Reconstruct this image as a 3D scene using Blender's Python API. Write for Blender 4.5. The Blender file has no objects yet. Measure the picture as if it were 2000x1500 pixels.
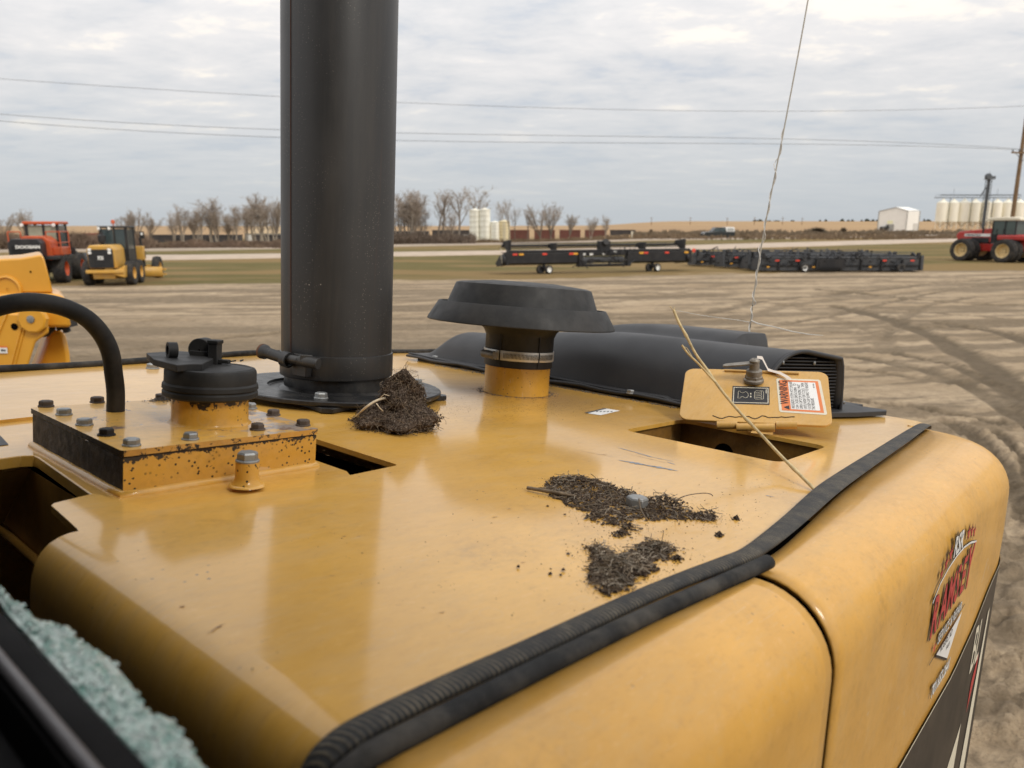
import bpy, bmesh, math, random
import numpy as np
from mathutils import Vector, Matrix, noise as mnoise
from mathutils.geometry import tessellate_polygon
R_ = random.Random(7)
sc = bpy.context.scene
col = sc.collection
PI = math.pi

# ------------------------------------------------------------------ camera
FPX, HZ, CAMH = 1450.0, 440.0, 3.2
PITCH = math.atan((750 - HZ) / FPX)
cam_d = bpy.data.cameras.new('camera')
cam_d.sensor_width = 36.0
cam_d.lens = 36.0 * FPX / 2000
cam_d.clip_start = 0.02
cam_d.clip_end = 9000
cam_d.dof.use_dof = True
cam_d.dof.focus_distance = 0.98
cam_d.dof.aperture_fstop = 8.5
cam = bpy.data.objects.new('camera', cam_d)
col.objects.link(cam)
cam.location = (0, 0, CAMH)
cam.rotation_euler = (PI / 2 - PITCH, 0, 0)
sc.camera = cam
# ------------------------------------------------------------------ world
world = bpy.data.worlds.new("World")
sc.world = world
world.use_nodes = True
SUN_EL, SUN_AZ = math.radians(42), math.radians(135)   # azimuth measured from +Y towards +X


def build_world():
    nt = world.node_tree
    nt.nodes.clear()
    N, L = nt.nodes, nt.links
    out = N.new('ShaderNodeOutputWorld')
    sky = N.new('ShaderNodeTexSky')
    sky.sky_type = 'NISHITA'
    sky.sun_disc = False
    sky.sun_elevation = SUN_EL
    sky.sun_rotation = SUN_AZ
    b1 = N.new('ShaderNodeBackground')
    b1.inputs[1].default_value = 0.10
    L.new(sky.outputs[0], b1.inputs[0])
    tc = N.new('ShaderNodeTexCoord')
    sep = N.new('ShaderNodeSeparateXYZ')
    L.new(tc.outputs['Generated'], sep.inputs[0])

    def m(op, a, b=None, clamp=False):
        n = N.new('ShaderNodeMath')
        n.operation = op
        n.use_clamp = clamp
        for i, v in enumerate((a, b)):
            if v is None:
                continue
            if isinstance(v, (int, float)):
                n.inputs[i].default_value = v
            else:
                L.new(v, n.inputs[i])
        return n.outputs[0]
    z = m('MAXIMUM', sep.outputs[2], 0.0)
    den = m('ADD', z, 0.10)
    px = m('DIVIDE', sep.outputs[0], den)
    py = m('DIVIDE', sep.outputs[1], den)
    cmb = N.new('ShaderNodeCombineXYZ')
    L.new(px, cmb.inputs[0])
    L.new(py, cmb.inputs[1])

    def noise(scale, sx, sy, rot, det, rough, loc=(0, 0, 0), dist=0.0):
        mp = N.new('ShaderNodeMapping')
        mp.inputs['Location'].default_value = loc
        mp.inputs['Rotation'].default_value = (0, 0, rot)
        mp.inputs['Scale'].default_value = (sx, sy, 1)
        L.new(cmb.outputs[0], mp.inputs[0])
        n = N.new('ShaderNodeTexNoise')
        n.inputs['Scale'].default_value = scale
        n.inputs['Detail'].default_value = det
        n.inputs['Roughness'].default_value = rough
        n.inputs['Distortion'].default_value = dist
        L.new(mp.outputs[0], n.inputs[0])
        return n.outputs[0]
    n1 = noise(0.55, 1.0, 1.7, 0.35, 4, 0.5, (3.1, 1.2, 0), 0.4)
    n2 = noise(2.3, 1.0, 1.35, 0.35, 7, 0.60, (1.4, 8.2, 0), 0.3)
    n3 = noise(7.0, 1.0, 1.2, 0.3, 6, 0.65, (5.4, 3.2, 0), 0.2)
    s = m('ADD', m('MULTIPLY', n1, 0.44), m('ADD', m('MULTIPLY', n2, 0.42), m('MULTIPLY', n3, 0.14)))
    # colour by thickness of the cloud
    cr = N.new('ShaderNodeValToRGB')
    e = cr.color_ramp.elements
    e[0].position = 0.395
    e[0].color = (0.565, 0.595, 0.645, 1)
    e[1].position = 0.605
    e[1].color = (0.97, 0.90, 0.81, 1)
    for p, c in ((0.46, (0.68, 0.68, 0.69, 1)), (0.55, (0.78, 0.76, 0.75, 1))):
        k = e.new(p)
        k.color = c
    L.new(s, cr.inputs[0])
    # blue grey band near the horizon
    hz = N.new('ShaderNodeMapRange')
    hz.inputs['From Min'].default_value = 0.0
    hz.inputs['From Max'].default_value = 0.19
    L.new(z, hz.inputs[0])
    mx = N.new('ShaderNodeMix')
    mx.data_type = 'RGBA'
    L.new(hz.outputs[0], mx.inputs[0])
    mx.inputs[6].default_value = (0.575, 0.615, 0.65, 1)
    L.new(cr.outputs[0], mx.inputs[7])
    # overcast brightening towards the zenith (CIE overcast sky)
    gr = m('ADD', m('MULTIPLY', z, 1.15), 0.93)
    b2 = N.new('ShaderNodeBackground')
    L.new(mx.outputs[2], b2.inputs[0])
    L.new(gr, b2.inputs[1])
    ms = N.new('ShaderNodeMixShader')
    ms.inputs[0].default_value = 0.96
    L.new(b1.outputs[0], ms.inputs[1])
    L.new(b2.outputs[0], ms.inputs[2])
    L.new(ms.outputs[0], out.inputs[0])


build_world()
sd = bpy.data.lights.new('sun', 'SUN')
sd.energy = 1.5
sd.angle = math.radians(14)
sd.color = (1.0, 0.93, 0.82)
sun = bpy.data.objects.new('sun', sd)
col.objects.link(sun)
sdir = Vector((math.sin(SUN_AZ) * math.cos(SUN_EL), math.cos(SUN_AZ) * math.cos(SUN_EL), math.sin(SUN_EL)))
sun.rotation_euler = sdir.to_track_quat('Z', 'Y').to_euler()
sun.location = (20, -20, 30)
vs = sc.view_settings
vs.view_transform = 'Standard'
vs.look = 'None'
vs.exposure = 0.0
vs.gamma = 1.0
vs.use_curve_mapping = False

# ------------------------------------------------------------------ geometry helpers
CAM = np.array([0, 0, CAMH])
_f = np.array([0, math.cos(PITCH), -math.sin(PITCH)])
_u = np.array([0, math.sin(PITCH), math.cos(PITCH)])


def ray(u, v):
    return _f + (u - 1000) / FPX * np.array([1, 0, 0]) - (v - 750) / FPX * _u


def _n(v):
    return v / np.linalg.norm(v)


DA = _n(ray(2247, 655))
_b = ray(-700, 435)
DB = _n(_b - DA * np.dot(_b, DA))
DN = np.cross(DA, DB)
DH = 0.2
DO = CAM - DN * DH
DR = np.array([DA, DB, DN])
MD = Matrix(((DA[0], DB[0], DN[0], DO[0]), (DA[1], DB[1], DN[1], DO[1]), (DA[2], DB[2], DN[2], DO[2]), (0, 0, 0, 1)))


def PL(u, v, ax, val):
    d = DR @ ray(u, v)
    c = np.array([0, 0, DH])
    return c + d * ((val - c[ax]) / d[ax])


def P(u, v, h=0.0):
    return PL(u, v, 2, h)


def ss(a, b, x):
    t = np.clip((x - a) / (b - a), 0, 1)
    return t * t * (3 - 2 * t)


def terr(x, y):
    x = np.asarray(x, float)
    y = np.asarray(y, float)
    r = x / np.maximum(y, 1.0)
    z = 0.6 * ss(90, 150, y) * ss(0, 30, x)
    z = z + 1.4 * ss(170, 270, y) * ss(20, 60, x)
    z = z + 7.0 * ss(380, 1150, y) * ss(0.08, 0.22, r)
    z = z - 2.3 * ss(140, 200, y) * (1 - ss(-0.02, 0.16, r))
    return z


def G(u, v, dz=0.0):
    d = ray(u, v)
    lo = None
    t = 3.0
    prev = t
    while t < 6000:
        p = CAM + d * t
        if p[2] < float(terr(p[0], p[1])) + dz:
            lo, hi = prev, t
            for _ in range(30):
                mid = (lo + hi) / 2
                p = CAM + d * mid
                if p[2] < float(terr(p[0], p[1])) + dz:
                    hi = mid
                else:
                    lo = mid
            return CAM + d * hi
        prev = t
        t *= 1.02
    return CAM + d * 1500


def AT(u, y, v=None):
    """world point on the ground (or at picture height v) at distance y"""
    d = ray(u, HZ if v is None else v)
    p = CAM + d * (y / d[1])
    if v is None:
        p[2] = float(terr(p[0], p[1]))
    return p


# ------------------------------------------------------------------ materials
MATS = {}


class NT:
    def __init__(s, name):
        s.m = bpy.data.materials.new(name)
        s.m.use_nodes = True
        s.t = s.m.node_tree
        s.p = s.t.nodes['Principled BSDF']
        s._tc = None

    def n(s, typ, **kw):
        o = s.t.nodes.new(typ)
        for k, v in kw.items():
            setattr(o, k, v)
        return o

    def l(s, a, b):
        s.t.links.new(a, b)

    def inp(s, sock, v):
        if isinstance(v, (int, float, tuple, list)):
            sock.default_value = v
        else:
            s.l(v, sock)

    def co(s):
        if s._tc is None:
            s._tc = s.n('ShaderNodeTexCoord').outputs['Object']
        return s._tc

    def map(s, scale=(1, 1, 1), rot=(0, 0, 0), loc=(0, 0, 0)):
        m = s.n('ShaderNodeMapping')
        m.inputs['Scale'].default_value = scale
        m.inputs['Rotation'].default_value = rot
        m.inputs['Location'].default_value = loc
        s.l(s.co(), m.inputs[0])
        return m.outputs[0]

    def noise(s, scale, detail=4, rough=0.55, vec=None, dist=0):
        o = s.n('ShaderNodeTexNoise')
        o.inputs['Scale'].default_value = scale
        o.inputs['Detail'].default_value = detail
        o.inputs['Roughness'].default_value = rough
        o.inputs['Distortion'].default_value = dist
        s.l(vec if vec is not None else s.co(), o.inputs[0])
        return o.outputs[0]

    def vor(s, scale, vec=None, feature='F1', rand=1.0):
        o = s.n('ShaderNodeTexVoronoi', feature=feature)
        o.inputs['Scale'].default_value = scale
        o.inputs['Randomness'].default_value = rand
        s.l(vec if vec is not None else s.co(), o.inputs[0])
        return o

    def math(s, op, a, b=0.0, clamp=False):
        o = s.n('ShaderNodeMath', operation=op, use_clamp=clamp)
        s.inp(o.inputs[0], a)
        s.inp(o.inputs[1], b)
        return o.outputs[0]

    def rng(s, v, a, b, c=0.0, d=1.0):
        o = s.n('ShaderNodeMapRange')
        s.inp(o.inputs[0], v)
        for i, x in zip((1, 2, 3, 4), (a, b, c, d)):
            o.inputs[i].default_value = x
        return o.outputs[0]

    def mix(s, f, a, b):
        o = s.n('ShaderNodeMix', data_type='RGBA')
        s.inp(o.inputs[0], f)
        s.inp(o.inputs[6], a if not isinstance(a, tuple) else (*a[:3], 1))
        s.inp(o.inputs[7], b if not isinstance(b, tuple) else (*b[:3], 1))
        return o.outputs[2]

    def bump(s, h, strength, dist, normal=None):
        o = s.n('ShaderNodeBump')
        o.inputs['Strength'].default_value = strength
        o.inputs['Distance'].default_value = dist
        s.l(h, o.inputs['Height'])
        if normal is not None:
            s.l(normal, o.inputs['Normal'])
        return o.outputs[0]

    def attr(s, name):
        o = s.n('ShaderNodeAttribute', attribute_name=name)
        return o

    def set(s, **kw):
        for k, v in kw.items():
            k = k.replace('_', ' ')
            s.inp(s.p.inputs[k], (*v[:3], 1) if isinstance(v, tuple) and len(v) == 3 and 'Color' in k or k == 'Base Color' and isinstance(v, tuple) else v)
        return s


def plain(name, color, rough=0.5, metal=0.0, var=0.15, vscale=20, bump=0.0, bscale=200, bd=0.001, coat=0.0, dirt=None, dirtamt=0.3, dscale=3):
    t = NT(name)
    nz = t.noise(vscale, 5, 0.6)
    c = t.mix(t.rng(nz, 0.3, 0.7), tuple(x * (1 - var) for x in color), tuple(min(1, x * (1 + var)) for x in color))
    if dirt:
        c = t.mix(t.rng(t.noise(dscale, 6, 0.65), 0.45, 0.7, 0, dirtamt), c, dirt)
    t.set(Base_Color=c, Roughness=t.rng(t.noise(vscale * 1.7, 3), 0.3, 0.7, max(0, rough - .08), min(1, rough + .08)), Metallic=metal)
    t.p.inputs['Coat Weight'].default_value = coat
    t.p.inputs['Coat Roughness'].default_value = 0.15
    if max(color) < 0.08:
        t.p.inputs['Specular IOR Level'].default_value = 0.32
    if bump:
        t.l(t.bump(t.noise(bscale, 4, 0.6), bump, bd), t.p.inputs['Normal'])
    MATS[name] = t.m
    return t.m


def paint(name, base=(0.62, 0.315, 0.062), dust=0.35, spk=0.25, coat=0.6, streak_rot=0.6, chips=None, soot=0.0):
    """machine enamel: slightly uneven, thin dust film, scratches, specks"""
    t = NT(name)
    t.p.inputs['Specular IOR Level'].default_value = 0.25
    big = t.noise(5.0, 5, 0.6)
    c = t.mix(t.rng(big, 0.35, 0.65), (base[0] * .88, base[1] * .86, base[2] * .8), tuple(x * 1.06 for x in base))
    mott = t.noise(70, 6, 0.75, t.map((1, 2.2, 1), (0, 0, streak_rot)))
    c = t.mix(t.rng(mott, 0.30, 0.48, 0.26, 0), c, (base[0] * .55, base[1] * .50, base[2] * .6))
    c = t.mix(t.rng(mott, 0.56, 0.72, 0, 0.38), c, (min(1, base[0] * 1.12), base[1] * 1.25, base[2] * 2.6))
    drop = t.vor(42)
    ring = t.math('MULTIPLY', t.math('SUBTRACT', 1.0, t.math('MULTIPLY', t.math('ABSOLUTE', t.math('SUBTRACT', drop.outputs['Distance'], 0.30)), 22.0), True), t.math('GREATER_THAN', drop.outputs['Color'], 0.62))
    c = t.mix(t.math('MULTIPLY', ring, 0.16, True), c, (0.60, 0.42, 0.22))
    grime = t.math('MULTIPLY', t.rng(t.noise(4.5, 7, 0.72), 0.52, 0.70), t.rng(t.noise(95, 5, 0.75), 0.42, 0.62))
    c = t.mix(t.math('MULTIPLY', grime, 0.42), c, (0.20, 0.115, 0.04))
    st = t.noise(14, 6, 0.7, t.map((1, 3.0, 1), (0, 0, streak_rot)), 0.3)
    st2 = t.noise(60, 5, 0.72, t.map((1, 5, 1), (0, 0, streak_rot - 0.15)), 0.2)
    fac = t.math('MULTIPLY', t.rng(st, 0.46, 0.72), dust)
    c = t.mix(fac, c, (0.57, 0.385, 0.18))
    fac2 = t.math('MULTIPLY', t.rng(st2, 0.56, 0.75), dust * 0.8)
    c = t.mix(fac2, c, (0.62, 0.43, 0.21))
    fac3 = t.math('MULTIPLY', t.rng(st2, 0.42, 0.30), dust * 0.45)
    c = t.mix(fac3, c, (0.34, 0.175, 0.05))
    # fine dark specks
    v = t.vor(190)
    sel = t.rng(t.noise(7, 3, 0.6), 0.55, 0.72, 0.0, 1.0)
    r = t.math('LESS_THAN', v.outputs['Distance'], t.math('MULTIPLY', t.math('GREATER_THAN', v.outputs['Color'], 0.80), 0.22))
    spf = t.math('MULTIPLY', t.math('MULTIPLY', r, sel), spk * 2.2, True)
    c = t.mix(spf, c, (0.09, 0.07, 0.055))
    # hair scratches
    sc_ = t.noise(26, 2, 0.5, t.map((1, 22, 1), (0, 0, streak_rot + 0.9)), 1.2)
    c = t.mix(t.rng(sc_, 0.70, 0.74, 0, 0.45), c, (0.70, 0.52, 0.32))
    if chips:
        c = chips(t, c)
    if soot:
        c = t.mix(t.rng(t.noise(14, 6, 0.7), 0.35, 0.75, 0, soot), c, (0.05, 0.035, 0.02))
    rr = t.math('ADD', 0.36, t.math('MULTIPLY', t.rng(st, 0.4, 0.7), 0.16))
    t.set(Base_Color=c, Roughness=rr)
    t.p.inputs['Coat Weight'].default_value = coat
    t.p.inputs['Coat Roughness'].default_value = 0.11
    t.p.inputs['Coat IOR'].default_value = 1.5
    h = t.math('ADD', t.math('MULTIPLY', t.noise(2.2, 2, 0.4), 2.0), t.math('MULTIPLY', t.noise(120, 3, 0.6), 0.012))
    t.l(t.bump(h, 0.25, 0.004), t.p.inputs['Normal'])
    cb = t.n('ShaderNodeBump')
    cb.inputs['Strength'].default_value = 0.22
    cb.inputs['Distance'].default_value = 0.004
    t.l(h, cb.inputs['Height'])
    t.l(cb.outputs[0], t.p.inputs['Coat Normal'])
    MATS[name] = t.m
    return t.m


def chip_front(t, c):
    # primer and rust showing near the upper edge, speckles below
    sep = t.n('ShaderNodeSeparateXYZ')
    t.l(t.co(), sep.inputs[0])
    z = sep.outputs[2]
    ed = t.rng(z, 0.008, 0.031)
    n = t.noise(120, 6, 0.72)
    f = t.math('GREATER_THAN', t.math('ADD', n, t.math('MULTIPLY', t.math('POWER', ed, 4.0), 0.30)), 0.66)
    c = t.mix(f, c, (0.035, 0.027, 0.02))
    v = t.vor(260)
    f2 = t.math('LESS_THAN', v.outputs['Distance'], t.math('MULTIPLY', t.math('GREATER_THAN', v.outputs['Color'], 0.72), 0.3))
    f2 = t.math('MULTIPLY', f2, t.rng(t.noise(22, 3), 0.34, 0.5))
    return t.mix(f2, c, (0.04, 0.03, 0.02))


def chip_top(t, c):
    n = t.noise(26, 7, 0.68)
    sep = t.n('ShaderNodeSeparateXYZ')
    t.l(t.co(), sep.inputs[0])
    g = t.rng(sep.outputs[0], 0.34, 0.46)
    f = t.rng(t.math('ADD', n, t.math('MULTIPLY', g, 0.10)), 0.615, 0.625, 0, 0.9)
    c = t.mix(f, c, (0.17, 0.105, 0.085))
    n2 = t.noise(55, 6, 0.7)
    f2 = t.math('MULTIPLY', t.rng(t.math('ADD', n2, t.math('MULTIPLY', g, 0.20)), 0.62, 0.68), 0.75)
    return t.mix(f2, c, (0.36, 0.31, 0.27))


def chip_rim(t, c):
    sep = t.n('ShaderNodeSeparateXYZ')
    t.l(t.co(), sep.inputs[0])
    ed = t.rng(sep.outputs[2], 0.052, 0.066)
    n = t.noise(75, 6, 0.7)
    f = t.math('GREATER_THAN', t.math('ADD', n, t.math('MULTIPLY', ed, 0.22)), 0.66)
    c = t.mix(f, c, (0.05, 0.035, 0.025))
    v = t.vor(240)
    f2 = t.math('LESS_THAN', v.outputs['Distance'], t.math('MULTIPLY', t.math('GREATER_THAN', v.outputs['Color'], 0.66), 0.27))
    f2 = t.math('MULTIPLY', f2, t.rng(sep.outputs[0], 0.36, 0.42))
    return t.mix(f2, c, (0.05, 0.035, 0.025))


def chip_specks(t, c):
    v = t.vor(210)
    f2 = t.math('LESS_THAN', v.outputs['Distance'], t.math('MULTIPLY', t.math('GREATER_THAN', v.outputs['Color'], 0.66), 0.22))
    return t.mix(t.math('MULTIPLY', f2, t.rng(t.noise(16, 2), 0.36, 0.5)), c, (0.06, 0.035, 0.02))


YEL = (0.76, 0.425, 0.080)
M_deck = paint('deck_enamel', YEL, 0.36, 0.5, 0.85)
M_door = paint('door_enamel', (0.74, 0.405, 0.085), 0.40, 0.6, 0.45, streak_rot=0.2)
M_box = paint('box_enamel', (0.68, 0.36, 0.055), 0.22, 0.2, 0.4, chips=chip_front)
def chip_edge(t, c):
    n = t.noise(150, 6, 0.72)
    return t.mix(t.math('GREATER_THAN', n, 0.56), c, (0.04, 0.03, 0.022))


M_edge = paint('lid_edge_enamel', (0.60, 0.31, 0.06), 0.22, 0.2, 0.4, chips=chip_edge)
M_lid = paint('lid_enamel', YEL, 0.5, 0.35, 0.5, chips=chip_top)
M_neck = paint('neck_enamel', (0.68, 0.36, 0.05), 0.15, 0.2, 0.35, chips=chip_rim)
M_neck2 = paint('intake_neck_enamel', (0.66, 0.35, 0.045), 0.15, 0.2, 0.35, chips=chip_specks)
M_hatch = paint('hatch_enamel', (0.60, 0.35, 0.095), 0.55, 0.2, 0.25)
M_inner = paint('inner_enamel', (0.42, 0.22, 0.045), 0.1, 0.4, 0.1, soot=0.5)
M_newyel = plain('fresh_yellow_enamel', (0.68, 0.33, 0.03), 0.35, 0, 0.06, 3, coat=0.4)
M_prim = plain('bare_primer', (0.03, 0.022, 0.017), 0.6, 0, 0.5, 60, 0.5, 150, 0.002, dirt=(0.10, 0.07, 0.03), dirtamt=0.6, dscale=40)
M_stack = None
M_blk = plain('black_plastic', (0.019, 0.019, 0.019), 0.55, 0, 0.2, 25, 0.25, 900, 0.0004, dirt=(0.12, 0.11, 0.10), dirtamt=0.28, dscale=9)
M_duct = plain('duct_plastic', (0.032, 0.033, 0.036), 0.52, 0, 0.12, 6, 0.15, 1200, 0.0003, dirt=(0.13, 0.12, 0.11), dirtamt=0.18, dscale=4)
M_blkpaint = plain('black_enamel', (0.016, 0.016, 0.017), 0.32, 0, 0.2, 30, 0.1, 300, 0.0005, dirt=(0.10, 0.09, 0.075), dirtamt=0.3, dscale=30)
M_rub = plain('black_rubber', (0.015, 0.015, 0.015), 0.75, 0, 0.3, 60, 0.4, 400, 0.0006, dirt=(0.12, 0.105, 0.085), dirtamt=0.5, dscale=25)
M_hose = plain('hose_rubber', (0.013, 0.013, 0.013), 0.6, 0, 0.2, 30, 0.2, 500, 0.0004, dirt=(0.09, 0.07, 0.05), dirtamt=0.5, dscale=12)
M_zinc = plain('zinc_bolt', (0.33, 0.34, 0.34), 0.5, 0.7, 0.2, 80, 0.3, 500, 0.0003, dirt=(0.22, 0.18, 0.13), dirtamt=0.55, dscale=60)
M_boltrust = plain('rusted_bolt', (0.10, 0.075, 0.06), 0.7, 0.3, 0.3, 80, 0.3, 500, 0.0003)
M_boltblk = plain('black_bolt', (0.02, 0.018, 0.017), 0.6, 0.2, 0.3, 80, 0.3, 500, 0.0003)
M_steel = plain('stainless_band', (0.62, 0.60, 0.55), 0.38, 0.45, 0.1, 80)
M_latch = plain('latch_metal', (0.26, 0.235, 0.20), 0.55, 0.6, 0.25, 90, 0.4, 600, 0.0004, dirt=(0.12, 0.10, 0.075), dirtamt=0.7, dscale=50)
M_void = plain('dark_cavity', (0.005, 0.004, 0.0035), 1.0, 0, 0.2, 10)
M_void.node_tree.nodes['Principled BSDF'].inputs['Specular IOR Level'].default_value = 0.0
M_white = plain('white_print', (0.78, 0.77, 0.74), 0.5, 0, 0.04, 20)
M_offw = plain('cream_print', (0.70, 0.64, 0.50), 0.5, 0, 0.06, 60)
M_orange = plain('orange_print', (0.72, 0.20, 0.055), 0.5, 0, 0.06, 60)
M_red = plain('red_print', (0.50, 0.045, 0.045), 0.45, 0, 0.1, 60)
M_blkprint = plain('black_print', (0.025, 0.025, 0.027), 0.45, 0, 0.1, 60)
M_stripe = plain('charcoal_stripe', (0.036, 0.031, 0.026), 0.45, 0, 0.12, 4, coat=0.0, dirt=(0.13, 0.10, 0.075), dirtamt=0.3, dscale=9)
M_straw = plain('dry_straw', (0.52, 0.40, 0.20), 0.55, 0, 0.35, 90)
M_twine = plain('white_twine', (0.72, 0.70, 0.66), 0.8, 0, 0.1, 90)
M_rodw = plain('pale_fibreglass', (0.45, 0.42, 0.36), 0.4, 0, 0.1, 90)


def mat_stack():
    t = NT('stack_enamel')
    n = t.noise(4, 5, 0.6)
    c = t.mix(t.rng(n, 0.3, 0.7), (0.018, 0.018, 0.0185), (0.033, 0.033, 0.034))
    v = t.vor(330)
    w = t.rng(t.noise(9, 5, 0.7, t.map((1, 1, 0.55))), 0.42, 0.60)
    f = t.math('MULTIPLY', t.math('LESS_THAN', v.outputs['Distance'], t.math('MULTIPLY', t.math('GREATER_THAN', v.outputs['Color'], 0.66), 0.26)), w)
    c = t.mix(f, c, (0.13, 0.12, 0.105))
    v2 = t.vor(120)
    f = t.math('LESS_THAN', v2.outputs['Distance'], t.math('MULTIPLY', t.math('GREATER_THAN', v2.outputs['Color'], 0.93), 0.13))
    c = t.mix(f, c, (0.30, 0.28, 0.25))
    st = t.noise(14, 5, 0.7, t.map((1, 1, 0.08)))
    c = t.mix(t.rng(st, 0.48, 0.72, 0, 0.5), c, (0.066, 0.060, 0.052))
    run = t.noise(30, 3, 0.6, t.map((1, 1, 0.03)))
    c = t.mix(t.math('MULTIPLY', t.rng(run, 0.60, 0.72), t.rng(t.noise(3, 3, 0.6), 0.45, 0.6, 0, 0.5)), c, (0.085, 0.045, 0.028))
    t.set(Base_Color=c, Roughness=t.rng(n, 0.3, 0.7, 0.40, 0.55), Metallic=0.0)
    t.l(t.bump(t.noise(300, 3), 0.2, 0.0004), t.p.inputs['Normal'])
    MATS['stack_enamel'] = t.m
    return t.m


M_stack = mat_stack()


def mat_seal():
    t = NT('ribbed_rubber')
    w = t.n('ShaderNodeTexWave', wave_type='BANDS', bands_direction='X')
    w.inputs['Scale'].default_value = 60
    w.inputs['Distortion'].default_value = 1.6
    w.inputs['Detail'].default_value = 2
    w.inputs['Detail Scale'].default_value = 2.5
    t.l(t.map((1, 1, 1), (0, 0, -0.35)), w.inputs[0])
    w.inputs['Scale'].default_value = 98
    n = t.noise(35, 5, 0.7)
    f = t.math('MULTIPLY', t.rng(w.outputs[0], 0.6, 0.95), t.rng(n, 0.4, 0.62))
    c = t.mix(t.math('MULTIPLY', f, 0.85), (0.024, 0.023, 0.022), (0.19, 0.155, 0.10))
    c = t.mix(t.rng(t.noise(140, 4, 0.7), 0.60, 0.72, 0, 0.5), c, (0.13, 0.12, 0.10))
    t.set(Base_Color=c, Roughness=0.72)
    t.l(t.bump(w.outputs[0], 0.22, 0.0008), t.p.inputs['Normal'])
    MATS['ribbed_rubber'] = t.m
    return t.m


M_seal = mat_seal()


def mat_soil():
    t = NT('dry_soil')
    n = t.noise(260, 5, 0.7)
    c = t.mix(t.rng(n, 0.35, 0.65), (0.018, 0.012, 0.009), (0.125, 0.088, 0.062))
    c = t.mix(t.rng(t.noise(520, 3, 0.7), 0.56, 0.66, 0, 0.85), c, (0.30, 0.25, 0.20))
    t.set(Base_Color=c, Roughness=0.95)
    t.p.inputs['Specular IOR Level'].default_value = 0.15
    t.l(t.bump(n, 0.8, 0.002), t.p.inputs['Normal'])
    return t.m


M_soil = mat_soil()
M_fibre = plain('root_fibre', (0.17, 0.125, 0.08), 0.85, 0, 0.5, 150)
M_chop = plain('grey_chopped_straw', (0.27, 0.225, 0.17), 0.9, 0, 0.5, 120)
M_root = plain('pale_root', (0.52, 0.43, 0.30), 0.6, 0, 0.25, 150)


def mat_glass():
    t = NT('crazed_glass')
    v = t.vor(520, feature='DISTANCE_TO_EDGE')
    v2 = t.vor(300)
    f = t.rng(v.outputs['Distance'], 0.0, 0.10, 1, 0)
    c = t.mix(f, t.mix(t.rng(v2.outputs['Color'], 0.30, 0.68), (0.30, 0.54, 0.46), (0.82, 0.97, 0.89)), (0.95, 1.0, 0.98))
    gn = t.rng(t.noise(900, 2, 0.5), 0.60, 0.64)  # bright glints painted as white flecks into the glass colour
    c = t.mix(t.math('MULTIPLY', gn, 0.8), c, (0.97, 1.0, 0.98))
    t.set(Base_Color=c, Roughness=0.10)
    t.p.inputs['Transmission Weight'].default_value = 0.10
    t.p.inputs['IOR'].default_value = 1.5
    t.l(t.bump(t.math('ADD', f, v2.outputs['Color']), 0.9, 0.0012), t.p.inputs['Normal'])
    return t.m


M_glass = mat_glass()

# ------------------------------------------------------------------ mesh builder


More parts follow.
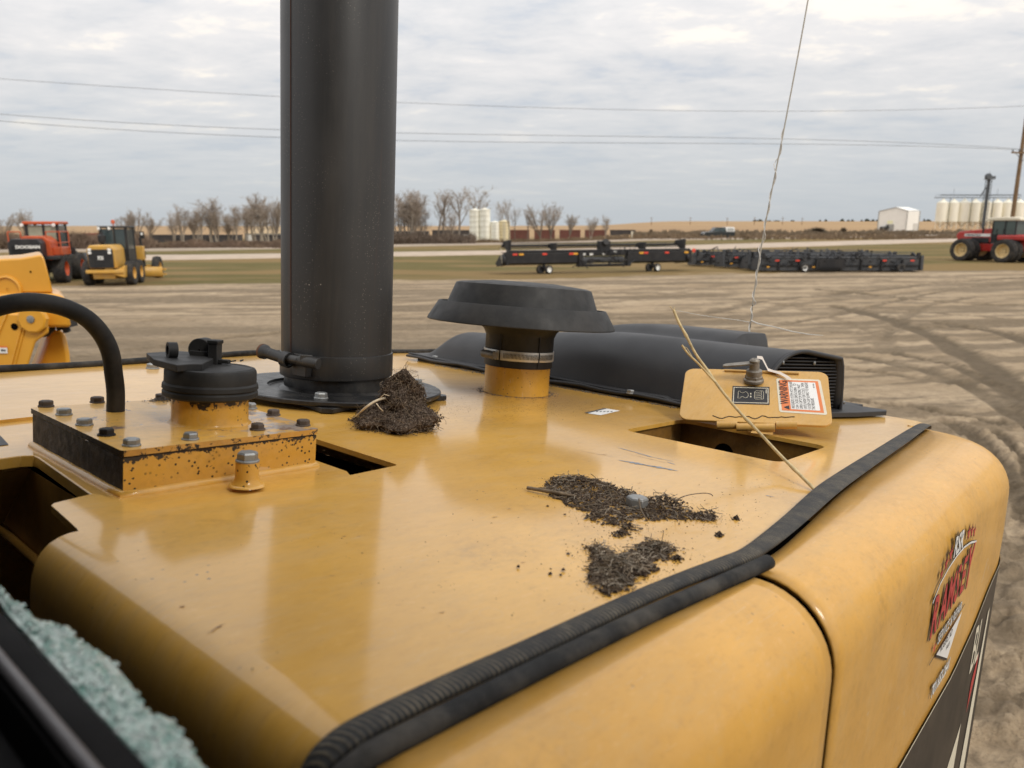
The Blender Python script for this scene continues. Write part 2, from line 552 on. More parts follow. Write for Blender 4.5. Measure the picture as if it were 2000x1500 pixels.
class MB:
    def __init__(s):
        s.v, s.f, s.m = [], [], []
        s.cm = 0
        s.X = None

    def mat(s, i):
        s.cm = i
        return s

    def add(s, vs_, fs_):
        o = len(s.v)
        if s.X is not None:
            vs_ = [s.X @ Vector(p) for p in vs_]
        s.v += [tuple(float(c) for c in p) for p in vs_]
        s.f += [tuple(i + o for i in q) for q in fs_]
        s.m += [s.cm] * len(fs_)
        return s

    def box(s, c, d, rz=0.0, taper=1.0):
        x, y, z = d[0] / 2, d[1] / 2, d[2] / 2
        k = taper
        pts = [(-x, -y, -z), (x, -y, -z), (x, y, -z), (-x, y, -z), (-x * k, -y * k, z), (x * k, -y * k, z), (x * k, y * k, z), (-x * k, y * k, z)]
        M = Matrix.Translation(Vector(c)) @ Matrix.Rotation(rz, 4, 'Z')
        return s.add([M @ Vector(p) for p in pts], [(0, 3, 2, 1), (4, 5, 6, 7), (0, 1, 5, 4), (1, 2, 6, 5), (2, 3, 7, 6), (3, 0, 4, 7)])

    def b2(s, x0, x1, y0, y1, z0, z1):
        return s.box(((x0 + x1) / 2, (y0 + y1) / 2, (z0 + z1) / 2), (abs(x1 - x0), abs(y1 - y0), abs(z1 - z0)))

    def cyl(s, p0, p1, r0, r1=None, seg=16, caps=True):
        r1 = r0 if r1 is None else r1
        p0, p1 = Vector(p0), Vector(p1)
        a = (p1 - p0).normalized()
        q = a.to_track_quat('Z', 'Y').to_matrix()
        vs_ = []
        for p, r in ((p0, r0), (p1, r1)):
            for i in range(seg):
                t = 2 * PI * i / seg
                vs_.append(p + q @ Vector((r * math.cos(t), r * math.sin(t), 0)))
        fs_ = [(i, (i + 1) % seg, seg + (i + 1) % seg, seg + i) for i in range(seg)]
        if caps:
            fs_ += [tuple(range(seg))[::-1], tuple(range(seg, 2 * seg))]
        return s.add(vs_, fs_)

    def lathe(s, c, prof, seg=48, axis=(0, 0, 1), caps=(False, False)):
        """prof: list of (radius, height)"""
        q = Vector(axis).normalized().to_track_quat('Z', 'Y').to_matrix()
        c = Vector(c)
        vs_ = []
        for r, h in prof:
            for i in range(seg):
                t = 2 * PI * i / seg
                vs_.append(c + q @ Vector((r * math.cos(t), r * math.sin(t), h)))
        fs_ = []
        for k in range(len(prof) - 1):
            for i in range(seg):
                j = (i + 1) % seg
                fs_.append((k * seg + i, k * seg + j, (k + 1) * seg + j, (k + 1) * seg + i))
        if caps[0]:
            fs_.append(tuple(range(seg))[::-1])
        if caps[1]:
            fs_.append(tuple(range((len(prof) - 1) * seg, len(prof) * seg)))
        return s.add(vs_, fs_)

    def tube(s, pts, r, seg=8, flat=1.0, caps=True, up=(0, 0, 1)):
        pts = [Vector(p) for p in pts]
        n = len(pts)
        rs = r if hasattr(r, '__len__') else [r] * n
        fl_s = flat if hasattr(flat, '__len__') else [flat] * n
        vs_ = []
        for i, p in enumerate(pts):
            d = (pts[min(i + 1, n - 1)] - pts[max(i - 1, 0)]).normalized()
            u = Vector(up)
            side = d.cross(u)
            if side.length < 1e-3:
                side = d.cross(Vector((1, 0.1, 0)))
            side.normalize()
            w = side.cross(d).normalized()
            for k in range(seg):
                t = 2 * PI * k / seg
                vs_.append(p + side * (rs[i] * math.cos(t)) + w * (rs[i] * fl_s[i] * math.sin(t)))
        fs_ = []
        for i in range(n - 1):
            for k in range(seg):
                j = (k + 1) % seg
                fs_.append((i * seg + k, i * seg + j, (i + 1) * seg + j, (i + 1) * seg + k))
        if caps:
            fs_ += [tuple(range(seg))[::-1], tuple(range((n - 1) * seg, n * seg))]
        return s.add(vs_, fs_)

    def plate(s, outer, z0, z1, holes=()):
        """flat plate from outline(s) between heights z0 < z1"""
        loops = [outer] + list(holes)
        flat = [p for lp in loops for p in lp]
        tri = tessellate_polygon([[Vector((p[0], p[1], 0)) for p in lp] for lp in loops])
        n = len(flat)
        vs_ = [(p[0], p[1], z1) for p in flat] + [(p[0], p[1], z0) for p in flat]
        fs_ = []
        for t in tri:
            a, b, c = [Vector((*flat[i], 0)) for i in t]
            if (b - a).cross(c - a).z < 0:
                t = (t[0], t[2], t[1])
            fs_.append(tuple(t))
            fs_.append((t[0] + n, t[2] + n, t[1] + n))
        o = 0
        for lp in loops:
            k = len(lp)
            for i in range(k):
                j = (i + 1) % k
                fs_.append((o + i, o + j, o + j + n, o + i + n))
            o += k
        return s.add(vs_, fs_)

    def grid(s, rows):
        h, w = len(rows), len(rows[0])
        vs_ = [p for r in rows for p in r]
        fs_ = [(i * w + j, i * w + j + 1, (i + 1) * w + j + 1, (i + 1) * w + j) for i in range(h - 1) for j in range(w - 1)]
        return s.add(vs_, fs_)

    def poly(s, pts):
        return s.add(pts, [tuple(range(len(pts)))])

    def prism(s, pts, d):
        """solid from planar outline pts pushed by vector d"""
        n = len(pts)
        d = Vector(d)
        vs_ = [Vector(p) for p in pts] + [Vector(p) + d for p in pts]
        return s.add(vs_, [tuple(range(n)), tuple(range(n, 2 * n))[::-1]] + [(i, (i + 1) % n, n + (i + 1) % n, n + i) for i in range(n)])

    def text(s, body, size, org, ex, ey, lift=0.0, depth=0.0, align='LEFT', sx=1.0, bold=0.0, shear=0.0):
        cu = bpy.data.curves.new('t', 'FONT')
        cu.body = body
        cu.size = size
        cu.align_x = align
        cu.offset = bold
        cu.shear = shear
        cu.extrude = depth
        cu.resolution_u = 3
        ob = bpy.data.objects.new('t', cu)
        me = bpy.data.meshes.new_from_object(ob)
        ex, ey = Vector(ex), Vector(ey)
        ez = ex.cross(ey).normalized()
        org = Vector(org)
        vs_ = [org + ex * (v.co.x * sx) + ey * v.co.y + ez * (v.co.z + lift) for v in me.vertices]
        fs_ = [tuple(p.vertices) for p in me.polygons]
        s.add(vs_, fs_)
        bpy.data.objects.remove(ob)
        bpy.data.curves.remove(cu)
        bpy.data.meshes.remove(me)
        return s

    def mesh(s, name, mats, smooth=None, weld=False, recalc=True):
        me = bpy.data.meshes.new(name)
        me.from_pydata(s.v, [], s.f)
        if not isinstance(mats, (list, tuple)):
            mats = [mats]
        for m_ in mats:
            me.materials.append(m_)
        me.polygons.foreach_set('material_index', s.m)
        if weld or recalc:
            bm = bmesh.new()
            bm.from_mesh(me)
            if weld:
                bmesh.ops.remove_doubles(bm, verts=bm.verts, dist=1e-5)
            if recalc:
                bmesh.ops.recalc_face_normals(bm, faces=bm.faces)
            bm.to_mesh(me)
            bm.free()
        if smooth is not None:
            me.shade_smooth()
            me.set_sharp_from_angle(angle=math.radians(smooth))
        me.update()
        return me

    def build(s, name, mats, parent=None, smooth=35, bevel=0.0, weld=False, recalc=True, loc=None):
        ob = bpy.data.objects.new(name, s.mesh(name, mats, smooth, weld, recalc))
        col.objects.link(ob)
        if parent is not None:
            ob.parent = parent
            if parent == EXC:
                ob.location = -EOFF
        if loc is not None:
            ob.location = loc
        if bevel:
            b = ob.modifiers.new('bevel', 'BEVEL')
            b.width = bevel
            b.segments = 2
            b.limit_method = 'ANGLE'
        return ob


def tag(o, label=None, cat=None, group=None, kind=None):
    if label:
        o['label'] = label
    if cat:
        o['category'] = cat
    if group:
        o['group'] = group
    if kind:
        o['kind'] = kind
    return o


def empty(name, label, cat, loc=(0, 0, 0), rz=0.0, group=None, M=None):
    o = bpy.data.objects.new(name, None)
    o.empty_display_size = 0.2
    col.objects.link(o)
    if M is not None:
        o.matrix_world = M
    else:
        o.location = Vector(loc)
        o.rotation_euler = (0, 0, rz)
    return tag(o, label, cat, group)


def inst(name, mesh, parent, M=None, loc=None):
    o = bpy.data.objects.new(name, mesh)
    col.objects.link(o)
    o.parent = parent
    if M is not None:
        o.matrix_basis = M
    if loc is not None:
        o.location = loc
    return o


def copy_tree(o, parent=None):
    c = o.copy()
    col.objects.link(c)
    c.parent = parent
    for ch in list(o.children):
        copy_tree(ch, c)
    return c


# value noise for terrain relief
def vnoise(x, y, seed=0):
    xi, yi = np.floor(x).astype(np.int64), np.floor(y).astype(np.int64)
    fx, fy = x - xi, y - yi
    fx, fy = fx * fx * (3 - 2 * fx), fy * fy * (3 - 2 * fy)

    def h(a, b):
        n = (a * 374761393 + b * 668265263 + seed * 974634777) & 0x7fffffff
        n = ((n ^ (n >> 13)) * 1274126177) & 0x7fffffff
        n = n ^ (n >> 16)
        return (n & 0xffff) / 65535.0
    return (h(xi, yi) * (1 - fx) + h(xi + 1, yi) * fx) * (1 - fy) + (h(xi, yi + 1) * (1 - fx) + h(xi + 1, yi + 1) * fx) * fy


def fbm(x, y, o=4, seed=0):
    s, a, t = 0, 0.5, 0
    for i in range(o):
        s = s + a * vnoise(x * 2 ** i, y * 2 ** i, seed + i)
        t += a
        a *= 0.5
    return s / t


EXC = None
EOFF = Vector((0, 0, 0))

# ------------------------------------------------------------------ ground


def seg_dist(X, Y, pts):
    d = np.full(X.shape, 1e9)
    for (x0, y0), (x1, y1) in zip(pts[:-1], pts[1:]):
        dx, dy = x1 - x0, y1 - y0
        t = np.clip(((X - x0) * dx + (Y - y0) * dy) / (dx * dx + dy * dy + 1e-9), 0, 1)
        d = np.minimum(d, np.hypot(X - x0 - t * dx, Y - y0 - t * dy))
    return d


EDGE = [(-400, 36), (-60, 38), (-25.2, 40.2), (-18.5, 41.3), (-3, 44.6), (13.6, 50.2), (22, 52.8), (32.7, 54.5), (60, 60), (400, 90)]


def lot_edge(x):
    return np.interp(x, [e[0] for e in EDGE], [e[1] for e in EDGE])


TRACKS = [  # pixel polyline on the lot, half width in metres, depth
    ([(1380, 612), (1480, 590), (1600, 578), (1720, 566), (1830, 553), (1960, 545), (2060, 540)], 0.35, 0.8),
    ([(1430, 625), (1530, 598), (1650, 584), (1770, 573), (1880, 561), (2060, 552)], 0.35, 0.6),
    ([(1600, 566), (1700, 575), (1800, 586), (1900, 594), (2060, 600)], 0.32, 0.9),
    ([(1700, 600), (1800, 608), (1900, 618), (2060, 628)], 0.30, 0.7),
    ([(1640, 600), (1730, 622), (1790, 642), (1850, 672), (1905, 705), (1960, 742), (2080, 800)], 0.42, 1.15),
    ([(1840, 632), (1900, 640), (1960, 652), (2080, 690)], 0.40, 1.1),
    ([(1560, 770), (1680, 786), (1780, 800), (1880, 818), (2080, 850)], 0.16, 1.2),
    ([(1660, 722), (1760, 735), (1860, 752), (1950, 748)], 0.2, 0.7),
    ([(1480, 640), (1600, 622), (1700, 600), (1800, 576), (1900, 560), (2060, 546)], 0.22, 0.8),
    ([(1560, 690), (1680, 700), (1800, 722), (1900, 760), (2000, 820), (2080, 880)], 0.24, 0.9),
    ([(1740, 690), (1860, 715), (1960, 765), (2060, 850)], 0.20, 1.0),
    ([(1500, 655), (1640, 650), (1800, 640), (1960, 636), (2060, 640)], 0.20, 0.7),
    ([(1900, 580), (1800, 600), (1740, 640), (1720, 690)], 0.22, 0.7),
    ([(1860, 830), (1920, 870), (1970, 930), (2010, 1020)], 0.16, 1.0),
    ([(1950, 850), (2000, 900), (2040, 980)], 0.14, 1.0),
    ([(150, 700), (300, 680), (450, 660), (560, 650)], 0.25, 0.8),
    ([(780, 610), (900, 600), (1100, 600), (1300, 640)], 0.2, 0.6),
    ([(1230, 575), (1400, 580), (1560, 600), (1680, 640), (1740, 665)], 0.25, 0.5),
    ([(780, 640), (860, 625), (1200, 590), (1400, 560)], 0.3, 0.45),
    ([(120, 585), (300, 590), (540, 578)], 0.4, 0.4),
    ([(140, 640), (300, 628), (540, 640), (800, 690)], 0.5, 0.5),
    ([(200, 600), (400, 610), (540, 604), (800, 590), (1100, 572), (1500, 552), (2000, 536)], 0.4, 0.45),
]


def make_ground():
    xs = np.concatenate([-np.geomspace(4200, 30, 46)[:-1], np.arange(-30, 1.5, 0.14), np.arange(1.5, 8.5, 0.04), np.arange(8.5, 44, 0.14), np.geomspace(44, 4200, 46)])
    y1 = np.arange(1.2, 9, 0.04)
    n = int(math.log(62 / 9) / 0.0065)
    y2 = 9 * np.exp(np.linspace(0, math.log(62 / 9), n))[1:] if n else []
    y3 = np.geomspace(62, 7000, 165)[1:]
    ys = np.concatenate([[-60, -20, -6, -2, 0], y1, y2, y3])
    X, Y = np.meshgrid(xs, ys)
    e = lot_edge(X) + (fbm(X * 0.35, Y * 0.9, 4, 5) - 0.5) * 4.5
    grass = ss(-0.5, 0.6, Y - e)
    soil = 1 - grass
    trk = np.zeros_like(X)
    rel = np.zeros_like(X)
    for pts, hw, k in TRACKS:
        w = [tuple((CAM + ray(*p) * (-CAMH / ray(*p)[2]))[:2]) for p in pts]
        wob = (fbm(X * 0.8, Y * 0.8, 3, 31) - 0.5) * 0.28
        d = seg_dist(X, Y, w) + wob
        f = (1 - ss(hw * 0.55, hw * 1.15, np.abs(d))) * k
        f = f * (0.65 + 0.8 * fbm(X * 1.1, Y * 1.6, 3, 9))
        trk = np.maximum(trk, f)
        rel -= 0.045 * np.clip(f, 0, 1)
        rel += 0.03 * np.exp(-((np.abs(d) - hw * 1.25) / (hw * 0.3 + .03)) ** 2) * k
    # graded soil: long shallow ridges, clods close by
    a = 0.16
    U, V = X * math.cos(a) + Y * math.sin(a), -X * math.sin(a) + Y * math.cos(a)
    ridg = fbm(U * 0.25, V * 1.5, 4, 11) - 0.5
    rid2 = np.abs(fbm(U * 0.9, V * 4.5, 3, 17) - 0.5) * 2
    near = 1 - ss(3.5, 17, Y)
    rel += 0.10 * ridg + 0.05 * rid2 * (0.4 + near)
    cl = .55 * fbm(X * 5, Y * 7, 4, 21) + .45 * fbm(X * 11 + 3, Y * 15, 3, 22)
    rel += near * (0.10 * ss(0.50, 0.66, cl) + 0.10 * (fbm(X * 1.6, Y * 3.4, 3, 23) - 0.5) + 0.015 * fbm(X * 16, Y * 16, 2, 29))
    tr = ss(0.52, 0.64, fbm(U * 0.10 + 4, V * 0.8, 4, 41)) * soil
    trk = np.maximum(trk, 0.72 * tr)
    tr = ss(0.50, 0.60, fbm(U * 0.35 + 4, V * 2.6, 4, 43)) * soil
    trk = np.maximum(trk, 0.62 * tr)
    lowm = near * (1 - ss(.36, .50, cl)) * .75  # hollows between near clods darkened in colour, standing in for shade
    lug = np.sin((X * .8 + Y * .6) * 26) * np.exp(-((np.abs((X * .6 - Y * .8) % 1.7 - .85)) / .22) ** 2)
    rel += near * .035 * lug * (fbm(X * .7, Y * .7, 2, 71) > .45)
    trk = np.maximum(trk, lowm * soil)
    left = (1 - ss(-2, 4, X)) * (1 - ss(18, 30, Y)) * soil
    trk = np.clip(np.maximum(trk, left * 0.75 * (0.4 + fbm(U * .5, V * 1.6, 3, 47))), 0, 1)
    rel = rel * soil + grass * (0.05 * (fbm(X * .3, Y * .3, 3, 3) - .5))
    Z = terr(X, Y) + rel
    # brown / pale strips in the grass and dry verge beyond the roads
    dry = ss(0.42, 0.62, fbm(X * 0.07, Y * 0.35, 4, 61)) * grass
    band = ss(-1.5, 1, Y - e) * (1 - ss(6, 11, Y - e)) * ss(-16, 2, X)
    dry = np.clip(np.maximum(dry, band * (0.4 + fbm(X * .15, Y * .6, 3, 63))), 0, 1)
    field = ss(150, 190, Y) * ss(-0.02, 0.12, X / np.maximum(Y, 1)) + ss(260, 400, Y) * 1.0
    field = np.clip(field, 0, 1)
    h, w = X.shape
    me = bpy.data.meshes.new('ground')
    co = np.stack([X, Y, Z], -1).reshape(-1, 3).astype(np.float32)
    idx = np.arange(h * w).reshape(h, w)
    q = np.stack([idx[:-1, :-1], idx[:-1, 1:], idx[1:, 1:], idx[1:, :-1]], -1).reshape(-1)
    nf = (h - 1) * (w - 1)
    me.vertices.add(h * w)
    me.vertices.foreach_set('co', co.ravel())
    me.loops.add(nf * 4)
    me.loops.foreach_set('vertex_index', q.astype(np.int32))
    me.polygons.add(nf)
    me.polygons.foreach_set('loop_start', np.arange(0, nf * 4, 4, dtype=np.int32))
    me.update(calc_edges=True)
    me.shade_smooth()
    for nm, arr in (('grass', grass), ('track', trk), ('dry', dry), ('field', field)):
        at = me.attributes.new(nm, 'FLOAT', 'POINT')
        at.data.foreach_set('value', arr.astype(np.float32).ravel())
    t = NT('lot_ground')
    A = lambda k: t.attr(k).outputs['Fac']
    big = t.noise(0.35, 5, 0.6, t.map((0.5, 1.6, 1), (0, 0, -0.16)))
    fine = t.noise(6, 7, 0.7, t.map((0.6, 1.3, 1), (0, 0, -0.16)))
    vf = t.noise(45, 5, 0.7)
    c = t.mix(t.rng(big, 0.38, 0.62), (0.400, 0.300, 0.190), (0.530, 0.410, 0.275))
    c = t.mix(t.rng(fine, 0.44, 0.68, 0, 0.70), c, (0.21, 0.155, 0.10))
    c = t.mix(t.rng(vf, 0.52, 0.72, 0, 0.55), c, (0.58, 0.46, 0.32))
    c = t.mix(t.rng(vf, 0.45, 0.30, 0, 0.6), c, (0.15, 0.11, 0.075))
    tk = t.math('MULTIPLY', A('track'), t.rng(fine, 0.2, 0.55, 0.72, 1.0))  # this mask also carries the shade painted into the hollows
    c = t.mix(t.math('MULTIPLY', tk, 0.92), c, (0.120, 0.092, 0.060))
    g1 = t.noise(0.5, 6, 0.65, t.map((0.5, 1.4, 1)))
    g2 = t.noise(7, 5, 0.7)
    g = t.mix(t.rng(g1, 0.35, 0.65), (0.122, 0.101, 0.030), (0.185, 0.145, 0.055))
    g = t.mix(t.rng(g2, 0.35, 0.7, 0, 0.5), g, (0.095, 0.088, 0.030))
    g = t.mix(t.math('MULTIPLY', A('dry'), t.rng(g2, 0.25, 0.6, 0.5, 1.0)), g, (0.25, 0.165, 0.070))
    c = t.mix(A('grass'), c, g)
    fl = t.mix(t.rng(t.noise(0.02, 5, 0.6, t.map((0.3, 1.5, 1))), 0.4, 0.6), (0.40, 0.27, 0.14), (0.33, 0.215, 0.12))
    c = t.mix(A('field'), c, fl)
    t.set(Base_Color=c, Roughness=0.95)
    t.p.inputs['Specular IOR Level'].default_value = 0.2
    hgt = t.math('ADD', t.math('MULTIPLY', fine, 0.7), t.math('MULTIPLY', vf, 0.25))
    t.l(t.bump(hgt, 0.9, 0.14), t.p.inputs['Normal'])
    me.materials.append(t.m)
    ob = bpy.data.objects.new('ground', me)
    col.objects.link(ob)
    tag(ob, kind='structure')


make_ground()


def road(name, pix, hw, colr, lift):
    pts = [G(*p) for p in pix]
    # extend both ends
    a, b = pts[0], pts[1]
    pts.insert(0, a + (a - b) / np.linalg.norm(a - b) * 400)
    a, b = pts[-1], pts[-2]
    pts.append(a + (a - b) / np.linalg.norm(a - b) * 900)
    L = [pts[0]]
    for p, q in zip(pts[:-1], pts[1:]):
        k = max(2, int(np.linalg.norm(q - p) / 6))
        L += [p + (q - p) * i / k for i in range(1, k + 1)]
    rows = []
    for i, p in enumerate(L):
        d = L[min(i + 1, len(L) - 1)] - L[max(i - 1, 0)]
        nrm = np.array([-d[1], d[0], 0]) / math.hypot(d[0], d[1])
        row = []
        for k, dz in ((-1, -0.06), (-0.93, lift), (0, lift + 0.05), (0.93, lift), (1, -0.06)):
            q = p + nrm * k * hw
            row.append((q[0], q[1], float(terr(q[0], q[1])) + dz))
        rows.append(row)
    m_ = plain(name + '_gravel', colr, 0.95, 0, 0.10, 0.6, dirt=tuple(c * 0.7 for c in colr), dirtamt=0.5, dscale=0.4)
    mb = MB().grid(rows)
    tag(mb.build(name, m_, smooth=30), kind='structure')


road('gravel_road', [(0, 505), (350, 503), (1000, 493.5), (1400, 482), (1870, 469)], 5.6, (0.46, 0.37, 0.285), 0.10)
road('highway', [(0, 491), (350, 488), (1000, 476), (1400, 467), (1870, 459.5)], 4.6, (0.33, 0.265, 0.20), 0.12)

# ------------------------------------------------------------------ bare trees and scrub
M_bark = plain('bare_bark', (0.20, 0.165, 0.13), 0.9, 0, 0.3, 3)
M_twig = plain('fine_twigs', (0.36, 0.30, 0.245), 0.9, 0, 0.25, 1)
M_birch = plain('pale_bark', (0.36, 0.31, 0.25), 0.9, 0, 0.2, 3)
M_scrub = plain('scrub_twigs', (0.155, 0.105, 0.075), 0.95, 0, 0.4, 0.4, dirt=(0.24, 0.17, 0.10), dirtamt=0.8, dscale=0.25)
M_bush = plain('bush_twigs', (0.13, 0.105, 0.075), 0.95, 0, 0.3, 0.6)
M_everg = plain('evergreen_needles', (0.035, 0.045, 0.03), 0.9, 0, 0.3, 0.6)


def tree_meshes(seed, kind, bark=None):
    """leader-type bare tree, unit height 10: trunk mesh and crown mesh"""
    rr = random.Random(seed)
    tr, cr = MB(), MB()

    def limb(mb, p, d, ln, r, segs, up, wob):
        pts = [p]
        dd = d.normalized()
        for _ in range(segs):
            dd = (dd + Vector((rr.gauss(0, wob), rr.gauss(0, wob), up))).normalized()
            pts.append(pts[-1] + dd * ln / segs)
        mb.tube(pts, [max(.011, r * (1 - .85 * i_ / segs)) for i_ in range(segs + 1)], 5 if r > .06 else 3, caps=False)
        return pts

    def at(pts, f):
        k_ = min(len(pts) - 2, int(f * (len(pts) - 1)))
        return pts[k_].lerp(pts[k_ + 1], f * (len(pts) - 1) - k_), (pts[k_ + 1] - pts[k_]).normalized()

    def side(d, ang):
        az_ = rr.uniform(0, 2 * PI)
        v = Vector((math.cos(az_), math.sin(az_), 0))
        v = (v - d * v.dot(d)).normalized()
        return (d * math.cos(ang) + v * math.sin(ang)).normalized()

    def crown(pts, ln, n1, ang, f0, dens):
        for i_ in range(n1):
            f = f0 + (1 - f0) * (i_ + rr.random()) / n1
            q, d = at(pts, f)
            l1 = ln * (.34 * (1 - f) + .12) * rr.uniform(.7, 1.25)
            b1 = limb(cr, q, side(d, ang * rr.uniform(.7, 1.3)), l1, .040, 3, .20, .10)
            for _ in range(dens):
                q2, d2 = at(b1, rr.uniform(.2, 1))
                l2 = l1 * rr.uniform(.35, .6)
                b2_ = limb(cr, q2, side(d2, rr.uniform(.4, .8)), l2, .022, 2, .10, .14)
                for _ in range(3):
                    q3, d3 = at(b2_, rr.uniform(.3, 1))
                    limb(cr, q3, side(d3, rr.uniform(.4, .9)), l2 * .6, .014, 1, .08, .1)
    up = Vector((0, 0, 1))
    if kind == 'slim':
        for _ in range(rr.choice((2, 3))):
            o_ = Vector((rr.uniform(-.5, .5), rr.uniform(-.5, .5), 0))
            ln = rr.uniform(8, 10)
            t_ = limb(tr, o_, up + Vector((rr.gauss(0, .05), rr.gauss(0, .05), 0)), ln, .12, 7, .03, .03)
            crown(t_, ln, 19, .42, .25, 5)
    elif kind == 'full':
        t_ = limb(tr, Vector((0, 0, 0)), up, 2.0, .26, 3, 0, .03)
        for i_ in range(6):
            q, d = at(t_, rr.uniform(.6, 1))
            ln = rr.uniform(5.2, 7.6)
            m_ = limb(tr, q, side(d, rr.uniform(.15, .62)), ln, .15, 5, .05, .07)
            crown(m_, ln, 13, .62, .22, 6)
    else:
        ln = 10
        t_ = limb(tr, Vector((0, 0, 0)), up + Vector((rr.gauss(0, .04), 0, 0)), ln * .9, .15, 7, .03, .04)
        for i_ in range(3):
            q, d = at(t_, rr.uniform(.35, .65))
            m_ = limb(tr, q, side(d, .35), ln * .45, .07, 4, .06, .05)
            crown(m_, ln * .45, 7, .5, .4, 3)
        crown(t_, ln, 12, .45, .45, 3)
    return tr.mesh('trunk', bark or M_bark, 60, recalc=False), cr.mesh('crown', M_twig, 60, recalc=False)


VARS = {
    'slim': [tree_meshes(11, 'slim', M_birch), tree_meshes(12, 'slim', M_birch), tree_meshes(13, 'slim', M_birch)],
    'full': [tree_meshes(21, 'full'), tree_meshes(22, 'full'), tree_meshes(23, 'full')],
    'stick': [tree_meshes(31, 'stick'), tree_meshes(32, 'stick')],
}
_tn = [0]


def tree(px, y, top, base, kind, label, var=0, wide=1.0, group='bare trees along the road and rail line'):
    """bare tree standing at picture column px, distance y"""
    b = AT(px, y)
    t_ = AT(px, y, top)
    h = max(1.0, t_[2] - b[2])
    tm, cm = VARS[kind][var % len(VARS[kind])]
    zmax = max(v.co.z for v in cm.vertices)
    s_ = h / zmax * (1.10 + .16 * math.sin(px * 1.7))
    o = empty('bare_tree', label, 'tree', b, R_.uniform(0, 6.28), group)
    o.scale = (s_ * wide, s_ * wide, s_)
    inst('trunk', tm, o)
    inst('crown', cm, o)
    return o


T_LAB = {
    'slim': 'slim pale bare tree',
    'full': 'broad twiggy bare tree',
    'stick': 'thin sparse bare tree',
}
TREES = [  # px, distance, top px y, kind, variant, widening, where
    (48, 150, 411, 'full', 0, 1.3, 'rising behind the cab of the orange wheel loader'),
    (2, 150, 422, 'full', 1, 1.0, 'at the far left edge behind the orange wheel loader'),
    (102, 150, 434, 'full', 2, 1.0, 'low, between the orange wheel loader and the red rail car'),
    (232, 130, 407, 'full', 1, 1.15, 'behind the cab roof of the motor grader, left of two'),
    (266, 132, 408, 'full', 0, 1.1, 'behind the cab roof of the motor grader, right of two'),
    (292, 138, 424, 'full', 2, 1.1, 'just right of the pair behind the motor grader'),
    (352, 140, 412, 'slim', 0, 1.7, 'first of the row right of the motor grader'),
    (374, 142, 424, 'slim', 1, 1.3, 'short, between the first tall trees right of the motor grader'),
    (394, 140, 404, 'slim', 2, 1.6, 'left of the exhaust stack, over the second dark rail car'),
    (408, 142, 399, 'slim', 1, 1.9, 'tallest of the middle clump left of the exhaust stack'),
    (424, 141, 406, 'full', 2, 0.9, 'darker, right side of the middle clump left of the exhaust stack'),
    (443, 143, 410, 'slim', 0, 1.6, 'left of the gap in the row beside the exhaust stack'),
    (460, 141, 408, 'slim', 2, 1.5, 'centre of the clump just left of the pale roofline'),
    (478, 144, 412, 'slim', 1, 1.4, 'right end of the clump left of the pale roofline'),
    (508, 140, 398, 'slim', 0, 1.9, 'left of the group beside the exhaust stack'),
    (522, 142, 396, 'slim', 1, 1.8, 'middle of the group beside the exhaust stack'),
    (540, 141, 397, 'full', 2, 0.9, 'touching the left edge of the exhaust stack'),
    (774, 140, 392, 'slim', 0, 1.8, 'touching the right edge of the exhaust stack'),
    (789, 141, 383, 'slim', 1, 1.9, 'second from the right edge of the exhaust stack'),
    (803, 140, 390, 'slim', 2, 1.8, 'third from the right edge of the exhaust stack'),
    (823, 142, 396, 'slim', 0, 1.6, 'right end of the dense group right of the exhaust stack'),
    (855, 140, 392, 'stick', 0, 1.8, 'dark, left of a pair midway to the white tanks'),
    (866, 141, 394, 'stick', 1, 1.5, 'dark, right of a pair midway to the white tanks'),
    (895, 140, 386, 'stick', 1, 1.9, 'forked, just left of the tall white tanks'),
    (925, 185, 386, 'stick', 0, 1.8, 'rising above the left tall white tank'),
    (972, 185, 398, 'stick', 1, 1.0, 'rising above the low white tanks'),
    (994, 150, 390, 'stick', 0, 1.1, 'at the right side of the cream tank'),
    (1006, 152, 418, 'stick', 1, 1.0, 'short, right of the cream tank'),
    (1030, 150, 408, 'stick', 0, 1.1, 'over the first rusty rail car'),
    (1056, 150, 393, 'full', 1, 1.05, 'tallest over the rusty rail cars'),
    (1076, 152, 405, 'full', 0, 1.0, 'right shoulder of the tallest over the rusty rail cars'),
    (1113, 155, 424, 'full', 2, 0.9, 'low, over the second gap of the rusty rail cars'),
    (1152, 155, 420, 'slim', 1, 1.5, 'over the third gap of the rusty rail cars'),
    (1183, 157, 425, 'slim', 0, 1.2, 'rightmost, over the dark rail car'),
]
for i, px in enumerate((336, 384, 416, 451, 496, 530)):
    TREES.append((px, 146 + (i % 3) * 4, 414 + (i * 7) % 13, 'slim', i, 1.7, 'in the second rank left of the stack, %s from the left' % ('first', 'second', 'third', 'fourth', 'fifth', 'sixth', 'seventh', 'eighth', 'ninth', 'tenth', 'eleventh', 'twelfth', 'thirteenth')[i]))
for i, px in enumerate((796, 812, 878)):
    TREES.append((px, 147 + (i % 3) * 3, 402 + (i * 5) % 17, 'slim', i + 1, 1.7, 'in the second rank right of the stack, %s from the left' % ('first', 'second', 'third', 'fourth', 'fifth', 'sixth', 'seventh')[i]))
for px, y, top, kind, var, wd, where in TREES:
    tree(px, y, top, 0, kind, T_LAB[kind] + ' ' + where, var, wd)


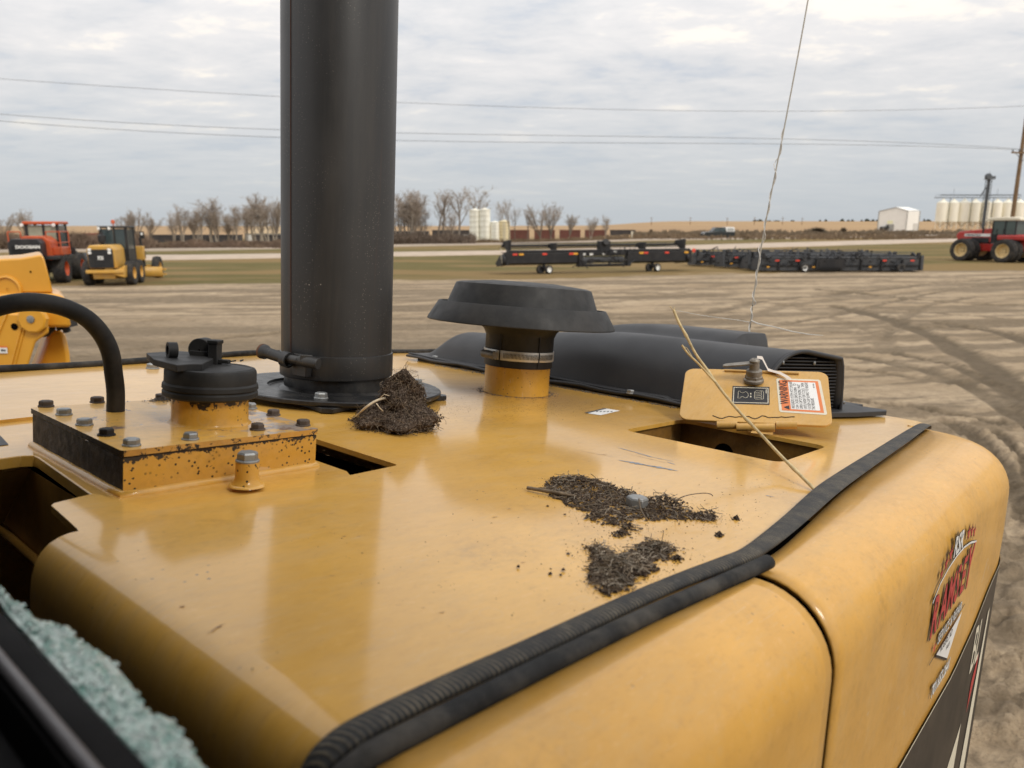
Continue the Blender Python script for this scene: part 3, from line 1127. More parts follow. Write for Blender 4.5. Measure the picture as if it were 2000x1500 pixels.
def scrub(name, px0, px1, y0, y1, h0, h1, n, mat, label, cat, kind='stuff', seed=1, dense=1.0):
    rr = random.Random(seed)
    mb = MB()
    for i in range(n):
        px = rr.uniform(px0, px1)
        y = rr.uniform(y0, y1)
        b = Vector(AT(px, y))
        h = rr.uniform(h0, h1) * (0.6 + 0.8 * mnoise.noise(Vector((px * 0.03, y * 0.1, seed))) + 0.3)
        w = rr.uniform(0.02, 0.06) * y / 90
        for k in range(4):
            dx, dy = rr.gauss(0, h * 0.28), rr.gauss(0, h * 0.28)
            tip = b + Vector((dx, dy, h * rr.uniform(0.6, 1.0)))
            m0 = b + Vector((rr.gauss(0, .1), 0, 0))
            mb.add([m0 + Vector((-w, 0, 0)), m0 + Vector((w, 0, 0)), tip], [(0, 1, 2)])
            md = m0.lerp(tip, 0.5)
            t2 = md + Vector((rr.gauss(0, h * .22), rr.gauss(0, h * .2), h * 0.35))
            mb.add([md + Vector((-w, 0, 0)), md + Vector((w, 0, 0)), t2], [(0, 1, 2)])
    o = mb.build(name, mat, smooth=None, recalc=False)
    return tag(o, label, cat, kind=kind)


scrub('roadside_scrub', -40, 285, 100, 125, 0.8, 2.6, 2900, M_scrub, 'tall reddish brown bare scrub behind the wheel loader and motor grader', 'scrub', seed=3)
scrub('roadside_scrub', 280, 560, 104, 128, 0.3, 1.3, 2400, M_scrub, 'low brown scrub at the foot of the pale trunks left of the exhaust stack', 'scrub', seed=8)
scrub('trackside_scrub', 755, 925, 128, 150, 0.5, 2.3, 1500, plain('dark_scrub', (0.125, 0.092, 0.068), 0.95, 0, 0.4, 0.4), 'dark bare brush between the exhaust stack and the white tanks', 'scrub', seed=4)
scrub('verge_weeds', 920, 2050, 140, 175, 0.3, 1.0, 3600, plain('verge_weed_stems', (0.19, 0.135, 0.085), 0.95, 0, 0.3, 0.4), 'low brown weeds along the far verge below the rail cars and field', 'weeds', seed=5)
scrub('field_edge_weeds', 1240, 2050, 185, 215, 0.4, 1.3, 2600, plain('field_weed_stems', (0.165, 0.13, 0.09), 0.95, 0, 0.3, 0.4), 'dull brown weeds at the near edge of the golden field', 'weeds', seed=6)


def bush(px, y, wpx, top, label, mat=M_bush, seed=1, n=260):
    rr = random.Random(seed)
    b = Vector(AT(px, y))
    hw = wpx / 2 / FPX * y
    hh = AT(px, y, top)[2] - b.z
    mb = MB()
    for i in range(n):
        a, e = rr.uniform(0, 2 * PI), math.acos(rr.uniform(0.0, 1.0))
        r = rr.uniform(0.7, 1.0)
        tip = Vector((math.cos(a) * math.sin(e) * hw * r, math.sin(a) * math.sin(e) * hw * r, hh * math.cos(e) * r))
        w = 0.05 * y / 100
        s_ = tip * rr.uniform(0.0, 0.5)
        mb.add([s_ + Vector((-w, 0, 0)), s_ + Vector((w, 0, 0)), tip], [(0, 1, 2)])
        mb.add([s_ + Vector((0, -w, 0)), s_ + Vector((0, w, w)), tip * 0.95], [(0, 1, 2)])
    o = mb.build('bare_bush', mat, smooth=None, recalc=False)
    o.location = b
    return tag(o, label, 'bush', 'bushes in the field')


bush(1597, 205, 50, 441, 'wide rounded brown bush in the golden field behind the headers', seed=2, n=700)
bush(1648, 215, 20, 442, 'small upright brown bush right of the wide rounded bush', seed=3, n=300)
bush(1272, 230, 10, 446, 'tiny green brown bush left of the dark pickup truck', seed=4, n=120)
rr = random.Random(5)
k = 0
for px, w_, top in ((1474, 8, 431), (1484, 12, 430), (1500, 16, 433), (1516, 14, 433), (1547, 7, 432), (1601, 4, 431), (1612, 5, 430), (1644, 8, 429), (1656, 5, 431), (1664, 5, 430), (1682, 4, 431), (1692, 12, 429), (1704, 7, 430), (1712, 5, 431), (1722, 5, 430), (1812, 10, 430), (1804, 4, 429)):
    k += 1
    ordw = ('first', 'second', 'third', 'fourth', 'fifth', 'sixth', 'seventh', 'eighth', 'ninth', 'tenth', 'eleventh', 'twelfth', 'thirteenth', 'fourteenth', 'fifteenth', 'sixteenth', 'seventeenth')[k - 1]
    b = Vector(AT(px, 1000))
    hh = AT(px, 1000, top)[2] - b.z
    w = w_ / FPX * 1000 * 0.5
    mb = MB()
    for i in range(90):
        f = rr.random()
        a = rr.uniform(0, 2 * PI)
        r = w * (1 - f * 0.75) * rr.uniform(0.4, 1)
        c = Vector((r * math.cos(a), r * math.sin(a), hh * f))
        s_ = 1.1
        mb.add([c + Vector((-s_, 0, -s_)), c + Vector((s_, 0, -s_ * .5)), c + Vector((0, 0, s_ * 1.3))], [(0, 1, 2)])
    o = empty('shelterbelt_tree', 'tiny dark evergreen on the skyline, %s from the left, %s' % (ordw, 'near the antenna' if px < 1560 else 'over the golden field' if px < 1740 else 'right of the white shed'), 'tree', b, 0, 'shelterbelt trees on the skyline')
    mb.build('crown', M_everg, o, smooth=None, recalc=False)
    MB().cyl((0, 0, -0.5), (0, 0, hh * 0.8), 0.3, 0.1, 6).build('trunk', M_bark, o)

# ------------------------------------------------------------------ far buildings, tanks, rail cars, poles
M_bldg = plain('white_sheet_metal', (0.86, 0.85, 0.80), 0.55, 0, 0.04, 0.8)
M_bldg2 = plain('shade_sheet_metal', (0.62, 0.61, 0.57), 0.6, 0, 0.04, 0.8)  # greyer sheet metal than the white one
M_tank = plain('white_tank', (0.88, 0.86, 0.76), 0.5, 0, 0.05, 0.5, dirt=(0.6, 0.5, 0.33), dirtamt=0.35, dscale=0.3)
M_cream = plain('cream_tank', (0.70, 0.60, 0.38), 0.5, 0, 0.06, 0.5)
M_silo = plain('ivory_silo', (0.88, 0.85, 0.72), 0.45, 0, 0.04, 0.3, dirt=(0.66, 0.58, 0.38), dirtamt=0.5, dscale=0.15)
M_galv = plain('dark_galvanised', (0.10, 0.11, 0.12), 0.6, 0.3, 0.2, 1)
M_wood = plain('pole_wood', (0.20, 0.125, 0.065), 0.85, 0, 0.25, 2)
M_wire = plain('power_wire', (0.20, 0.20, 0.20), 0.6, 0.3, 0.05, 1)
M_rail1 = plain('rusty_rail_car', (0.17, 0.062, 0.045), 0.75, 0, 0.25, 0.5, dirt=(0.10, 0.06, 0.05), dirtamt=0.5, dscale=0.4)
M_rail2 = plain('dark_rail_car', (0.065, 0.06, 0.06), 0.75, 0, 0.25, 0.5, dirt=(0.12, 0.09, 0.07), dirtamt=0.5, dscale=0.4)
M_rail3 = plain('bright_red_box', (0.30, 0.055, 0.035), 0.7, 0, 0.12, 0.5)


def railcar(px0, px1, y, top, bot, mat, label, ribs=12):
    a, b = Vector(AT(px0, y, top)), Vector(AT(px1, y, top))
    z0 = AT(px0, y, bot)[2]
    L = (b - a).length
    o = empty('rail_car', label, 'rail car', (a.x, a.y, z0), math.atan2(b.y - a.y, b.x - a.x), 'rail cars on the line behind the trees')
    H = a.z - z0
    body = MB().b2(0.3, L - 0.3, 0, 2.8, H * 0.22, H)
    for i in range(ribs + 1):
        x = 0.35 + (L - 0.9) * i / ribs
        body.b2(x, x + 0.18, -0.12, 0.0, H * 0.25, H * 0.98)
    body.b2(0.2, L - 0.2, -0.14, 2.9, H * 0.97, H * 1.02)
    body.build('body', mat, o)
    fr = MB().b2(0, L, 0.8, 2.0, H * 0.16, H * 0.215)
    fr.build('frame', M_rail2, o)
    for x in (L * 0.13, L * 0.87):
        w = MB()
        for dx in (-0.9, 0.9):
            for yy in (0.55, 2.15):
                w.cyl((x + dx, yy, H * 0.09), (x + dx, yy + 0.12, H * 0.09), H * 0.10, seg=12)
        w.b2(x - 1.2, x + 1.2, 0.5, 2.3, H * 0.08, H * 0.13)
        w.build('truck_frame', M_rail2, o)
    return o


RY = 205
railcar(160, 206, 190, 456, 484, M_rail3, 'bright red box car showing left of the motor grader cab', 10)
railcar(112, 158, 190, 458, 484, M_rail2, 'dull dark rail car between the wheel loader and the red box car', 10)
for a, b, where in ((288, 345, 'just right of the motor grader'), (347, 404, 'second right of the motor grader, behind pale trunks'), (406, 468, 'behind the tallest clump left of the exhaust stack'), (491, 560, 'touching the left edge of the exhaust stack, beyond the pale roofline')):
    railcar(a, b, 190, 459, 484, M_rail2, 'dark rail car ' + where, 14)
railcar(700, 838, 190, 452, 482, M_rail2, 'dark rail car right of the exhaust stack behind the dense brush', 20)
railcar(842, 918, RY, 450, 478, M_rail2, 'dark rail car just left of the tall white tanks', 14)
for a, b, m_, where in ((994, 1036, M_rail1, 'rusty red rail car just right of the cream tank'), (1042, 1086, M_rail1, 'rusty red rail car under the tallest tree, second from the cream tank'), (1092, 1136, M_rail1, 'rusty red rail car third from the cream tank'), (1142, 1187, M_rail1, 'rusty red rail car fourth from the cream tank, beside the dark one'), (1192, 1243, M_rail2, 'dark grey rail car at the right end of the train')):
    railcar(a, b, RY, 449.5, 472, m_, where)

# pale farm roofline left of the stack
a = Vector(AT(478, 260, 449))
b = Vector(AT(560, 260, 449))
o = empty('farm_building', 'pale ochre farm roof showing over the dark rail cars beside the exhaust stack', 'building', (a.x, a.y, -2.3))
L = (b - a).length
H = a.z + 2.3
MB().b2(0, L, 0, 14, 0, H * 0.7).build('wall', M_bldg2, o)
MB().prism([(-.3, -.4, H * .7), (-.3, 14.4, H * .7), (L * .12, 7, H * 1.25)], (L * 0.0 + .6, 0, 0)).add([(-.3, -.4, H * .7), (L + .3, -.4, H * .7), (L - 2, 7, H * 1.3), (2, 7, H * 1.3), (L + .3, 14.4, H * .7), (-.3, 14.4, H * .7)], [(0, 1, 2, 3), (3, 2, 4, 5), (1, 4, 2), (0, 3, 5)]).build('roof', plain('ochre_roof', (0.42, 0.31, 0.18), 0.8, 0, 0.08, 1), o)


def tank(px0, px1, y, top, bot, mat, label, cone=0.25, ribs=6):
    c = Vector(AT((px0 + px1) / 2, y, top))
    z0 = AT((px0 + px1) / 2, y, bot)[2]
    r = (px1 - px0) / 2 / FPX * y
    H = c.z - z0
    o = empty('storage_tank', label, 'tank', (c.x, c.y, z0), 0, 'white tanks in front of the rail line')
    prof = [(r, 0)]
    for i in range(ribs):
        h0 = (H - r * cone) * (i + 0.92) / ribs
        prof += [(r, h0), (r * 1.02, h0 + H * .01), (r, h0 + H * .02)]
    MB().lathe((0, 0, 0), prof, 28, caps=(True, False)).build('shell', mat, o, 30)
    h0 = prof[-1][1]
    MB().lathe((0, 0, 0), [(r * 1.02, h0), (r * 0.25, H), (r * 0.25, H * 1.015), (0.01, H * 1.02)], 28).build('roof', mat, o, 30)
    ld = MB()
    for s_ in (-.2, .2):
        ld.cyl((s_, -r * 1.04, 0), (s_, -r * 1.04, h0), 0.03, seg=5)
    for i in range(18):
        ld.cyl((-.2, -r * 1.04, h0 * i / 18), (.2, -r * 1.04, h0 * i / 18), 0.02, seg=4)
    ld.build('ladder', M_bldg2, o)


tank(917, 939, 182, 408, 471, M_tank, 'tall white tank, left one of the two tall tanks')
tank(937, 957, 181, 407, 471, M_tank, 'tall white tank, right one of the two tall tanks')
tank(958, 975, 181, 432, 470, M_tank, 'short white tank between the tall tanks and the cream one')
tank(974, 996, 182, 430, 470, M_cream, 'short cream coloured tank at the right end of the tank cluster')
c = Vector(AT(905, 181, 461))
o = empty('white_shed', 'tiny low white shed at the foot of the tall white tanks', 'shed', (c.x, c.y, AT(905, 181, 470)[2]))
MB().b2(0, 2.6, 0, 2, 0, 1.0).build('wall', M_bldg, o)
MB().prism([(0, -.1, 1), (0, 2.1, 1), (0, 1, 1.4)], (2.6, 0, 0)).build('roof', M_bldg2, o)

# silo row with catwalk and elevator
SY = 276
for i, px in enumerate((1836.5, 1857.5, 1878, 1899, 1920, 1941.5, 1962.5, 1985)):
    c = Vector(AT(px, SY))
    c.z -= .1
    zt, zs, zb = AT(px, SY, 388)[2], AT(px, SY, 396)[2], AT(px, SY, 433)[2]
    r = 1.93
    words = ('leftmost of the silo row, nearest the white shed', 'second from the left of the silo row', 'third from the left of the silo row', 'fourth silo, just left of the dark elevator tower', 'fifth silo, hidden in part by the dark elevator tower', 'just right of the elevator tower', 'yellowish silo left of the wooden utility pole', 'rightmost silo, right of the wooden utility pole')
    o = empty('grain_silo', 'ivory hopper silo on legs, ' + words[i], 'silo', c, 0, 'silos under the catwalk')
    z = c.z
    MB().lathe((0, 0, 0), [(r, zb - z), (r * 1.0, zs - z)], 28).build('shell', M_silo, o, 30)
    MB().lathe((0, 0, 0), [(r * 1.02, zs - z), (0.35, zt - z - .3), (0.35, zt - z), (0.01, zt - z)], 28).build('roof', M_silo, o, 30)
    MB().lathe((0, 0, 0), [(0.25, zb - z - 2.0), (r * .98, zb - z)], 24).build('hopper', M_silo, o, 30)
    lm = None
    for q in range(6):
        a = q * PI / 3
        x, y_ = r * .95 * math.cos(a), r * .95 * math.sin(a)
        MB().cyl((x, y_, 0), (x, y_, zb - z), 0.11, seg=6).build('leg', M_silo, o)
o = empty('catwalk', 'dark steel catwalk and conveyor running over the tops of the silos', 'catwalk', Vector(AT(1826, SY, 386)) + Vector((0, 0, 0)))
L = AT(1992, SY, 386)[0] - AT(1826, SY, 386)[0]
MB().b2(0, L, -.5, .5, -.12, .12).build('deck', M_galv, o)
MB().b2(2.0, L, -.3, .3, 0.75, 1.05).build('conveyor', M_galv, o)
rl = MB()
for i in range(24):
    x = L * i / 23
    rl.cyl((x, -.5, 0), (x, -.5, 1.0), .035, seg=4)
rl.b2(0, L, -.53, -.47, .95, 1.03)
rl.build('railing', M_galv, o)
for i, px in enumerate((1850, 1892, 1933, 1975)):
    x = AT(px, SY)[0] - AT(1826, SY)[0]
    MB().cyl((x, -2.1, AT(px, SY)[2] - o.location.z), (x, -2.1, 0), .13, seg=6).build('post', M_galv, o)
for px in (1862, 1946):
    x = AT(px, SY)[0] - AT(1826, SY)[0]
    MB().cyl((x, 0, .9), (x, 0, 3.2), .05, seg=5).build('mast', M_galv, o)
b = Vector(AT(1920, 270))
H = AT(1920, 270, 347)[2] - b.z
o = empty('grain_elevator', 'dark lattice elevator leg tower standing among the silos', 'elevator', b)
tw = MB()
for sx in (-.75, .75):
    for sy in (-.6, .6):
        tw.cyl((sx, sy, 0), (sx, sy, H), .10, seg=5)
nn = 14
for i in range(nn):
    z0, z1 = H * i / nn, H * (i + 1) / nn
    for sy in (-.6, .6):
        tw.cyl((-.75, sy, z0), (.75, sy, z1), .05, seg=4)
        tw.cyl((.75, sy, z0), (-.75, sy, z1), .05, seg=4)
tw.build('lattice', M_galv, o)
MB().b2(-.45, -.05, -.25, .25, 0, H).b2(.12, .5, -.25, .25, 0, H).build('casing', M_galv, o)
MB().lathe((0, .6, H + .4), [(0.01, -.7), (.9, -.7), (1.15, -.3), (1.15, .3), (.9, .7), (.01, .7)], 20, (0, 1, 0)).build('head_pulley_housing', M_galv, o)
MB().b2(-1.4, 1.7, -1, 1, H - .6, H - .45).b2(-1.4, 1.7, -1.0, -.95, H - .4, H + .5).build('platform', M_galv, o)
MB().cyl((0, 0, H), (0, 0, H + 2.2), .05, seg=5).build('mast', M_galv, o)
MB().cyl((-.5, 0, H - 3.2), (-2.3, 0, H - 6.3), .22, seg=8).build('spout', M_galv, o)

# steel shed
c = Vector(AT(1770, 228))
zE = AT(1770, 228, 412)[2] - c.z
zR = AT(1760, 230, 405)[2] - c.z
ca, cb = Vector((-6.2, 5.0, 0)), Vector((5.6, 3.6, 0))
o = empty('steel_shed', 'white sheet metal shed with gabled roof left of the silos', 'shed', c)
cc = ca + cb
mid0 = ca * 0.42
w = MB()
w.add([(0, 0, 0), ca, ca + Vector((0, 0, zE)), mid0 + Vector((0, 0, zR)), (0, 0, zE)], [(0, 1, 2, 3, 4)])
w.add([cb, cc, cc + Vector((0, 0, zE)), cb + mid0 + Vector((0, 0, zR)), cb + Vector((0, 0, zE))], [(0, 1, 2, 3, 4)])
w.add([(0, 0, 0), cb, cb + Vector((0, 0, zE)), (0, 0, zE)], [(0, 1, 2, 3)])
w.add([ca, cc, cc + Vector((0, 0, zE)), ca + Vector((0, 0, zE))], [(0, 1, 2, 3)])
w.build('wall', M_bldg, o, None)
e_ = Vector((0, 0, .12))
MB().add([Vector((0, 0, zE)) + e_, cb + Vector((0, 0, zE)) + e_, cb + mid0 + Vector((0, 0, zR)) + e_, mid0 + Vector((0, 0, zR)) + e_, ca + Vector((0, 0, zE)) + e_, cc + Vector((0, 0, zE)) + e_], [(0, 1, 2, 3), (3, 2, 5, 4)]).build('roof', M_bldg, o, None)
tr = MB()
for p in (Vector((0, 0, 0)), cb, ca):
    tr.cyl(p + Vector((0, -.05, 0)), p + Vector((0, -.05, zE)), .13, seg=5)
tr.cyl((0, -.06, zE), mid0 + Vector((0, -.06, zR)), .12, seg=5).cyl(mid0 + Vector((0, -.06, zR)), ca + Vector((0, -.06, zE)), .12, seg=5)
tag(tr.build('corner_trim', plain('grey_trim', (0.30, 0.30, 0.28), .6, 0, .05, 2), o), kind='stuff')


def wallquad(p, q, s0, s1, z0, z1, off):
    d = (q - p)
    nn_ = Vector((d.y, -d.x, 0)).normalized() * off
    if nn_.y > 0:
        nn_ = -nn_
    a, b = p + d * s0 + nn_, p + d * s1 + nn_
    return [a + Vector((0, 0, z0)), b + Vector((0, 0, z0)), b + Vector((0, 0, z1)), a + Vector((0, 0, z1))]


z3 = Vector((0, 0, 0))
MB().prism(wallquad(z3, ca, .42, .70, .1, 2.0, .05), (0, .1, 0)).build('door', plain('grey_door', (0.33, 0.33, 0.31), .6, 0, .05, 2), o)
MB().prism(wallquad(z3, cb, .55, .95, .1, 2.3, .05), (0, .1, 0)).build('door', plain('pale_door', (0.60, 0.59, 0.55), .6, 0, .05, 2), o)
MB().prism(wallquad(z3, ca, .48, .66, 2.2, 3.1, .06), (0, .1, 0)).build('sign_board', plain('yellow_board', (0.85, 0.84, 0.55), .6, 0, .05, 2), o)

# utility pole with wires


def pole(px, y, toppx, ground_px=None, label='', r=.17, arm=1.5, scale=1.0, azr=0.0, detail=True):
    b = Vector(AT(px, y))
    H = AT(px, y, toppx)[2] - b.z
    o = empty('utility_pole', label, 'utility pole', b, azr, 'utility poles')
    MB().cyl((0, 0, -.2), (0, 0, H), r * 1.15, r * .8, 12).build('shaft', M_wood, o, 40)
    if detail:
        za = H - 4.3 * scale
        MB().b2(-arm, arm, -r * 1.3 - .1, -r * 1.0, za - .07, za + .07).build('crossarm', M_wood, o)
        br = MB()
        for s_ in (-1, 1):
            br.cyl((s_ * arm * .75, -r - .1, za), (0, -r - .06, za - .75), .03, seg=5)
        br.build('brace', M_galv, o)
        for s_ in (-1, -.45, .45, 1):
            MB().lathe((s_ * arm * .96, -r - .12, za + .07), [(.03, 0), (.075, .05), (.05, .12), (.075, .17), (.03, .25)], 10, caps=(True, True)).build('insulator', M_galv, o, 40)
        MB().lathe((0, 0, H), [(.05, 0), (.08, .06), (.05, .14), (.03, .2)], 10, caps=(True, True)).build('insulator', M_galv, o, 40)
    else:
        MB().b2(-arm, arm, -.1, .1, H * .88, H * .9).build('crossarm', M_wood, o)
    return o, b, H


PA, pb, PH = pole(1975.5, 78, 211, label='tall brown wooden utility pole with crossarm at the right edge, behind the red tractor', r=.20, azr=0.25)
PBo = Vector((-78, 60, 0))
o2 = copy_tree(PA)
o2.location = (-78, 60, float(terr(-78, 60)))
o2['label'] = 'wooden utility pole beyond the left edge carrying the wires'


def wires():
    spans = [
        ([(0, 154), (270, 172), (540, 188), (1000, 209), (1500, 217)], 0.0),
        ([(0, 226), (270, 239), (540, 251), (1000, 268), (1500, 273), (1800, 272)], -.9),
        ([(0, 238), (270, 252), (540, 266), (1000, 279), (1500, 283), (1800, 276)], .9),
    ]
    for i, (pts, off) in enumerate(spans):
        A = np.array([pb.x, pb.y + (off != 0) * (-.3)])
        B = np.array([-78.0, 60.0])
        d = (A - B) / np.linalg.norm(A - B)
        s_, z_ = [], []
        for p in pts:
            r = ray(*p)
            # intersect vertical plane through A,B
            M2 = np.array([[r[0], -d[0]], [r[1], -d[1]]])
            sol = np.linalg.solve(M2, B)
            s_.append(sol[1])
            z_.append(CAMH + r[2] * sol[0])
        L = np.linalg.norm(A - B)
        zt = pb.z + PH + .2 if off == 0 else pb.z + PH - 4.3 + .3
        s_.append(L)
        z_.append(zt)
        cf = np.polyfit(s_, z_, 3)
        corr = zt - np.polyval(cf, L)
        q = []
        for k in range(49):
            s1 = L * k / 48
            p = B + d * s1
            q.append((p[0], p[1] + off * .3, np.polyval(cf, s1) + corr * (k / 48) ** 6))
        w = MB().tube(q, .018 if off == 0 else .020, 5)
        nm = ('top', 'middle', 'bottom')[i]
        tag(w.build('power_line', M_wire), '%s of the three thin grey power lines crossing the sky' % nm, 'power line', 'power lines across the sky')


wires()
for px, top, wh in ((1272, 424, 'over the left end of the golden field'), (1348, 424, 'just left of the dark pickup truck'), (1420, 425, 'right above the tail of the pickup truck'), (1473, 424, 'beside the clump on the skyline left of the antenna'), (1528, 424, 'right of the antenna on the skyline'), (1566, 425, 'above the wide rounded bush')):
    pole(px, 620, top, label='tiny distant utility pole ' + wh, r=.25, arm=1.6, detail=False)
o = empty('marker_post', 'small pale marker post in the weeds right of the train', 'post', AT(1235, 150))
MB().b2(-.09, .09, -.03, .03, 0, 1.5).build('post', M_offw, o)
MB().b2(-.2, .2, -.05, -.03, .95, 1.45).build('sign_plate', M_offw, o)

# ------------------------------------------------------------------ vehicles
M_tyre = plain('tyre_rubber', (0.032, 0.031, 0.031), 0.85, 0, 0.25, 4, dirt=(0.14, 0.115, 0.085), dirtamt=0.45, dscale=3)
M_vblk = plain('machine_black', (0.022, 0.023, 0.025), 0.45, 0, 0.2, 3, dirt=(0.10, 0.09, 0.08), dirtamt=0.25, dscale=2)
M_vglass = plain('cab_glass', (0.05, 0.07, 0.075), 0.08, 0, 0.1, 2, coat=0.5)
M_vglassl = plain('cab_glass_light', (0.30, 0.32, 0.24), 0.15, 0, 0.2, 2)
M_vorange = plain('orange_enamel', (0.52, 0.085, 0.022), 0.4, 0, 0.08, 2, dirt=(0.4, 0.2, 0.1), dirtamt=0.3, dscale=2)
M_vyel = plain('machine_yellow', (0.60, 0.335, 0.06), 0.42, 0, 0.08, 2, dirt=(0.45, 0.33, 0.18), dirtamt=0.4, dscale=3)
M_vred = plain('tractor_red', (0.44, 0.026, 0.020), 0.35, 0, 0.1, 2, coat=0.4, dirt=(0.28, 0.12, 0.09), dirtamt=0.3, dscale=2)
M_vcream = plain('rim_cream', (0.66, 0.50, 0.25), 0.5, 0, 0.08, 3)
M_vroof = plain('cab_roof_cream', (0.72, 0.66, 0.52), 0.5, 0, 0.05, 2)
M_vwhite = plain('lamp_white', (0.85, 0.85, 0.82), 0.3, 0, 0.02, 5)
M_hdr = plain('header_black', (0.020, 0.020, 0.022), 0.5, 0, 0.2, 1, dirt=(0.09, 0.08, 0.07), dirtamt=0.25, dscale=1.5)
M_hgrey = plain('header_grey', (0.060, 0.063, 0.068), 0.6, 0, 0.15, 1, dirt=(0.11, 0.10, 0.09), dirtamt=0.4, dscale=1.5)
M_refl = plain('red_reflector', (0.75, 0.07, 0.04), 0.3, 0, 0.05, 3)
M_amb = plain('amber_reflector', (0.85, 0.42, 0.05), 0.3, 0, 0.05, 3)

_wm = {}


def wheel(parent, loc, R, w, rim_mat, rim=0.55, lugs=0, dish=0.3, rz=0.0, flip=1, name='wheel'):
    key = (round(R, 3), round(w, 3), rim_mat.name, lugs, flip)
    if key not in _wm:
        t = MB()
        prof = [(R * rim, -w * .42), (R * .80, -w * .5), (R * .93, -w * .47), (R, -w * .38), (R, w * .38), (R * .93, w * .47), (R * .80, w * .5), (R * rim, w * .42)]
        t.lathe((0, 0, 0), prof, 32, (1, 0, 0))
        for i in range(lugs):
            for s_ in (-1, 1):
                a0 = 2 * PI * (i + (0.5 if s_ > 0 else 0)) / lugs
                a1 = a0 + 0.22
                h = R * .045
                q = []
                for (xx, aa, rr_) in ((0, a1, R), (s_ * w * .49, a0, R * .95)):
                    for da in (-.05, .05):
                        for k_ in (0, h):
                            q.append((xx, (rr_ + k_) * math.cos(aa + da), (rr_ + k_) * math.sin(aa + da)))
                t.add(q, [(0, 2, 3, 1), (4, 5, 7, 6), (0, 1, 5, 4), (2, 6, 7, 3), (1, 3, 7, 5), (0, 4, 6, 2)])
        r = MB()
        f = flip
        r.lathe((0, 0, 0), [(R * rim, f * w * .43), (R * rim * .92, f * w * .40), (R * rim * .84, f * w * (.40 - dish)), (R * .16, f * w * (.34 - dish)), (R * .15, f * w * (.44 - dish)), (.01, f * w * (.44 - dish))], 28, (1, 0, 0))
        r.lathe((0, 0, 0), [(R * rim, -f * w * .42), (R * rim * .9, -f * w * .3), (.01, -f * w * .3)], 20, (1, 0, 0))
        _wm[key] = (t.mesh('tyre', M_tyre, 40), r.mesh('rim', rim_mat, 40))
    tm, rm = _wm[key]
    o = inst(name, tm, parent, Matrix.Translation(Vector(loc)) @ Matrix.Rotation(rz, 4, 'Z'))
    inst('rim', rm, o)
    return o


def rails(mb, pts, r=.03):
    for p, q in zip(pts[:-1], pts[1:]):
        mb.cyl(p, q, r, seg=6)
    return mb


# ---- orange wheel loader (seen from behind, right side showing). local +y = forward, origin under rear axle
W0 = Vector(G(84, 553))
az = math.radians(-15)
WL = empty('wheel_loader', 'orange and black wheel loader with orange handrails, seen from behind at far left', 'wheel loader', (W0.x, W0.y, 0), -math.radians(-15))
x0 = 0.0
for sx in (-1, 1):
    wheel(WL, (sx * 1.02, 0.1, .80), .80, .62, M_vorange, .52, 22, flip=sx)
    wheel(WL, (sx * 1.02, 3.2, .80), .80, .62, M_vorange, .52, 22, flip=sx)
b = MB().prism([(-.98, -1.5, 1.0), (.60, -1.5, 1.0), (.60, -1.55, 2.25), (.45, -1.5, 2.48), (-.83, -1.5, 2.48), (-.98, -1.55, 2.25)], (0, .9, 0))
b.build('counterweight', M_vblk, WL, 30, .04)
MB().b2(-.80, .40, -1.56, -1.50, 1.25, 2.1).build('grille', plain('loader_grille', (.012, .012, .013), .7, 0, .3, 10), WL)
g = MB()
for i in range(9):
    g.b2(-.78, .38, -1.585, -1.565, 1.30 + i * .085, 1.33 + i * .085)
g.build('grille_slats', M_vblk, WL)
MB().text('DOOSAN', .22, (-.60, -1.61, 1.98), (1, 0, 0), (0, 0, 1), 0, .01, sx=1.25, bold=.008).build('lettering', M_vwhite, WL, None)
MB().prism([(-.85, -.6, 1.3), (.85, -.6, 1.3), (.80, -.6, 2.35), (.5, -.6, 2.62), (-.5, -.6, 2.62), (-.80, -.6, 2.35)], (0, 1.3, 0)).build('hood', M_vorange, WL, 30, .05)
MB().b2(-.95, 1.10, -.2, 2.0, 1.0, 1.35).b2(.62, 1.25, -1.2, 1.6, 1.35, 1.55).b2(-1.3, -.95, -1.0, 1.6, 1.35, 1.55).build('fender', M_vblk, WL, 30, .03)
MB().b2(.65, 1.28, -.35, 1.2, 1.55, 2.0).build('side_tank', M_vorange, WL, 30, .04)
cb = MB()
for x_ in (-.70, .85):
    for y_ in (.75, 2.2):
        cb.b2(x_ - .07, x_ + .07, y_ - .06, y_ + .06, 1.5, 3.25)
cb.b2(.10, .20, .70, .80, 1.5, 3.25)
cb.b2(-.75, .9, .7, 2.25, 1.4, 2.1)
cb.build('cab_frame', M_vblk, WL)
MB().b2(-.68, .08, .74, .78, 2.1, 3.2).b2(.22, .80, .74, .78, 2.1, 3.2).build('rear_window', M_vglassl, WL)
MB().b2(.84, .88, .85, 2.1, 2.1, 3.2).b2(-.73, -.69, .85, 2.1, 2.1, 3.2).build('side_window', M_vglass, WL)
MB().b2(-.85, 1.0, .55, 2.4, 3.25, 3.42).build('cab_roof', M_vorange, WL, 30, .05)
for x_ in (-.85, .75):
    MB().cyl((x_, .55, 3.22), (x_, .47, 3.22), .09, seg=12).build('work_lamp', M_vwhite, WL)
hr = MB()
rails(hr, [(1.27, -.5, 1.6), (1.27, -.5, 2.85), (1.27, 1.1, 2.85), (1.27, 1.1, 1.6)], .035)
rails(hr, [(1.27, -.5, 2.25), (1.27, 1.1, 2.25)], .03)
rails(hr, [(.62, -.55, 1.6), (.62, -.55, 2.85), (1.27, -.55, 2.85)], .035)
rails(hr, [(.62, -.55, 2.25), (1.27, -.55, 2.25)], .03)
hr.build('handrail', M_vorange, WL)
hl = MB()
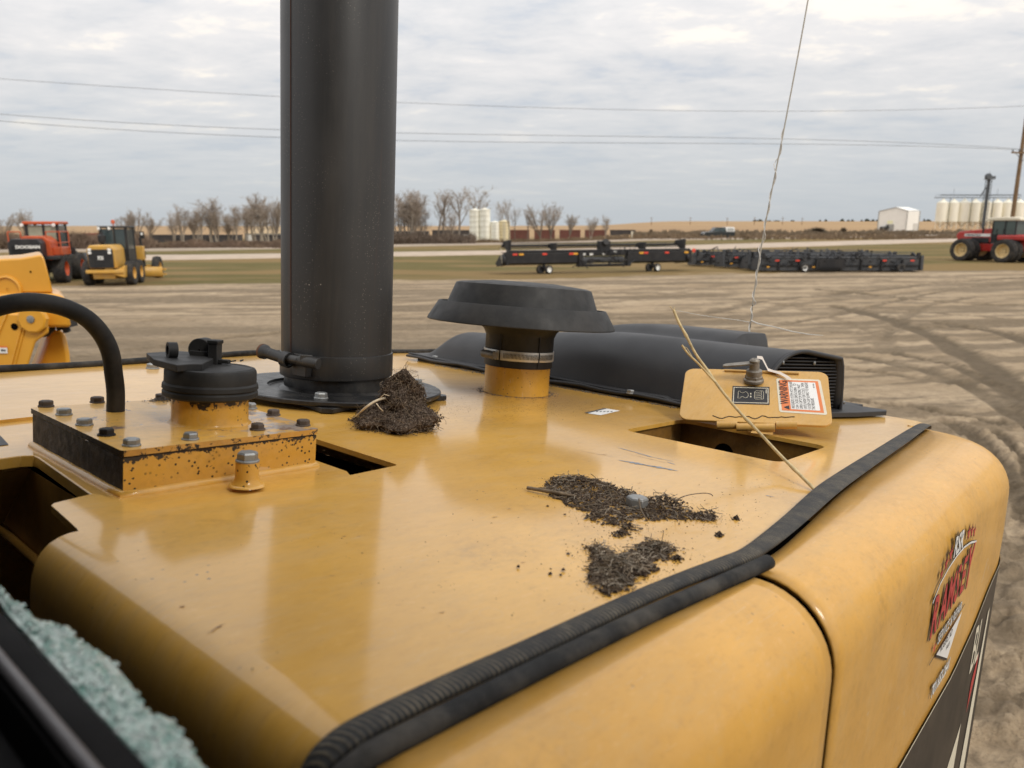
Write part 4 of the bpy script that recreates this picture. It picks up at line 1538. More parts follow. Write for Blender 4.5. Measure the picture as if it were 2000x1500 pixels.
rails(hl, [(-1.22, -.6, 1.6), (-1.22, -.6, 2.85), (-.6, -.6, 2.85), (-.6, -.6, 2.4)], .035)
rails(hl, [(-1.22, -.6, 2.3), (-.6, -.6, 2.3)], .03)
hl.build('handrail', M_vorange, WL)
MB().b2(-.6, .6, 1.8, 4.0, .9, 1.5).build('front_frame', M_vblk, WL, 30, .05)
MB().prism([(1.05, 3.0, 1.2), (1.05, 4.4, .6), (1.05, 4.5, .9), (1.05, 3.2, 1.7)], (-.25, 0, 0)).build('lift_arm', M_vblk, WL)
MB().prism([(-.8, 3.0, 1.2), (-.8, 4.4, .6), (-.8, 4.5, .9), (-.8, 3.2, 1.7)], (-.25, 0, 0)).build('lift_arm', M_vblk, WL)
rows = []
for t_ in np.linspace(-.9, 1.5, 12):
    y_, z_ = 4.55 - .62 * math.cos(t_) + .5, .85 + .68 * math.sin(t_)
    rows.append([(-1.35, y_, z_), (0, y_, z_), (1.35, y_, z_)])
bk = MB().grid(rows)
for x_ in (-1.35, 1.31):
    bk.prism([(x_, r_[0][1], r_[0][2]) for r_ in rows] + [(x_, 5.7, .25)], (.04, 0, 0))
bko = bk.build('bucket', M_hgrey, WL, 40)
sm = bko.modifiers.new('solid', 'SOLIDIFY')
sm.thickness = .04
MB().b2(1.3, 1.5, 1.2, 1.35, 1.55, 1.95).cyl((1.3, 1.25, 1.6), (1.3, 1.25, 2.3), .03, seg=6).build('mirror', M_vblk, WL)

# ---- motor grader, rear towards us. origin on the ground under the tandem
W0 = Vector(G(216, 557))
MG = empty('motor_grader', 'yellow and black motor grader with a beacon on its cab, seen from behind', 'motor grader', (W0.x, W0.y, 0), -math.radians(-12))
for sx in (-1, 1):
    for y_ in (0.2, 1.65):
        wheel(MG, (sx * 1.06, y_, .65), .65, .40, M_vyel, .50, 20, flip=sx)
MB().prism([(-.72, -.85, .95), (.62, -.85, .95), (.62, -.95, 1.95), (.48, -.9, 2.17), (-.58, -.9, 2.17), (-.72, -.95, 1.95)], (0, 1.9, 0)).build('hood', M_vyel, MG, 30, .06)
MB().b2(-.66, .56, -.99, -.93, .98, 1.95).build('grille', M_vblk, MG, 30, .02)
g = MB()
for i in range(7):
    g.b2(-.45, .35, -1.015, -.992, 1.15 + i * .1, 1.19 + i * .1)
g.build('grille_slats', plain('grader_slats', (.035, .035, .037), .5, 0, .1, 5), MG)
for x_ in (-.56, .40):
    for z_ in (1.93, 1.77):
        MB().b2(x_ - .07, x_ + .09, -1.03, -.99, z_ - .06, z_ + .07).build('tail_lamp', M_vwhite, MG, 30, .015)
MB().b2(-.18, .10, -1.05, -1.02, 1.42, 1.60).build('badge_plate', M_vwhite, MG)
MB().text('CAT', .15, (-.04, -1.053, 1.455), (1, 0, 0), (0, 0, 1), 0, .004, 'CENTER', bold=.004).build('badge_lettering', M_blkprint, MG, None)
MB().b2(-.85, 1.0, -1.0, -.8, .70, .88).prism([(.45, -.9, .62), (1.0, -.9, .45), (1.05, -.9, 1.1), (.7, -.9, .9), (.3, -.9, .85)], (0, .5, 0)).build('rear_bumper', M_vyel, MG, 30, .03)
MB().b2(-.6, .5, -.7, .8, .38, .8).b2(-1.0, 1.0, .1, .3, .5, .75).build('axle_housing', M_vyel, MG, 30, .04)
MB().b2(-1.0, -.86, -.1, 2.0, .5, .85).b2(.86, 1.0, -.1, 2.0, .5, .85).build('tandem_case', M_vblk, MG, 30, .04)
cb = MB()
for x_ in (-.55, .75):
    for y_ in (1.1, 2.5):
        cb.b2(x_ - .06, x_ + .06, y_ - .05, y_ + .05, 1.2, 3.05)
cb.b2(-.6, .8, 1.05, 2.55, .9, 1.9).b2(.12, .2, 1.06, 1.14, 1.9, 3.05)
cb.build('cab_frame', M_vblk, MG)
MB().b2(-.5, .1, 1.08, 1.12, 1.9, 3.0).b2(.2, .7, 1.08, 1.12, 1.9, 3.0).b2(.74, .78, 1.15, 2.45, 1.5, 3.0).b2(-.58, -.54, 1.15, 2.45, 1.9, 3.0).build('cab_window', M_vglass, MG)
MB().b2(-.65, .85, .95, 2.65, 3.05, 3.16).build('cab_roof', M_vblk, MG, 30, .04)
MB().lathe((.12, 1.2, 3.16), [(.03, 0), (.03, .12), (.10, .12), (.10, .27), (.06, .33), (.01, .34)], 14).build('beacon', M_vorange, MG)
MB().b2(-.62, -.50, .9, 1.0, 2.96, 3.12).b2(-.1, .02, .9, 1.0, 2.96, 3.12).build('roof_lamp', M_vwhite, MG)
MB().cyl((-.35, .6, 2.1), (-.35, .6, 2.85), .09, seg=12).lathe((-.35, .6, 2.3), [(.02, -.05), (.2, 0), (.2, .35), (.02, .45)], 14).build('air_cleaner', M_vblk, MG)
MB().prism([(-.16, 2.5, 1.5), (-.16, 3.6, 1.75), (-.16, 6.6, 1.15), (-.16, 6.6, .85), (-.16, 3.6, 1.4), (-.16, 2.5, 1.1)], (.32, 0, 0)).build('front_frame', M_vyel, MG, 30, .03)
lf = MB()
for x_ in (-.85, .85):
    lf.cyl((x_, 4.0, .6), (x_ * .9, 3.8, 2.5), .07, seg=8)
lf.b2(-.95, .95, 3.6, 4.0, 1.3, 1.7)
lf.build('blade_lift', M_vblk, MG)
MB().b2(.5, .95, 3.5, 3.9, 1.2, 2.0).build('lift_arm', M_vyel, MG, 30, .03)
MB().b2(-.95, -.5, 3.5, 3.9, 1.2, 2.0).build('lift_arm', M_vyel, MG, 30, .03)
rows = []
for t_ in np.linspace(-.8, .9, 8):
    rows.append([(-1.7, 4.75 - .35 * math.cos(t_) - .2, .48 + .35 * math.sin(t_)), (1.9, 4.05 - .35 * math.cos(t_) - .2, .48 + .35 * math.sin(t_))])
bl = MB().grid(rows).build('moldboard', M_vyel, MG, 40)
sm = bl.modifiers.new('solid', 'SOLIDIFY')
sm.thickness = .05
MB().b2(1.35, 2.05, 3.75, 3.85, .58, .68).b2(1.35, 2.05, 3.75, 3.85, .30, .38).build('blade_rib', M_vyel, MG)
for sx in (-1, 1):
    wheel(MG, (sx * 1.06, 6.0, .65), .65, .40, M_vyel, .50, 20, flip=sx)
MB().b2(-1, 1, 5.9, 6.1, .5, .8).build('front_axle', M_vyel, MG)
m_ = MB()
m_.cyl((.8, 2.2, 2.9), (1.25, 2.3, 2.75), .02, seg=5).b2(1.15, 1.38, 2.28, 2.34, 2.45, 2.85)
m_.build('mirror', M_vblk, MG)
MB().cyl((1.27, 2.27, 2.72), (1.27, 2.24, 2.72), .07, seg=12).build('round_mirror', M_vwhite, MG)

# ---- fresh yellow machine close by at the left edge
NY = 4.5


def NP(u, v, y=NY):
    d = ray(u, v)
    return Vector(CAM + d * (y / d[1]))


o = empty('yellow_machine', 'fresh yellow machine with a grey pin and black hoses at the left edge', 'machine', (-3.0, 4.8, 0))
OF = Vector((-3.0, 4.8, 0))


def npoly(pts, d, y=NY):
    q = [NP(*p, y) - OF for p in pts]
    return MB().prism(q, (-.64 * d, d, 0))


npoly([(-90, 500), (-40, 508), (40, 504), (80, 497), (86, 503), (104, 572), (-90, 572)], .55).build('upper_housing', M_newyel, o, 30, .018)
npoly([(-90, 573), (112, 574), (128, 582), (140, 640), (90, 640), (-90, 640)], .45, 4.45).build('shoulder', M_newyel, o, 30, .02)
npoly([(-90, 612), (34, 612), (60, 610), (92, 616), (96, 650), (70, 668), (50, 730), (42, 1100), (-90, 1100)], .12, 4.36).build('side_plate', M_newyel, o, 30, .012)
npoly([(96, 645), (127, 648), (136, 690), (142, 760), (150, 1100), (44, 1100), (60, 740)], .42, 4.62).build('leg_cover', M_newyel, o, 30, .03)
c = NP(16, 566, 4.5) - OF
MB().lathe(c, [(.0855, 0), (.085, .012), (.075, .016), (.073, .006), (.072, .003), (.01, .003)], 36, (0, -1, 0)).build('boss', M_newyel, o, 40)
c = NP(68, 622, 4.36) - OF
MB().lathe(c, [(.085, 0), (.085, .03), (.075, .036), (.01, .036)], 10, (0, -1, 0)).build('pin_boss', M_newyel, o, 30)
MB().lathe(c + Vector((0, -.037, 0)), [(.022, 0), (.022, .006), (.01, .008), (.001, .008)], 24, (0, -1, 0)).build('pin', M_zinc, o, 30)
c = NP(28.5, 638, 4.36) - OF
MB().lathe(c + Vector((0, -.002, 0)), [(.021, 0), (.02, .001), (.001, .001)], 24, (0, -1, 0)).build('bore', M_void, o, 30)
c = NP(60, 531, 4.5) - OF
MB().lathe(c + Vector((0, -.002, 0)), [(.006, 0), (.006, .001), (.001, .001)], 12, (0, -1, 0)).build('screw_hole', M_void, o, 30)
rb = MB()
for (a, b_) in (((14, 612), (-6, 660)), ((50, 612), (16, 735)), ((55, 614), (23, 735))):
    pa, pb_ = NP(*a, 4.357) - OF, NP(*b_, 4.357) - OF
    rb.tube([pa, pb_], .0055, 6)
rb.build('rib', M_newyel, o)
hs = MB()
for q_ in ([(96, 615), (110, 625), (118, 645)], [(100, 612), (122, 622), (130, 650)], [(104, 640), (92, 652), (78, 654), (74, 650)], [(110, 620), (126, 634), (134, 648)]):
    hs.tube([NP(*p, 4.55) - OF for p in q_], .018, 8)
hs.b2(*(NP(98, 612, 4.5) - OF)[:1], *(NP(98, 612, 4.5) - OF + Vector((.1, 0, 0)))[:1], -.3, -.2, (NP(98, 640, 4.5) - OF).z, (NP(98, 614, 4.5) - OF).z)
hs.build('hydraulic_hose', M_vblk, o)
lb = MB()
q = [NP(*p, 4.352) - OF for p in ((-20, 676), (14, 679), (15, 690), (-20, 690))]
lb.mat(0).poly(q)
q = [NP(*p, 4.351) - OF for p in ((-20, 675), (14, 676), (14, 679), (-20, 679))]
lb.mat(1).poly(q)
q = [NP(*p, 4.350) - OF for p in ((2, 682), (11, 683), (11, 686), (2, 686))]
lb.mat(2).poly(q)
lb.build('warning_label', [M_white, M_orange, M_hgrey], o, None)
npoly([(-90, 1050), (150, 1050), (160, 1600), (-90, 1600)], 1.6, 4.4).build('lower_body', M_newyel, o, 30, .03)
wheel(o, (-.6, .2, .55), .6, .45, M_newyel, .5, 20)
wheel(o, (.55, .9, .55), .6, .45, M_newyel, .5, 20)
wheel(o, (-.6, 2.8, .55), .6, .45, M_newyel, .5, 20)
wheel(o, (.55, 2.8, .55), .6, .45, M_newyel, .5, 20)
MB().b2(-.7, .6, 0, 2.8, .4, .75).build('chassis', M_vblk, o)


# ---- big draper header standing on its transport wheels
def bar(mb, p, q, w, h):
    p, q = Vector(p), Vector(q)
    return mb.cyl(p, q, w, seg=8)


W0 = Vector(G(1072, 535))
W1 = Vector(G(1280, 530))
hx = (W1 - W0)
az = math.atan2(hx.y, hx.x) - 0.03
k = hx.length / (1280 - 1072)
HD = empty('harvester_header', 'long black harvester header with red and amber reflectors standing on white transport wheels', 'harvester header', (W0.x, W0.y, 0), az)


def hxp(px):
    return (px - 1072) * k


xl, xr, xc0, xc1 = hxp(997), hxp(1346), hxp(1126), hxp(1226)


def hsec(x, s_=1.0, dz=0.0):
    return [(x, 0.0, .72 + dz), (x, .35, .62 + dz), (x, 1.1, .55 + dz), (x, 1.25, .62 + dz), (x, .5, .86 + dz), (x, .15, 1.18 + dz), (x, .15, 1.42 + dz), (x, 0.0, 1.42 + dz)]


for (x0_, x1_) in ((xl, xc0), (xc1, xr)):
    MB().prism(hsec(x0_), (x1_ - x0_, 0, 0)).build('deck_panel', M_hdr, HD, 30, .02)
for x_ in (xl, xr):
    MB().prism([(x_ - .12, -.1, .62), (x_ - .12, 1.9, .45), (x_ - .12, 2.3, .62), (x_ - .12, 1.3, 1.2), (x_ - .12, -.1, 1.5)], (.22, 0, 0)).lathe((x_ - .16, .15, .95), [(.34, -.02), (.36, .08), (.30, .16), (.1, .2)], 20, (-1, 0, 0)).build('end_shield', M_hdr, HD, 30, .03)
MB().cyl((xl, .1, 1.52), (xr, .1, 1.52), .075, seg=12).build('top_beam', M_hdr, HD)
rl = MB().cyl((xl, 1.2, 1.85), (xr, 1.2, 1.85), .09, seg=10)
for i in range(6):
    a = i * PI / 3
    rl.cyl((xl, 1.2 + .5 * math.cos(a), 1.70 + .36 * math.sin(a)), (xr, 1.2 + .5 * math.cos(a), 1.70 + .36 * math.sin(a)), .02, seg=5)
rl.build('reel', M_hdr, HD)
for px, hh in ((1002, 2.25), (1084, 2.05), (1254, 2.05), (1334, 2.25)):
    x_ = hxp(px)
    MB().prism([(x_ - .08, .1, 1.45), (x_ - .08, .3, 1.45), (x_ - .08, 1.35, hh - .3), (x_ - .08, 1.25, hh - .1), (x_ - .08, .2, hh), (x_ - .08, .05, hh)], (.2, 0, 0)).build('reel_arm', M_hdr, HD, 30, .02)
ct = MB().b2(xc0, xc1, 0, .2, 1.15, 1.45).b2(xc0, xc0 + .3, -.15, .4, .45, 1.45).b2(xc1 - .3, xc1, -.15, .4, .45, 1.45).b2(xc0, xc1, 0, .35, .42, .6)
ct.b2(hxp(1166), hxp(1186), -.05, .5, 1.45, 2.15).cyl((hxp(1176), .2, 2.0), (hxp(1176), -.2, 2.1), .22, seg=14)
ct.build('centre_frame', M_hdr, HD, 30, .02)
MB().lathe((xc0 + .35, 0, .8), [(.3, -.1), (.33, 0), (.2, .1), (.05, .12)], 18, (0, -1, 0)).build('drive_pulley', M_hgrey, HD)
MB().cyl((xc0 + .5, .2, .9), (xc1 - .5, .2, .9), .22, seg=14).build('feed_drum', M_hgrey, HD)
hh_ = random.Random(31)
ho = MB()
for i in range(26):
    x_ = hxp(hh_.uniform(1128, 1226))
    z_ = hh_.uniform(.5, 1.7)
    ho.tube([(x_, -.18, z_), (x_ + hh_.uniform(-.5, .5), -.28, z_ + hh_.uniform(-.35, .2)), (x_ + hh_.uniform(-.9, .9), -.12, z_ + hh_.uniform(-.3, .3))], hh_.uniform(.02, .05), 5)
tag(ho.build('hydraulic_hoses', M_hdr, HD), kind='stuff')
MB().b2(hxp(1168), hxp(1196), -.06, 0, .80, .87).build('lettering_strip', M_hgrey, HD)
for px, z_ in ((1150, 1.27), (1136, 1.28), (1174, 1.27), (1196, 1.42)):
    MB().b2(hxp(px - 3), hxp(px + 3), -.04, 0, z_ - .06, z_ + .06).build('white_decal', M_vwhite, HD)
for px, m_ in ((1011, M_refl), (1022, M_amb), (1064, M_refl), (1113, M_refl), (1121, M_amb), (1247, M_amb), (1256, M_refl), (1298, M_refl), (1338, M_amb)):
    MB().b2(hxp(px - 4), hxp(px + 4), -.035, -.005, 1.26, 1.38).build('reflector', m_, HD)
MB().lathe((hxp(1353), 0, 1.45), [(.01, 0), (.14, 0), (.14, .03), (.01, .04)], 14, (0, -1, 0)).build('end_lamp', M_refl, HD)
for px, yy in ((1072, 0.0), (1280, 0.0)):
    x_ = hxp(px)
    lg = MB().b2(x_ - .35, x_ - .2, -.05, .9, .28, .40).b2(x_ - .32, x_ - .2, .1, .25, .35, .8).cyl((x_ - .28, .0, .9), (x_ - .28, .45, .45), .05, seg=8)
    lg.build('wheel_leg', M_hdr, HD)
    wheel(HD, (x_ - .02, -.02, .29), .29, .22, M_vwhite, .62, 0, rz=-1.3)
    wheel(HD, (x_ - .52, .25, .29), .29, .22, M_vblk, .62, 0, rz=-1.3)
MB().cyl((xl - .35, 0, .75), (xl - .45, 0, 1.75), .015, seg=5).build('marker_wand', M_offw, HD)


# ---- row of stored headers
def header(px0, px1, v, label, dx=0, seed=0, hh=1.0, tone=M_hgrey):
    rr = random.Random(seed)
    a = Vector(G(px0, v))
    L = (px1 - px0) / FPX * a.y * 1.02
    o = empty('stored_header', label, 'harvester header', (a.x, a.y, 0), rr.uniform(-.01, .02), 'grey headers parked in a row on the grass')
    z = lambda q: q * hh
    MB().prism([(.15, 0, z(.10)), (.15, 1.2, z(.08)), (.15, 1.3, z(.2)), (.15, .5, z(.45)), (.15, .15, z(.95)), (.15, 0, z(.95))], (L - .3, 0, 0)).build('deck_panel', tone, o, 30, .02)
    MB().cyl((0, .06, z(1.02)), (L, .06, z(1.02)), .08, seg=10).build('top_beam', tone, o)
    rl = MB().cyl((.2, .9, z(1.15)), (L - .2, .9, z(1.15)), .07, seg=8)
    for i in range(6):
        t_ = i * PI / 3
        rl.cyl((.2, .9 + .42 * math.cos(t_), z(1.05) + .34 * math.sin(t_)), (L - .2, .9 + .42 * math.cos(t_), z(1.05) + .34 * math.sin(t_)), .018, seg=4)
    rl.build('reel', tone, o)
    for x_ in (0, L):
        MB().prism([(x_ - .1, -.15, .12), (x_ - .1, 1.6, .05), (x_ - .1, 2.2, .12), (x_ - .1, 1.2, z(.85)), (x_ - .1, -.1, z(1.2))], (.2, 0, 0)).build('end_shield', tone, o, 30, .03)
    for f in (.02, .3, .6, .98):
        MB().prism([(L * f - .06, .05, z(1.0)), (L * f - .06, .9, z(1.4)), (L * f - .06, 1.0, z(1.2)), (L * f - .06, .2, z(.95))], (.13, 0, 0)).b2(L * f - .1, L * f + .1, -.05, .15, z(1.0), z(1.38)).build('reel_arm', M_hdr, o)
    fr = MB()
    for f in np.linspace(.12, .88, 7):
        fr.b2(L * f - .05, L * f + .05, -.14, .0, z(.12), z(.9))
    fr.b2(0.2, L - .2, -.1, 0, z(.45), z(.52))
    fr.build('back_frame', M_hdr, o)
    c_ = L * rr.uniform(.42, .55)
    MB().b2(c_ - 1.0, c_ + 1.0, -.22, -.1, z(.25), z(.95)).b2(c_ - .8, c_ + .8, -.26, -.22, z(.35), z(.75)).build('feeder_frame', M_hdr, o)
    for f in (rr.uniform(.08, .14), rr.uniform(.22, .28), rr.uniform(.36, .4), rr.uniform(.74, .8), rr.uniform(.88, .94)):
        MB().b2(L * f - .13, L * f + .13, -.19, -.145, z(.78), z(.88)).build('reflector', M_refl, o)
    for f in (.05, .33, .68):
        MB().b2(L * f - .09, L * f + .09, -.19, -.145, z(.34), z(.42)).build('reflector', M_amb, o)
    for f in (.27, .86):
        wheel(o, (L * f, -.35, .3), .3, .2, M_hgrey if f > .5 else M_vwhite, .6, 0, rz=-1.35)
        MB().b2(L * f - .1, L * f + .1, -.4, .1, .25, .37).build('wheel_leg', M_hdr, o)
    return o


header(1356, 1620, 520.5, 'grey header farthest back in the row, its left end beside the big black header', seed=1, hh=.95)
header(1412, 1690, 524.5, 'grey header second from the back of the row', seed=2, hh=1.0)
header(1462, 1742, 528.5, 'grey header third from the back of the row', seed=3, hh=.98)
header(1482, 1788, 531.5, 'grey header at the front of the row, nearest the bare dirt', seed=4, hh=.97)

def clutter(o, L, seed, n):
    r2 = random.Random(seed)
    c_ = MB()
    for i in range(n):
        x_ = r2.uniform(.2, L - .2)
        z_ = r2.uniform(.35, 1.15)
        c_.tube([(x_, -.2, z_), (x_ + r2.uniform(-.4, .4), r2.uniform(-.3, .6), z_ + r2.uniform(.0, .45)), (x_ + r2.uniform(-.7, .7), r2.uniform(-.2, .9), z_ + r2.uniform(-.3, .5))], r2.uniform(.02, .055), 5)
    tag(c_.build('hoses_and_brackets', M_hdr, o), kind='stuff')


for o_ in [q for q in bpy.data.objects if q.name.startswith('stored_header')]:
    clutter(o_, 9.5, len(o_.name) + ord(o_.name[-1]), 60)

# ---- red four wheel drive tractor
W0 = Vector(G(1962, 513))
RT = empty('articulated_tractor', 'red articulated tractor with dual tyres and cream rims under the utility pole', 'tractor', (W0.x + 1.6, W0.y + .9, 0), math.atan2(.90, -.44) - PI / 2)
# local +y forward, +x right
for y_, in ((0.0,), (3.75,)):
    for sx in (-1, 1):
        wheel(RT, (sx * 1.15, y_, 1.0), 1.0, .68, M_vcream, .60, 24, .5, flip=sx)
        wheel(RT, (sx * 1.95, y_, 1.0), 1.0, .68, M_vcream, .60, 24, .5, flip=sx)
MB().b2(-1.9, 1.9, -.15, .15, .85, 1.15).b2(-1.9, 1.9, 3.6, 3.9, .85, 1.15).build('axle', M_vblk, RT)
MB().prism([(-.5, 1.2, .9), (-.5, 5.6, .9), (-.5, 5.7, 1.5), (-.5, 1.2, 1.6)], (1.0, 0, 0)).build('chassis', M_vred, RT, 30, .04)
MB().prism([(-.55, 1.6, 1.7), (-.55, 5.2, 1.6), (-.55, 5.45, 2.3), (-.55, 5.2, 2.62), (-.55, 1.7, 3.0)], (1.1, 0, 0)).build('hood', M_vred, RT, 30, .07)
MB().b2(-.58, -.55, 2.2, 4.6, 2.2, 2.45).build('name_panel', M_vwhite, RT)
MB().text('VERSATILE', .24, (-.585, 4.5, 2.24), (0, -1, 0), (0, 0, 1), 0, .003, sx=1.25, bold=.006).build('lettering', M_blkprint, RT, None)
MB().b2(-.58, -.54, 2.3, 3.9, 1.65, 2.1).build('engine_vent', M_vblk, RT)
MB().prism([(-1.3, -1.2, 1.9), (-1.3, 1.2, 1.9), (-1.3, 1.2, 2.35), (-1.3, -1.2, 2.35)], (2.6, 0, 0)).build('fender', M_vred, RT, 30, .1)
MB().b2(-.7, .7, -1.4, 1.2, .95, 2.4).build('rear_frame', M_vred, RT, 30, .05)
cb = MB()
for x_ in (-.85, .85):
    for y_ in (-.1, .8, 1.9):
        cb.b2(x_ - .05, x_ + .05, y_ - .05, y_ + .05, 2.0, 3.6)
cb.b2(-.88, .88, -.15, 1.95, 1.7, 2.4).build('cab_frame', M_vblk, RT)
MB().b2(-.86, -.83, -.05, 1.85, 2.4, 3.6).b2(.83, .86, -.05, 1.85, 2.4, 3.6).b2(-.8, .8, -.12, -.09, 2.4, 3.6).b2(-.8, .8, 1.89, 1.92, 2.4, 3.6).build('cab_window', plain('tractor_glass', (.06, .09, .085), .1, 0, .1, 2, coat=.5), RT)
MB().prism([(-1.0, -.5, 3.6), (-1.0, 2.5, 3.6), (-1.0, 2.3, 3.85), (-1.0, 1.0, 3.92), (-1.0, -.4, 3.85)], (2.0, 0, 0)).build('cab_roof', M_vroof, RT, 30, .06)
MB().cyl((.7, 2.3, 2.7), (.7, 2.3, 3.9), .08, seg=10).build('exhaust_pipe', M_vblk, RT)
st = MB()
for i in range(4):
    st.b2(-1.15, -.75, .9, 1.5, .7 + i * .35, .74 + i * .35)
st.cyl((-1.15, .9, .7), (-.9, .9, 2.9), .025, seg=5).cyl((-1.15, 1.5, .7), (-.9, 1.5, 2.9), .025, seg=5)
st.build('steps', M_vblk, RT)
MB().cyl((-.9, 2.2, 2.7), (-1.5, 2.3, 2.9), .02, seg=5).b2(-1.65, -1.45, 2.27, 2.33, 2.5, 3.0).build('mirror', M_vblk, RT)
MB().b2(-.5, .5, -1.8, -1.3, .6, .9).build('hitch', M_vblk, RT)


# ---- pickups
def pickup(px, v, y, label, L=6.0, h=2.05, topper=True, rz=0.0, dark=(.02, .024, .024)):
    b = Vector(G(px, v)) if y is None else Vector(AT(px, y))
    o = empty('pickup_truck', label, 'pickup truck', b, rz)
    pm = plain('truck_paint_%d' % px, dark, .3, 0, .1, 2, coat=.6)
    s_ = L / 6.0
    # local x: front at -L/2
    MB().prism([(-3.0 * s_, -.95, .5), (-3.0 * s_, -.95, 1.1), (-2.7 * s_, -.95, 1.28), (-1.3 * s_, -.95, 1.35), (3.0 * s_, -.95, 1.35), (3.0 * s_, -.95, .5)], (0, 1.9, 0)).build('body', pm, o, 30, .06)
    MB().prism([(-1.4 * s_, -.85, 1.35), (-.7 * s_, -.8, h), (1.1 * s_, -.8, h), (1.3 * s_, -.85, 1.35)], (0, 1.65, 0)).build('cab', pm, o, 30, .06)
    MB().prism([(-1.15 * s_, -.875, 1.4), (-.68 * s_, -.84, h - .12), (-.05 * s_, -.84, h - .12), (-.05 * s_, -.875, 1.4)], (0, .03, 0)).prism([(.08 * s_, -.875, 1.4), (.08 * s_, -.84, h - .12), (.95 * s_, -.84, h - .12), (1.05 * s_, -.875, 1.4)], (0, .03, 0)).build('side_window', M_vglass, o)
    if topper:
        MB().prism([(1.3 * s_, -.88, 1.35), (1.2 * s_, -.8, h + .05), (2.9 * s_, -.8, h + .02), (3.0 * s_, -.88, 1.35)], (0, 1.7, 0)).build('canopy', M_vwhite, o, 30, .06)
        MB().prism([(1.5 * s_, -.90, 1.5), (1.5 * s_, -.87, h - .15), (2.7 * s_, -.87, h - .15), (2.8 * s_, -.90, 1.5)], (0, .02, 0)).build('canopy_window', plain('canopy_glass', (.4, .4, .38), .2, 0, .1, 3), o)
    for x_ in (-1.95 * s_, 1.85 * s_):
        for y_ in (-.82, .82):
            wheel(o, (x_, y_, .42), .42, .28, M_hgrey, .6, 0, rz=-PI / 2, flip=1)
    MB().b2(-3.05 * s_, -2.98 * s_, -.75, -.5, .85, 1.05).build('headlight', M_vwhite, o)
    return o


pickup(1401, 465.8, None, 'dark pickup truck with a white canopy driving on the highway', rz=.20, L=6.6, h=2.2)
pickup(1735, None, 232, 'dark pickup truck parked at the left side of the white steel shed', topper=False, L=4.6, h=2.1, rz=.3)

# ------------------------------------------------------------------ the excavator we look across (deck frame: a, b, n)
n0 = -(MD @ Vector((.9, .9, 0))).z / DN[2]
EOFF = Vector((.9, .9, n0))
EXC = empty('excavator', 'yellow excavator engine deck with black exhaust stack, rain cap and air duct, filling the foreground', 'excavator', M=MD @ Matrix.Translation(EOFF))


def V3(p, z=None):
    return Vector((p[0], p[1], p[2] if z is None else z))


def DP(u, v, depth):
    return Vector(np.array([0, 0, DH]) + DR @ ray(u, v) * depth)


def arc(c, r, a0, a1, n):
    return [(c[0] + r * math.cos(a0 + (a1 - a0) * i / n), c[1] + r * math.sin(a0 + (a1 - a0) * i / n)) for i in range(n + 1)]


def rrect(x0, x1, y0, y1, r, n=5):
    return arc((x1 - r, y0 + r), r, -PI / 2, 0, n) + arc((x1 - r, y1 - r), r, 0, PI / 2, n) + arc((x0 + r, y1 - r), r, PI / 2, PI, n) + arc((x0 + r, y0 + r), r, PI, 1.5 * PI, n)


# deck sheet with its openings, rounding over at the cab side
strip_b = [.232, .26, .30, .35, .40, .45, .50, .54, .574]
outer = [(.20, .232), (.54, .222), (.85, .245), (1.2, .272), (1.45, .289), (1.58, .298), (1.615, .32), (1.625, .36), (1.62, .62), (1.72, .66), (1.72, 1.46), (1.70, 1.51),
         (1.457, 1.530), (1.2, 1.560), (.961, 1.575), (.80, 1.535), (.65, 1.482), (.376, 1.419), (0.0, 1.335), (-.2, 1.29), (-.2, 1.010), (.2695, 1.016), (.30, 1.022), (.525, 1.02)]
outer += arc((.521, .604), .006, 0, -PI / 2, 3) + [(.40, .588), (.262, .590), (.2475, .640), (.2455, .660), (.238, .661), (.209, .652), (.2055, .647), (.2025, .60), (.2010, .580)]
outer += [(.20, y) for y in reversed(strip_b[1:])]
hole = rrect(.955, 1.145, .342, .581, .018)
dk = MB().plate(outer, -.006, 0.0, [hole])
prof = [(.20, 0), (.1935, -.0003), (.187, -.0020), (.1805, -.0055), (.1755, -.0108), (.1718, -.018), (.1695, -.027), (.1685, -.038), (.1682, -.06), (.1680, -.20), (.1675, -.42)]
dk.grid([[(a_, b_, z_) for b_ in strip_b] for a_, z_ in prof])
dk.build('deck_panel', M_deck, EXC, 40, weld=True)
# far rim of the hood below the deck sheet, and the housing under it
bd = MB()
rim = [(-.2, 1.29), (0, 1.335), (.376, 1.419), (.65, 1.482), (.80, 1.535), (.961, 1.575), (1.2, 1.56), (1.457, 1.53), (1.70, 1.51), (1.72, 1.46), (1.72, .66), (1.62, .62), (1.622, .33)]
bd.grid([[(p[0], p[1], -.004) for p in rim], [(p[0], p[1], -.5) for p in rim], [(p[0], p[1], -1.5) for p in rim]])
bd.build('rear_panel', M_door, EXC, 40)
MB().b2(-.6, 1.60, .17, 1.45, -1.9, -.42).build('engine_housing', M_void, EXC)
rs = [(p[0], p[1] + .004, .004) for p in rim[:9]]
rs2 = []
for p, q in zip(rs[:-1], rs[1:]):
    for i in range(5):
        t_ = i / 5
        rs2.append((p[0] + (q[0] - p[0]) * t_, p[1] + (q[1] - p[1]) * t_, .005 + .0012 * math.sin(len(rs2) * .9)))
rs2.append(rs[-1])
MB().tube(rs2, .0065, 8).build('rear_seal', M_rub, EXC, 60)

